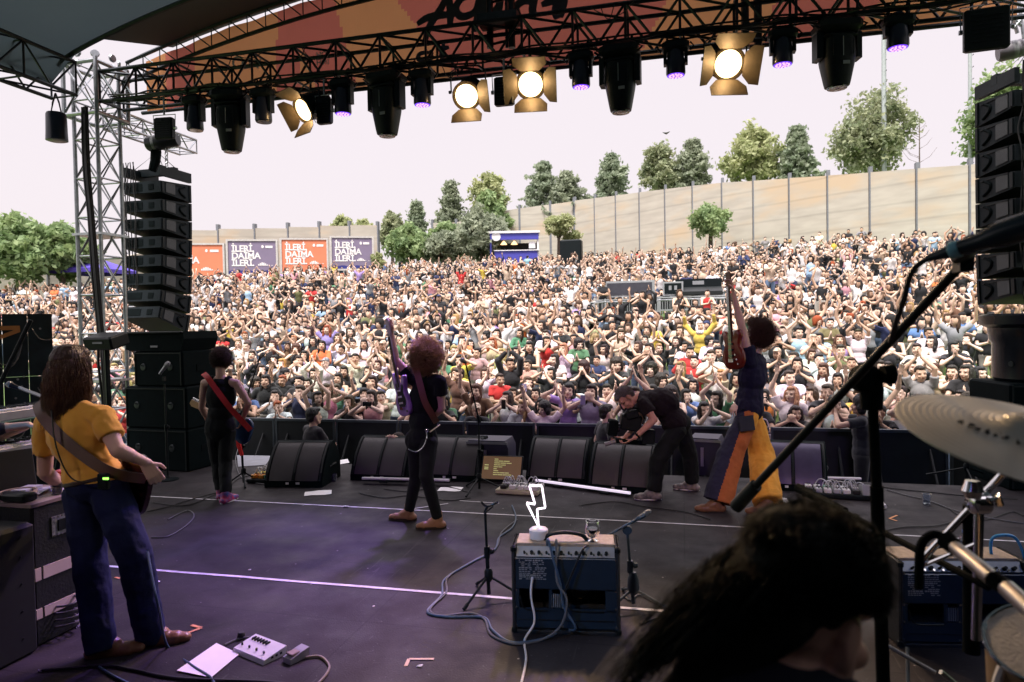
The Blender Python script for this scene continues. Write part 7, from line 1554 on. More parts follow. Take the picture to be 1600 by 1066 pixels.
def guitar(label, c, up, nrm, outline, bm, pg, neck=MAPLE, name='electric_guitar', s=1.0, nl=.47, th=.045, hs=1.0, group=None):
    up = V(up).normalized(); nrm = V(nrm); nrm = (nrm-up*nrm.dot(up)).normalized(); sx = up.cross(nrm); root = thing(name, label, 'guitar', tuple(c), 0, group)
    P_ = [(a*s, b*s) for a, b in catmull_closed(outline, 4)]; ins = [(a*.955, b*.965) for a, b in P_]; m = MB()
    m.ring([[sx*a+up*b+nrm*z for a, b in q] for q, z in ((ins, -th/2), (P_, -th/2+.007), (P_, th/2-.007), (ins, th/2))]); m.build('body', bm, root, smooth=True, sharp=50)
    if pg:
        m = MB(); pp_ = [(a*.62+.015, b*.55+.0) for a, b in P_]; m.ring([[sx*a+up*b+nrm*(th/2+z) for a, b in pp_] for z in (0, .003)]); m.build('pickguard', pg, root)
    m = MB()
    for b in (-.07, -.01, .05): m.box(up*b*s+nrm*(th/2+.007), (.075, .018, .012), Matrix((sx, up, nrm)).transposed())
    m.build('pickup', BLK if pg is not BLK else WHITEP, root); m = MB(); m.box(up*-.12*s+nrm*(th/2+.009), (.08, .03, .014), Matrix((sx, up, nrm)).transposed()); m.build('bridge', CHROME, root)
    m = MB()
    for q in range(3): a = sx*(.075+.02*q)*s-up*(.06+.045*q)*s+nrm*th/2; m.cyl(a, a+nrm*.014, .011, n=10)
    m.build('knob', CHROME, root, smooth=True)
    n0, n1 = .08*s, .08*s+nl; m = MB(); m.ring([[up*t+sx*x*w_+nrm*z for x, z in ((-1, .012), (1, .012), (.8, -.006), (0, -.012), (-.8, -.006))] for t, w_ in ((n0, .028), (n1, .021))]); nk = m.build('neck', neck, root, smooth=True, sharp=40)
    for v_ in nk.data.vertices: v_.co += nrm*.014
    m = MB(); m.box(up*(n0+n1)/2+nrm*.028, (.045, n1-n0, .004), Matrix((sx, up, nrm)).transposed())
    m.build('fretboard', FRET, root); m = MB(); h = [(-.021, 0), (.021, 0), (.035, .03), (.045, .15), (.02, .185), (-.03, .175), (-.038, .05)]
    m.ring([[sx*a*hs+up*(n1+b*hs)+nrm*z for a, b in h] for z in (.004, .018)]); hd = m.build('headstock', neck, root); m = MB()
    for q in range(6): a = up*(n1+(.035+.024*q)*hs)+sx*-.045*hs+nrm*.01; m.cyl(a, a+sx*.02*hs, .005, n=6); m.cyl(a-sx*.008, a-sx*.02, .008, n=8)
    m.build('tuning_peg', CHROME, hd); m = MB()
    for q in range(6): x = (q-2.5)*.0065; m.cyl(up*-.12*s+sx*x*1.5+nrm*(th/2+.018), up*(n1+.03)+sx*x+nrm*.033, .0009, n=4)
    m.build('strings', CHROME, root); return root
def dirn(a, b): return (V(b)-V(a)).normalized()
GB = 'band members on stage'
def shoepair(o, J, Q, nm, g_, m_, extra=0):
    f = Q['feet'](g_)
    for i, q in enumerate('LR'):
        addc(o, nm, f[i*4:i*4+4] + ([capsule(J['an'+q]+V((0, 0, .05)), J['an'+q]-V((0, 0, .03)), .047, .046)] if extra else []), .008, 0, m_)
def soles(o, J, r, m_=None, h=.5, L=.215):
    for q in 'LR':
        m = MB(); t_ = (J['toe'+q]-J['an'+q]); t_.z = 0; t_.normalize(); s_ = t_.cross(V((0, 0, 1))); c = J['an'+q]; pts = []
        for a in range(20):
            u = math.cos(a*math.pi/10); v_ = math.sin(a*math.pi/10); pts.append(c+t_*(.065+u*.145)+s_*v_*r*(1.05+.12*u))
        m.ring([[V((p_.x, p_.y, z)) for p_ in pts] for z in (.004, .026)]); m.build('sole', m_ or SOLE, o, world=True)
        m = MB()
        for j in range(4): b_c = c+t_*(.075+.022*j)+V((0, 0, -.018-.007*j)); m.tube([b_c-s_*.022, b_c+V((0, 0, .006)), b_c+s_*.022], .0035, 5)
        m.build('laces', WHITEP if m_ else SOLE, o, world=True)
# --- bass player in the yellow t-shirt (near left)
YEL = mat('yellow_tee', (.72, .39, .05), .85, var=.08, scale=5, bump=.8, bscale=6, sheen=.2); JEAN = mat('blue_jeans', (.010, .016, .055), .85, spec=.2, var=.35, scale=6, bump=.5, bscale=14); TAN = mat('tan_leather', (.19, .09, .045), .4, var=.3, bump=.3, bscale=30); SOLE = mat('shoe_sole', (.03, .02, .015), .7)
J = dict(pel=D(149, 752, 4.08), chest=D(124, 682, 4.07), neck=D(116, 630, 4.08), head=D(112, 572, 4.10), shL=D(72, 662, 4.17), shR=D(160, 652, 4.0), elL=D(70, 738, 4.24), wrL=D(100, 762, 4.42), elR=D(184, 704, 3.93), wrR=D(226, 722, 4.02),
    hipL=D(130, 772, 4.12), hipR=D(172, 772, 4.04), knL=D(141, 882, 4.06), knR=D(212, 874, 3.98), anL=ZP(157, 1002, .085), anR=ZP(233, 985, .085), hF=dv(.42, -.06, .9), hU=dv(.06, 1, 0), hdR=dv(.45, -.85, .2), hnR=dv(-.6, -.2, .8), cuR=1.0, thR=1, hdL=dv(.4, .5, .6), hnL=dv(.5, -.5, .5), cuL=.6, hk=1.02)
J['toeL'] = J['anL']+dv(1, 0, .25)*.2; J['toeR'] = J['anR']+dv(1, 0, .22)*.2
b1, Q = hero('person', 'long haired bass player in a yellow t-shirt and blue jeans, seen from behind', ZP(190, 1000), J, GB, 1.13, (.62, .42, .33))
addc(b1, 'shirt', Q['torso'](.016) + [ellipsoid(Q['J']['pel']+Q['up']*.02, Q['S']*.185, Q['Fd']*.14, Q['up']*.13)] + Q['sleeves'](.60, .010, .008), .009, .022, YEL)
addc(b1, 'jeans', Q['legs'](.012, .014, 1.12), .011, .02, JEAN); shoepair(b1, J, Q, 'shoe', .006, TAN); soles(b1, J, .036)
m = MB(); pc = [J['pel']+Q['up']*.02+(Q['S']*.185*math.cos(t)+Q['Fd']*.135*math.sin(t)) for t in [q*math.pi/10 for q in range(21)]]; m.tube(pc, .017, 6, cap=False); m.build('belt', mat('brown_belt', (.03, .015, .01), .5), b1, world=True, smooth=True)
HB = mat('brown_hair_strand', (.085, .042, .024), .42, var=.4, scale=20); p, d, r_ = scalp(J, 5200, 3, low=-.075, k=1.06); n = len(p); dn = np.array(-UP); out = d.copy(); ph = r_.uniform(0, 6.28, n); L = r_.uniform(.17, .33, n)*(.75+.5*(d @ np.array(J['hU']) > 0)); side = np.array(RT)
def fall(t): 
    o_ = out*(.075*math.sin(min(1, t*1.6)*1.57))[..., None] if False else out*(.036*math.sin(min(1, t*1.7)*1.57)); 
    return o_ + dn*(L*(t**1.15)*1.05)[:, None] + side*(.012*np.sin(ph+t*11)*t)[:, None] + np.array(FW)*(.010*np.cos(ph*1.7+t*9)*t)[:, None]
strands('hair', p, d, np.zeros(n), 16, fall, .0016, HB, b1)
addc(b1, 'hair', hair_parts('long', J['head'], J['hs'], J['hF'], J['hU'], 1.04), .009, .02, mat('brown_hair_base', (.035, .018, .011), .5, bump=.8, bscale=50, stretch=(1, 1, .2)))
STR = mat('brown_strap', (.07, .028, .012), .5)
BASS = mat('dark_cherry', (.025, .007, .006), .22); BASSN = mat('dark_neck', (.08, .035, .02), .35)
gb = guitar('dark bass guitar hanging low at the right hip of the yellow shirted player', D(198, 742, 4.22), dv(-.75, .38, .45), dv(.35, .1, .9), STRAT, BASS, None, BASSN, name='bass_guitar', s=1.25, nl=.58, group=None)
ctr = lambda p_: J['chest'].lerp(J['pel'], .4)
ribbon('strap', [D(58, 630, 4.05), D(66, 650, 3.96), D(92, 680, 3.91), D(125, 708, 3.90), D(160, 732, 3.90), D(195, 744, 3.92), D(228, 748, 4.06)], .06, ctr, STR, gb, .005)
m = MB(); m.bbox(D(162, 752, 3.86), (.07, .03, .09), .006); pk = m.build('wireless_pack', BLK); tag(pk, 'black wireless pack with a green light on the belt', 'transmitter'); m = MB(); m.box(D(165, 748, 3.84), (.035, .006, .012)); m.build('green_light', mat('green_led', (.3, 1, .1), emit=(.3, 1, .1), es=1.5), pk)
cable('pack_cable', [D(80, 640, 3.93), D(84, 680, 3.86), D(92, 712, 3.85), D(104, 738, 3.86), D(120, 752, 3.86), D(150, 752, 3.86)], .004, CABLE, 'thin black earphone cable down the back of the yellow t-shirt', group=None)
# --- afro haired singer in black, arm and guitar raised
TEE = mat('black_tee', (.006, .008, .009), .9, var=.3, bump=.5, bscale=9, spec=.25); BJ = mat('black_jeans', (.006, .008, .009), .8, var=.3, bump=.5, bscale=14, spec=.3)
J = dict(pel=D(658, 688, 6.5), chest=D(664, 625, 6.5), neck=D(668, 588, 6.5), head=D(663, 560, 6.47), shL=D(647, 594, 6.58), shR=D(687, 596, 6.38), elL=D(618, 562, 6.62), wrL=D(612, 522, 6.64), elR=D(690, 638, 6.42), wrR=D(664, 662, 6.60),
    hipL=D(650, 694, 6.56), hipR=D(669, 694, 6.42), knL=D(650, 745, 6.64), knR=D(666, 744, 6.34), anL=ZP(639, 799, .09), anR=ZP(684, 811, .09), hF=dv(-.75, .1, .65), hU=dv(.0, 1, 0), hdL=dv(-.1, 1, .1), hnL=dv(-.5, 0, -.4), cuL=.65, hnR=dv(-.3, 0, -.9))
J['toeL'] = J['anL']+dv(-1, 0, .15)*.2; J['toeR'] = J['anR']+dv(-1, 0, -.12)*.2
s_1, Q = hero('person', 'singer with a big afro dressed in black, raising one arm with a guitar', ZP(660, 822), J, GB, .98, (.62, .40, .30))
addc(s_1, 'shirt', Q['torso'](.018) + [ellipsoid(J['pel']+Q['up']*.0, Q['S']*.175, Q['Fd']*.13, Q['up']*.14)] + Q['sleeves'](.5, .016, .014), .009, .02, TEE)
addc(s_1, 'trousers', Q['legs'](.008, .000, .97), .010, .008, BJ); BOOT = mat('tan_boot', (.28, .15, .08), .5, var=.15); shoepair(s_1, J, Q, 'boot', .006, BOOT, 1)
soles(s_1, J, .042)
def afro(o, J, n, L, rc, rad, mtl, seed, off=(0, 0, .02), base=.12, squash=1.0, basemat=None, droop=0, front=.06, low=-.09, turns=4):
    p, d, r_ = scalp(J, n, seed, front=front, low=low); n = len(p); Ls = L*r_.uniform(.6, 1.12, n); ph = r_.uniform(0, 6.28, n); ref = r_.normal(0, 1, (n, 3)); a = np.cross(d, ref); a /= np.linalg.norm(a, axis=1)[:, None]; b = np.cross(d, a); wd = r_.uniform(turns*.7, turns*1.4, n)*6.28; jit = r_.normal(0, .28, (n, 3)); dd = d+jit; dd /= np.linalg.norm(dd, axis=1)[:, None]
    def f(t): return (a*(rc*min(1, t*4)*np.cos(ph+wd*t))[:, None] + b*(rc*min(1, t*4)*np.sin(ph+wd*t))[:, None]) + np.array([0, 0, -1])*(droop*t*t)
    strands('hair', p, dd, Ls, 4*turns+2, f, rad, mtl, o)
    c = J['head']+J['hU']*off[2]+J['hF']*off[1]; addc(o, 'hair', [ellipsoid(c-J['hF']*.03, J['hs']*base, J['hF']*base*squash, J['hU']*base*.98)], .01, .04, basemat or mtl, dscale=30, smooth=1)
AFH = mat('orange_lit_curl', (.34, .20, .07), .5, var=.4, scale=20); AFB = mat('afro_core', (.02, .009, .005), .8, bump=1, bscale=60)  # brown curls, with the orange rim light painted into the strand colour
afro(s_1, J, 5600, .112, .009, .0012, AFH, 11, base=.118, basemat=AFB, squash=1.0, low=-.2)
PUR = mat('violet_gloss', (.35, .22, .48), .25, var=.05); PGD = BLK
guitar('pale violet electric guitar held upright by its neck beside the singer', D(629, 618, 6.58), dv(-.20, 1, .05), dv(-.80, -.1, -.5), STRAT, PUR, PGD, mat('pale_neck', (.45, .36, .42), .35), nl=.50)
gs = s_1; LST = mat('tan_strap', (.16, .06, .03), .45)
st1 = ribbon('strap', [D(643, 572, 6.52), D(650, 577, 6.36), D(656, 600, 6.30), D(664, 628, 6.28), D(675, 648, 6.30), D(682, 660, 6.40)], .06, lambda p_: J['chest'], LST, None if False else s_1, .005); tag(st1, None); 
m = MB(); m.tube(spline([D(667, 672, 6.3), D(666, 688, 6.27), D(660, 700, 6.26), D(650, 706, 6.28), D(638, 702, 6.36)], 6), .006, 5); m.lathe([(.012, 0), (.018, .004), (.012, .008)], D(667, 673, 6.29), axis=FW, n=12); m.build('belt_chain', CHROME, s_1, world=True, smooth=True)
m = MB(); m.cyl(D(672, 675, 6.3), D(687, 664, 6.5), .006, n=6); m.build('drum_stick', mat('pale_wood', (.6, .5, .35), .5), s_1, world=True)
# --- guitarist in patchwork trousers lifting a red guitar
NVT = mat('navy_tee', (.012, .012, .030), .85, spec=.2, var=.3, bump=.6, bscale=10, c2=(.022, .020, .045), scale=14, stretch=(1, 1, .12)); PN = mat('trouser_navy', (.018, .018, .045), .85, bump=.4, bscale=12); PR = mat('trouser_rust', (.42, .12, .03), .85, bump=.4, bscale=12); PO = mat('trouser_ochre', (.72, .34, .04), .85, bump=.4, bscale=12); PK = mat('pocket_slate', (.03, .034, .045), .85)
J = dict(pel=D(1170, 640, 7.02), chest=D(1176, 588, 7.02), neck=D(1181, 553, 7.02), head=D(1183, 524, 7.02), shL=D(1171, 566, 6.90), shR=D(1186, 566, 7.18), elL=D(1159, 510, 6.86), wrL=D(1146, 460, 6.86), elR=D(1172, 606, 7.26), wrR=D(1155, 627, 7.02),
    hipL=D(1168, 652, 6.94), hipR=D(1174, 652, 7.12), knL=D(1140, 714, 6.92), knR=D(1190, 712, 7.12), anL=ZP(1121, 785, .09), anR=ZP(1200, 788, .09), hF=dv(-.95, .12, .3), hU=dv(.1, 1, 0), hdL=dv(-.15, 1, 0), hnL=dv(-1, 0, .1), cuL=.75, hdR=dv(-.6, -.5, -.5), hnR=dv(.4, -.6, .4), cuR=.5)
J['toeL'] = J['anL']+dv(-1, 0, .1)*.2; J['toeR'] = J['anR']+dv(-1, 0, .0)*.2
g2, Q = hero('person', 'curly haired guitarist in a navy t-shirt and patchwork rust and ochre trousers', ZP(1160, 800), J, GB, 1.08, (.62, .40, .30))
addc(g2, 'shirt', Q['torso'](.022) + [ellipsoid(J['pel']+Q['up']*.02, Q['S']*.19, Q['Fd']*.15, Q['up']*.16)] + Q['sleeves'](.42, .02, .016), .009, .025, NVT)
pt = addc(g2, 'trousers', Q['legs'](.012, .055, .98), .011, .022, PN); me = pt.data; me.materials.append(PR); me.materials.append(PO); me.materials.append(PK)
for f_3 in me.polygons:
    c = V(f_3.center)+g2.location; px, py, d_ = pix(c); kL = J['hipL'].lerp(J['knL'], .5)
    # distance to each leg decides the panel
    def dist(a, b, c_): t = max(0, min(1, (c_-a).dot(b-a)/(b-a).length_squared)); return (c_-a-(b-a)*t).length, t
    dl = min(dist(J['hipL'], J['knL'], c)[0], dist(J['knL'], J['anL'], c)[0]); dr = min(dist(J['hipR'], J['knR'], c)[0], dist(J['knR'], J['anR'], c)[0])
    if dr < dl*.95: f_3.material_index = 2
    else:
        ax_ = lerp(J['hipL'], J['anL'], max(0, min(1, (J['hipL'].z-c.z)/(J['hipL'].z-J['anL'].z)))); fr = (c-ax_).dot(-RT); f_3.material_index = 0 if fr > .062 else 1
        if py < 690 and px > 1178: f_3.material_index = 2
shoepair(g2, J, Q, 'shoe', .008, TAN); soles(g2, J, .042)
m = MB(); a = Matrix((RT, FW, UP)).transposed(); m.bbox(D(1167, 662, 6.77), (.15, .015, .15), .012, a @ Matrix.Rotation(R(-8), 3, 'Y')); m.build('pocket', PK, g2, world=True)
AF2 = mat('dark_curl', (.07, .028, .018), .5, var=.4, scale=20); afro(g2, J, 4200, .10, .010, .0012, AF2, 12, base=.112, basemat=AFB)
RED = mat('cherry_red', (.16, .018, .010), .2, var=.1)
gr2 = guitar('red brown electric guitar held upright in one raised hand', D(1146, 545, 6.92), dv(-.06, 1, 0), dv(-.85, 0, -.25), LPAUL, RED, None, mat('red_neck', (.10, .02, .012), .3), nl=.52, th=.05)
ribbon('strap', [D(1154, 530, 6.9), D(1162, 545, 6.95), D(1176, 552, 6.95), D(1190, 590, 7.0), D(1186, 630, 7.0), D(1160, 640, 6.85)], .05, lambda p_: J['chest'], BLKM, gr2, .004)
# --- stooping camera operator
DTE = mat('plum_black_tee', (.012, .008, .012), .9, var=.3, bump=.5, bscale=9, spec=.25)
J = dict(pel=D(1060, 662, 7.42), chest=D(1030, 632, 7.40), neck=D(1000, 616, 7.38), head=D(978, 622, 7.33), shL=D(1006, 632, 7.22), shR=D(1008, 622, 7.56), elL=D(1022, 656, 7.16), wrL=D(992, 684, 7.14), elR=D(998, 660, 7.6), wrR=D(978, 682, 7.42),
    hipL=D(1056, 674, 7.34), hipR=D(1064, 672, 7.52), knL=D(1028, 718, 7.28), knR=D(1078, 710, 7.62), anL=ZP(1022, 768, .09), anR=ZP(1082, 754, .09), hF=dv(-.45, -.85, -.2), hU=dv(-.9, .45, 0), hdL=dv(-.7, -.5, .2), hnL=dv(-.5, .6, .3), cuL=.6, hdR=dv(-.5, -.3, 0), cuR=.7, hnR=dv(-.3, 1, 0))
J['toeL'] = J['anL']+dv(-1, 0, .12)*.2; J['toeR'] = J['anR']+dv(-.8, 0, .3)*.2
J_c = J
cmn, Q = hero('person', 'grey haired camera operator in dark clothes bending low over his camera', ZP(1040, 785), J, 'camera crew', 1.03, (.55, .28, .22))
addc(cmn, 'shirt', Q['torso'](.02)[1:] + [ellipsoid(D(1038, 628, 7.4), Q['S']*.17, Q['Fd']*.14, Q['up']*.17), ellipsoid(J['pel']+Q['up']*.06, Q['S']*.185, Q['Fd']*.15, Q['up']*.15)] + Q['sleeves'](.58, .02, .014), .009, .025, DTE)
addc(cmn, 'trousers', Q['legs'](.016, .012, .96), .011, .02, BJ); shoepair(cmn, J, Q, 'sneaker', .010, mat('grey_sneaker', (.3, .26, .24), .6, c2=(.04, .04, .05), scale=12)); 
m = MB()
for q in 'LR': t_ = (J['toe'+q]-J['an'+q]); t_.z = 0; t_.normalize(); a = J['an'+q]-t_*.08; b = J['an'+q]+t_*.21; a.z = b.z = .014; m.tube([a, b], .040, 8)
for v_ in m.v: v_.z = .004+v_.z*.5

GH = mat('grey_hair_strand', (.16, .14, .14), .6, var=.3); p, d, r_ = scalp(J, 2600, 5); strands('hair', p, d, r_.uniform(.012, .024, len(p)), 4, lambda t: 0, .0013, GH, cmn); addc(cmn, 'hair', hair_parts('short', J['head'], J['hs'], J['hF'], J['hU'], .99), .009, .005, mat('grey_hair_base', (.10, .09, .095), .7))
m = MB(); m.tube([J['wrL'].lerp(J['elL'], .12)+(frame(J['elL']-J['wrL'])[1]*math.cos(t)+frame(J['elL']-J['wrL'])[2]*math.sin(t))*.031 for t in [q*.52 for q in range(13)]], .011, 6); m.build('wristwatch', BLK, cmn, world=True, smooth=True)
vc = thing('video_camera', 'black video camera rig with handles held low by the stooping operator', 'camera', tuple(D(972, 672, 7.3)))
A3 = Matrix((RT, FW, UP)).transposed()
def vb(name, px_, py_, d_, dm, m_, rot=0): m = MB(); m.bbox(D(px_, py_, d_), dm, .01, A3 @ Matrix.Rotation(R(rot), 3, 'Y')); return m.build(name, m_, vc, world=True)
vb('camera_body', 985, 660, 7.38, (.22, .14, .17), BLK, 8); vb('matte_box', 957, 668, 7.35, (.10, .16, .17), BLKM, 8); vb('monitor', 988, 648, 7.30, (.14, .04, .09), BLK, -12); vb('battery', 1012, 682, 7.4, (.14, .12, .16), BLK, 5); vb('base_plate', 985, 690, 7.4, (.34, .10, .05), BLKM, 5)
m = MB(); m.lathe([(.05, 0), (.055, .1), (.06, .12)], D(968, 668, 7.35), axis=-RT, n=16); m.build('lens', GLASSD, vc, world=True, smooth=True); m = MB(); m.tube(spline([D(975, 650, 7.3), D(985, 638, 7.3), D(1000, 640, 7.3), D(1008, 655, 7.3)], 5), .013, 7); m.build('top_handle', BLK, vc, world=True, smooth=True)
m = MB(); m.lathe([(.02, 0), (.024, .12)], D(962, 690, 7.25), axis=dv(-.9, -.25, 0), n=10); m.build('grip', mat('grey_grip', (.2, .2, .22), .4), vc, world=True, smooth=True); m = MB(); m.lathe([(.02, 0), (.028, .01), (.02, .1)], D(1012, 665, 7.2), axis=dv(.2, .9, -.2), n=10); m.build('grip', mat('grey_grip', (.2, .2, .22), .4), vc, world=True, smooth=True)
# --- second bass player far left with red strap
J = dict(pel=D(344, 668, 7.65), chest=D(345, 620, 7.65), neck=D(345, 588, 7.66), head=D(346, 563, 7.72), shL=D(320, 599, 7.70), shR=D(369, 599, 7.62), elL=D(315, 636, 7.80), wrL=D(326, 660, 7.98), elR=D(388, 630, 7.62), wrR=D(378, 658, 7.84),
    hipL=D(334, 676, 7.66), hipR=D(355, 676, 7.64), knL=D(340, 722, 7.70), knR=D(352, 722, 7.64), anL=ZP(345, 768, .085), anR=ZP(352, 774, .085), hF=dv(.1, -.35, .95), hU=dv(0, 1, .3), cuR=.6, cuL=.6, hnR=dv(-1, 0, .3), hnL=dv(1, 0, .3))
J['toeL'] = J['anL']+dv(-.1, 0, 1)*.2; J['toeR'] = J['anR']+dv(.25, 0, 1)*.2
b2, Q = hero('person', 'guitarist in a black sleeveless top with pink sneakers beside the speaker stack', ZP(348, 782), J, GB, .99, (.55, .34, .26))
addc(b2, 'sleeveless_top', Q['torso'](.016)[:3] + [ellipsoid(J['chest'].lerp(J['neck'], .5), Q['S']*.135, Q['Fd']*.10, Q['up']*.10), ellipsoid(J['pel']+Q['up']*.0, Q['S']*.175, Q['Fd']*.135, Q['up']*.17)] + [capsule(J['neck']-Q['up']*.045+Q['S']*s*.095, J['neck']-Q['up']*.16+Q['S']*s*.09, .052, .08) for s in (-1, 1)], .009, .016, TEE)
addc(b2, 'trousers', Q['legs'](.006, .01, .93), .010, .018, BJ); shoepair(b2, J, Q, 'sneaker', .008, mat('pink_sneaker', (.55, .04, .10), .5, c2=(.05, .08, .3), scale=25))
m = MB()
for q in 'LR': t_ = (J['toe'+q]-J['an'+q]); t_.z = 0; t_.normalize(); a = J['an'+q]-t_*.075; b = J['an'+q]+t_*.2; a.z = b.z = .014; m.tube([a, b], .040, 8)
for v_ in m.v: v_.z = .004+v_.z*.5
soles(b2, J, .042, WHITEP); soles(cmn, J_c, .044, WHITEP)
CH = mat('dark_brown_curl', (.05, .025, .014), .5, var=.3); afro(b2, J, 2800, .05, .009, .0013, CH, 14, base=.100, basemat=AFB, turns=3, off=(0, 0, .03))
gb2 = guitar('dark blue electric guitar with glossy edge at the hip of the red strap player', D(372, 668, 7.92), dv(-.85, .35, .3), dv(.1, .1, 1), STRAT, mat('dark_blue_gloss', (.02, .05, .12), .15), WHITEP, MAPLE, nl=.5)
m = MB(); m.tube(spline([D(382, 640, 7.8), D(391, 650, 7.78), D(390, 664, 7.78), D(382, 672, 7.8)], 5), .02, 6); 
RSTR = mat('red_strap', (.45, .02, .02), .6); ribbon('strap', [D(318, 584, 7.72), D(324, 590, 7.56), D(340, 612, 7.50), D(358, 636, 7.48), D(375, 655, 7.52), D(391, 672, 7.72)], .06, lambda p_: J['chest'], RSTR, gb2, .005)
# --- pit crew
def pit(px_, py_head, d_, rz, seated_, pose, hk, tc_, lab, s=1.0, z0=-.885, dz=0):
    q = D(px_, py_head, d_); return place_person(pose, False, hk, 'black', 'tee', tc_, q.x, q.y, z0+dz, rz, lab, 'crew in the pit', s, (.01, .012, .014), crowd=False)
q = D(946, 640, 9.15); pit(946, 640, 9.15, -R(62), False, 'standing with arms down', 'short', 'black', 'man in dark t-shirt standing in the pit between two brownish monitors', 1.0)
pit(488, 635, 9.1, -R(35), False, 'with arms folded', 'short', 'black', 'short haired security man in black standing in the pit above the left monitor', 1.02)
J = base_joints(False); 
for k_ in ('pel', 'neck', 'shL', 'shR', 'hipL', 'hipR', 'head'): J[k_] = J[k_]-V((0, 0, .30))
for s, x in (('L', -1), ('R', 1)): J['kn'+s] = V((x*.14, .26, .48)); J['an'+s] = V((x*.13, -.02, .08))
J = arms(J, (-.06, .20, 1.60), (.06, .20, 1.60), poleL=(-1, .4, .0), poleR=(1, .2, .1), dL=(.6, .3, .5), dR=(-.6, .3, .5), nL=(.3, -.8, 0), nR=(-.3, -.8, 0), cu=.6); qq = D(622, 668, 8.95); Mz = Matrix.Rotation(math.pi, 3, 'Z'); off = V((qq.x, qq.y, -.885))
for k_, v_ in list(J.items()):
    if isinstance(v_, Vector): J[k_] = (Mz @ v_) + (off if k_ not in ('hF', 'hU', 'hdL', 'hdR', 'hnL', 'hnR') else V((0, 0, 0)))
ph, Q = hero('person', 'photographer crouching in the pit with a camera held to the face', off, J, 'crew in the pit', 1.0, (.6, .38, .28), vox=.008)
addc(ph, 'shirt', Q['torso'](.018) + Q['sleeves'](.5, .016), .012, .015, TEE); addc(ph, 'trousers', Q['legs'](.012, .005, .95), .014, .015, BJ); addc(ph, 'hair', hair_parts('short', J['head'], J['hs'], J['hF'], J['hU']), .01, .01, AFB)
pc = thing('photo_camera', 'black photo camera pressed to the crouching photographer face', 'camera', tuple(J['head']+V((0, -.15, .02)))); m = MB(); m.bbox((0, 0, 0), (.14, .06, .09), .012); m.bbox((0, 0, .055), (.05, .05, .04), .01); m.build('camera_body', BLK, pc, smooth=True, sharp=30); m = MB(); m.lathe([(.036, 0), (.038, .08), (.04, .1)], axis=(0, -1, 0), n=16); m.build('lens', GLASSD, pc, smooth=True)
pit(1347, 612, 9.0, R(75), False, 'holding both hands before the face', 'curly', 'black', 'photographer in black standing in the pit behind the large microphone stand', 1.04)
q = D(1408, 673, 9.9); m = MB(); NN = 14; vs = []
for j in range(9):
    for i in range(NN):
        t = i/(NN-1)-.5; w_ = .46*(1-.55*(j/8)**1.6); vs.append(V((t*w_, -.06+.03*math.sin(i*1.4+j*.2)*(j/8), -.042*j-.015*math.cos(i*1.1)*(j > 6))))
m.add(vs, [(j*NN+i, j*NN+i+1, (j+1)*NN+i+1, (j+1)*NN+i) for j in range(8) for i in range(NN-1)]); m.add([v_+V((0, .012, 0)) for v_ in vs], [(j*NN+i, (j+1)*NN+i, (j+1)*NN+i+1, j*NN+i+1) for j in range(8) for i in range(NN-1)])
o = m.build('white_cloth', mat('white_cotton', (.7, .68, .75), .9), smooth=True, sharp=80); o.location = (q.x, q.y+.1, .41); tag(o, 'white shirt hung over the barrier rail left of the cymbal', 'cloth')
q = D(1193, 690, 9.85); root = thing('shoulder_bag', 'pale lilac bag hanging on the barrier beside the ochre trouser leg', 'bag', tuple(q)); m = MB(); m.bbox((0, 0, 0), (.24, .09, .28), .04); m.build('bag_body', mat('lilac_canvas', (.5, .4, .5), .9, bump=.5, bscale=12), root, smooth=True); m = MB(); m.tube(spline([(-.08, 0, .12), (-.05, .02, .30), (.05, .02, .30), (.08, 0, .12)], 5), .01, 5); m.build('strap', mat('lilac_canvas', (.5, .4, .5)), root)
# --- keyboard player reaching in from the left
J = dict(pel=D(-90, 850, 4.95), chest=D(-80, 740, 4.95), neck=D(-70, 640, 4.95), head=D(-55, 590, 4.95), shL=D(-72, 655, 5.15), shR=D(-66, 665, 4.78), elL=D(-20, 690, 5.2), wrL=D(40, 668, 5.25), elR=D(-16, 672, 4.72), wrR=D(44, 664, 4.82), hipL=D(-92, 865, 5.05), hipR=D(-92, 865, 4.85), knL=D(-20, 900, 5.05), knR=D(-20, 905, 4.85), anL=ZP(-20, 985, .09), anR=ZP(-40, 990, .09), hF=dv(1, -.2, .3), hU=dv(.1, 1, 0), hdR=dv(1, -.25, .1), hnR=dv(0, -1, 0), hnL=dv(0, -1, 0))
J['toeL'] = J['anL']+dv(1, 0, .1)*.2; J['toeR'] = J['anR']+dv(1, 0, 0)*.2
kp, Q = hero('person', 'keyboard player cut off by the left edge, only a dark sleeved forearm showing', ZP(-60, 985), J, GB, 1.0, (.62, .40, .3), vox=.008)
addc(kp, 'shirt', Q['torso'](.018) + Q['sleeves'](1.30, .012), .011, .015, mat('charcoal_shirt', (.02, .022, .04), .9)); addc(kp, 'trousers', Q['legs'](.012, .005, .95), .013, .015, BJ); addc(kp, 'hair', hair_parts('short', J['head'], J['hs'], J['hF'], J['hU']), .01, .01, AFB)
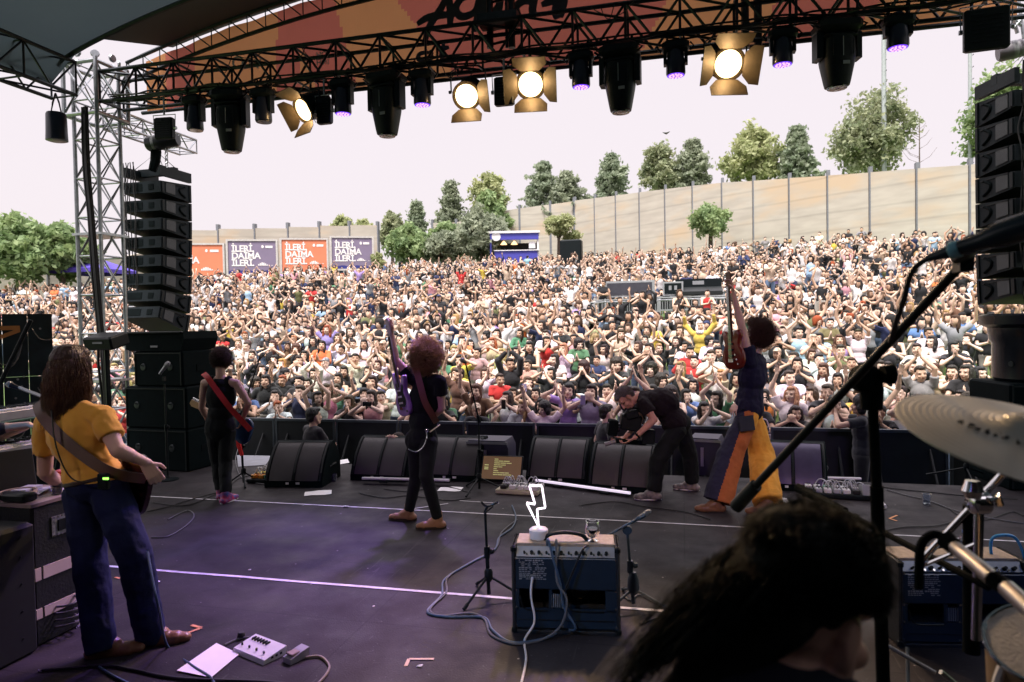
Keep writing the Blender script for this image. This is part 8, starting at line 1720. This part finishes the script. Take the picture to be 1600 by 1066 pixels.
# --- drummer, very close, out of focus
J = dict(head=D(1258, 958, .98), neck=D(1200, 1100, .95), chest=D(1205, 1215, .95), shL=D(1065, 1165, .98), shR=D(1375, 1185, .86), hF=dv(.78, -.32, .50), hU=dv(.18, .95, .1))
J['pel'] = J['chest']+V((.0, -.05, -.32)); J['hipL'] = J['pel']+dv(-1, 0, .2)*.1-V((0, 0, .02)); J['hipR'] = J['pel']+dv(1, 0, -.2)*.1-V((0, 0, .02)); fwd = V((.1, 1, 0)).normalized()
for s, x in (('L', -1), ('R', 1)): J['kn'+s] = J['hip'+s]+fwd*.42+RT*x*.12+V((0, 0, .0)); J['an'+s] = V((J['kn'+s].x, J['kn'+s].y+.05, .5)); J['toe'+s] = J['an'+s]+fwd*.2; J['el'+s] = J['sh'+s]+RT*x*.1+fwd*.05-V((0, 0, .26)); J['wr'+s] = J['el'+s]+fwd*.22+V((0, 0, .03))
dr, Q = hero('person', 'curly haired drummer seen from behind in the blurred near right corner', (J['pel'].x, J['pel'].y, .4), J, GB, 1.0, (.72, .46, .33), vox=.006)
addc(dr, 'shirt', Q['torso'](.02) + Q['sleeves'](.6, .018), .012, .015, mat('drummer_shirt', (.012, .016, .03), .9)); addc(dr, 'trousers', Q['legs'](.012, .005, .95), .014, .015, BJ)
DRH = mat('black_curl', (.002, .005, .0045), .6, spec=.2, var=.3); p, d, r_ = scalp(J, 8500, 21, front=.03, low=.018)
n = len(p); Ls = r_.uniform(.014, .042, n)*np.where(r_.random(n) < .06, 1.5, 1); ph_ = r_.uniform(0, 6.28, n); ref = r_.normal(0, 1, (n, 3)); a = np.cross(d, ref); a /= np.linalg.norm(a, axis=1)[:, None]; b = np.cross(d, a); dd = d+r_.normal(0, .35, (n, 3)); dd /= np.linalg.norm(dd, axis=1)[:, None]
left = np.clip(-(d @ np.array(RT))-.12, 0, 1)*(d @ np.array(UP) < .75)
def df(t): return a*(.012*min(1, t*4)*np.cos(ph_+t*22))[:, None] + b*(.012*min(1, t*4)*np.sin(ph_+t*22))[:, None] + np.array(-RT*.62-UP*.70)[None, :]*(left*r_.uniform(.15, .42, n)*t**1.2)[:, None]
strands('hair', p, dd, Ls, 16, df, .0013, DRH, dr)
addc(dr, 'hair', [ellipsoid(J['head']+J['hU']*.058-J['hF']*.035, J['hs']*.086, J['hF']*.088, J['hU']*.090), capsule(J['head']-J['hF']*.07, J['head']-RT*.12-UP*.08, .06, .045), capsule(J['head']-RT*.12-UP*.08, J['head']-RT*.20-UP*.17, .05, .04)], .01, .03, mat('black_hair_core', (.006, .008, .007), .9))
m = MB(); m.lathe([(.17, -.05), (.18, -.02), (.17, 0), (.03, .005)], J['pel']-V((0, 0, .12)), n=24); m.cyl(J['pel']-V((0, 0, .15)), V((J['pel'].x, J['pel'].y, .42)), .03, n=8); tag(m.build('drum_stool', BLKM, smooth=True), 'black drum stool under the drummer', 'stool')

# ------------------------------------------------------------------ rear truss wash lamps (light the backs of the players)
def rear(px_, x, tgt, colr, power, size, lab):
    root = thing('rear_wash_light', lab, 'stage light', (x, -2.0, TZ), 0, 'wash lights on the rear truss'); d = (V(tgt)-V((x, -2.0, TZ-.4))).normalized()
    m = MB(); m.bbox((0, 0, -.1), (.3, .22, .12), .03); m.box((-.13, 0, -.28), (.03, .08, .3)); m.box((.13, 0, -.28), (.03, .08, .3)); m.build('base', BLK, root)
    m = MB(); m.lathe([(.06, -.14), (.10, -.08), (.108, .10), (.10, .12)], (0, 0, -.4), axis=d, n=18); o = m.build('head', NAVYB, root, smooth=True)
    m = MB(); m.lathe([(.098, .121), (.098, .125)], (0, 0, -.4), axis=d, n=18); m.build('lens', mat('lens_'+lab.split()[0], colr, .3, emit=colr, es=4), o)
    L = bpy.data.lights.new('wash_lamp', 'SPOT'); L.energy = power; L.color = colr; L.spot_size = size; L.spot_blend = .5; L.shadow_soft_size = .09
    lo = bpy.data.objects.new('wash_lamp', L); col.objects.link(lo); lo.parent = root; lo.location = V((0, 0, -.4))+d*.16; lo.rotation_euler = (-d).to_track_quat('Z', 'Y').to_euler()
rear(0, -5.2, (-3.3, 3.6, 1.1), (.62, .22, 1.0), 45, R(30), 'violet wash light on the rear truss aimed at the yellow shirted player')
rear(0, -2.6, (-2.7, 6.3, 1.9), (.60, .2, 1.0), 170, R(26), 'purple wash light on the rear truss aimed at the singer')
rear(0, 1.2, (.5, 7, 1.7), (.60, .2, 1.0), 170, R(24), 'mauve wash light on the rear truss aimed at the patchwork trousers')
rear(0, -3.8, (-.9, 4.0, .3), (.08, .40, 1.0), 380, R(15), 'blue wash light on the rear truss aimed at the left amplifier')
rear(0, 2.6, (2.3, 7.4, 0), (.05, .25, 1.0), 130, R(34), 'deep blue wash light on the rear truss aimed at the right floor')
rear(0, -1.4, (-.6, 4.4, .5), (1.0, .72, .5), 260, R(30), 'amber wash light on the rear truss aimed at the amplifiers')
rear(0, -4.4, (-3.4, 3.7, 1.3), (1.0, .80, .58), 130, R(17), 'pale fill light added on the rear truss to brighten the yellow shirt')  # unseen lamp, added to lift the brightness of the yellow shirt
rear(0, 1.9, (.6, 7.0, .9), (1.0, .66, .38), 240, R(20), 'warm wash light on the rear truss aimed at the patchwork trousers')
rear(0, -6.8, (-4.2, 5.6, 0), (.05, .45, 1.0), 500, R(12), 'cyan wash light on the rear truss aimed at the left floor')
# violet floor wash from the front truss
for x_, tg, pw in ((-2.6, (-3.2, 4.8, 0), 820), (-1.0, (-2.2, 3.2, 0), 520), (-4.6, (-4.3, 4.8, 0), 330)):
    L = bpy.data.lights.new('wash_lamp', 'SPOT'); L.energy = pw; L.color = (.42, .22, 1.0); L.spot_size = R(46); L.spot_blend = 1; L.shadow_soft_size = .1
    lo = bpy.data.objects.new('wash_lamp', L); col.objects.link(lo); src = min([o_ for o_ in bpy.data.objects if o_.name.startswith('wash_light')], key=lambda o_: abs(o_.location.x-x_)); lo.parent = src; lo.location = (0, 0, -.75)
    d = V(tg)-(src.location+V((0, 0, -.75))); lo.rotation_euler = (-d).to_track_quat('Z', 'Y').to_euler()

for i, (pts, lb) in enumerate((([(560, 770), (600, 778), (640, 775), (700, 782), (735, 778)], 'dark cable between singer and middle microphone stand'), ([(905, 790), (960, 784), (1010, 792), (1070, 800), (1110, 812)], 'dark cable crossing the floor below the camera operator'), ([(1000, 975), (1040, 960), (1075, 940), (1100, 905), (1110, 870)], 'dark cable on the floor left of the drummer hair'))):
    cable('floor_cable', [f_(*p) for p in pts], .006, CABLE, lb)
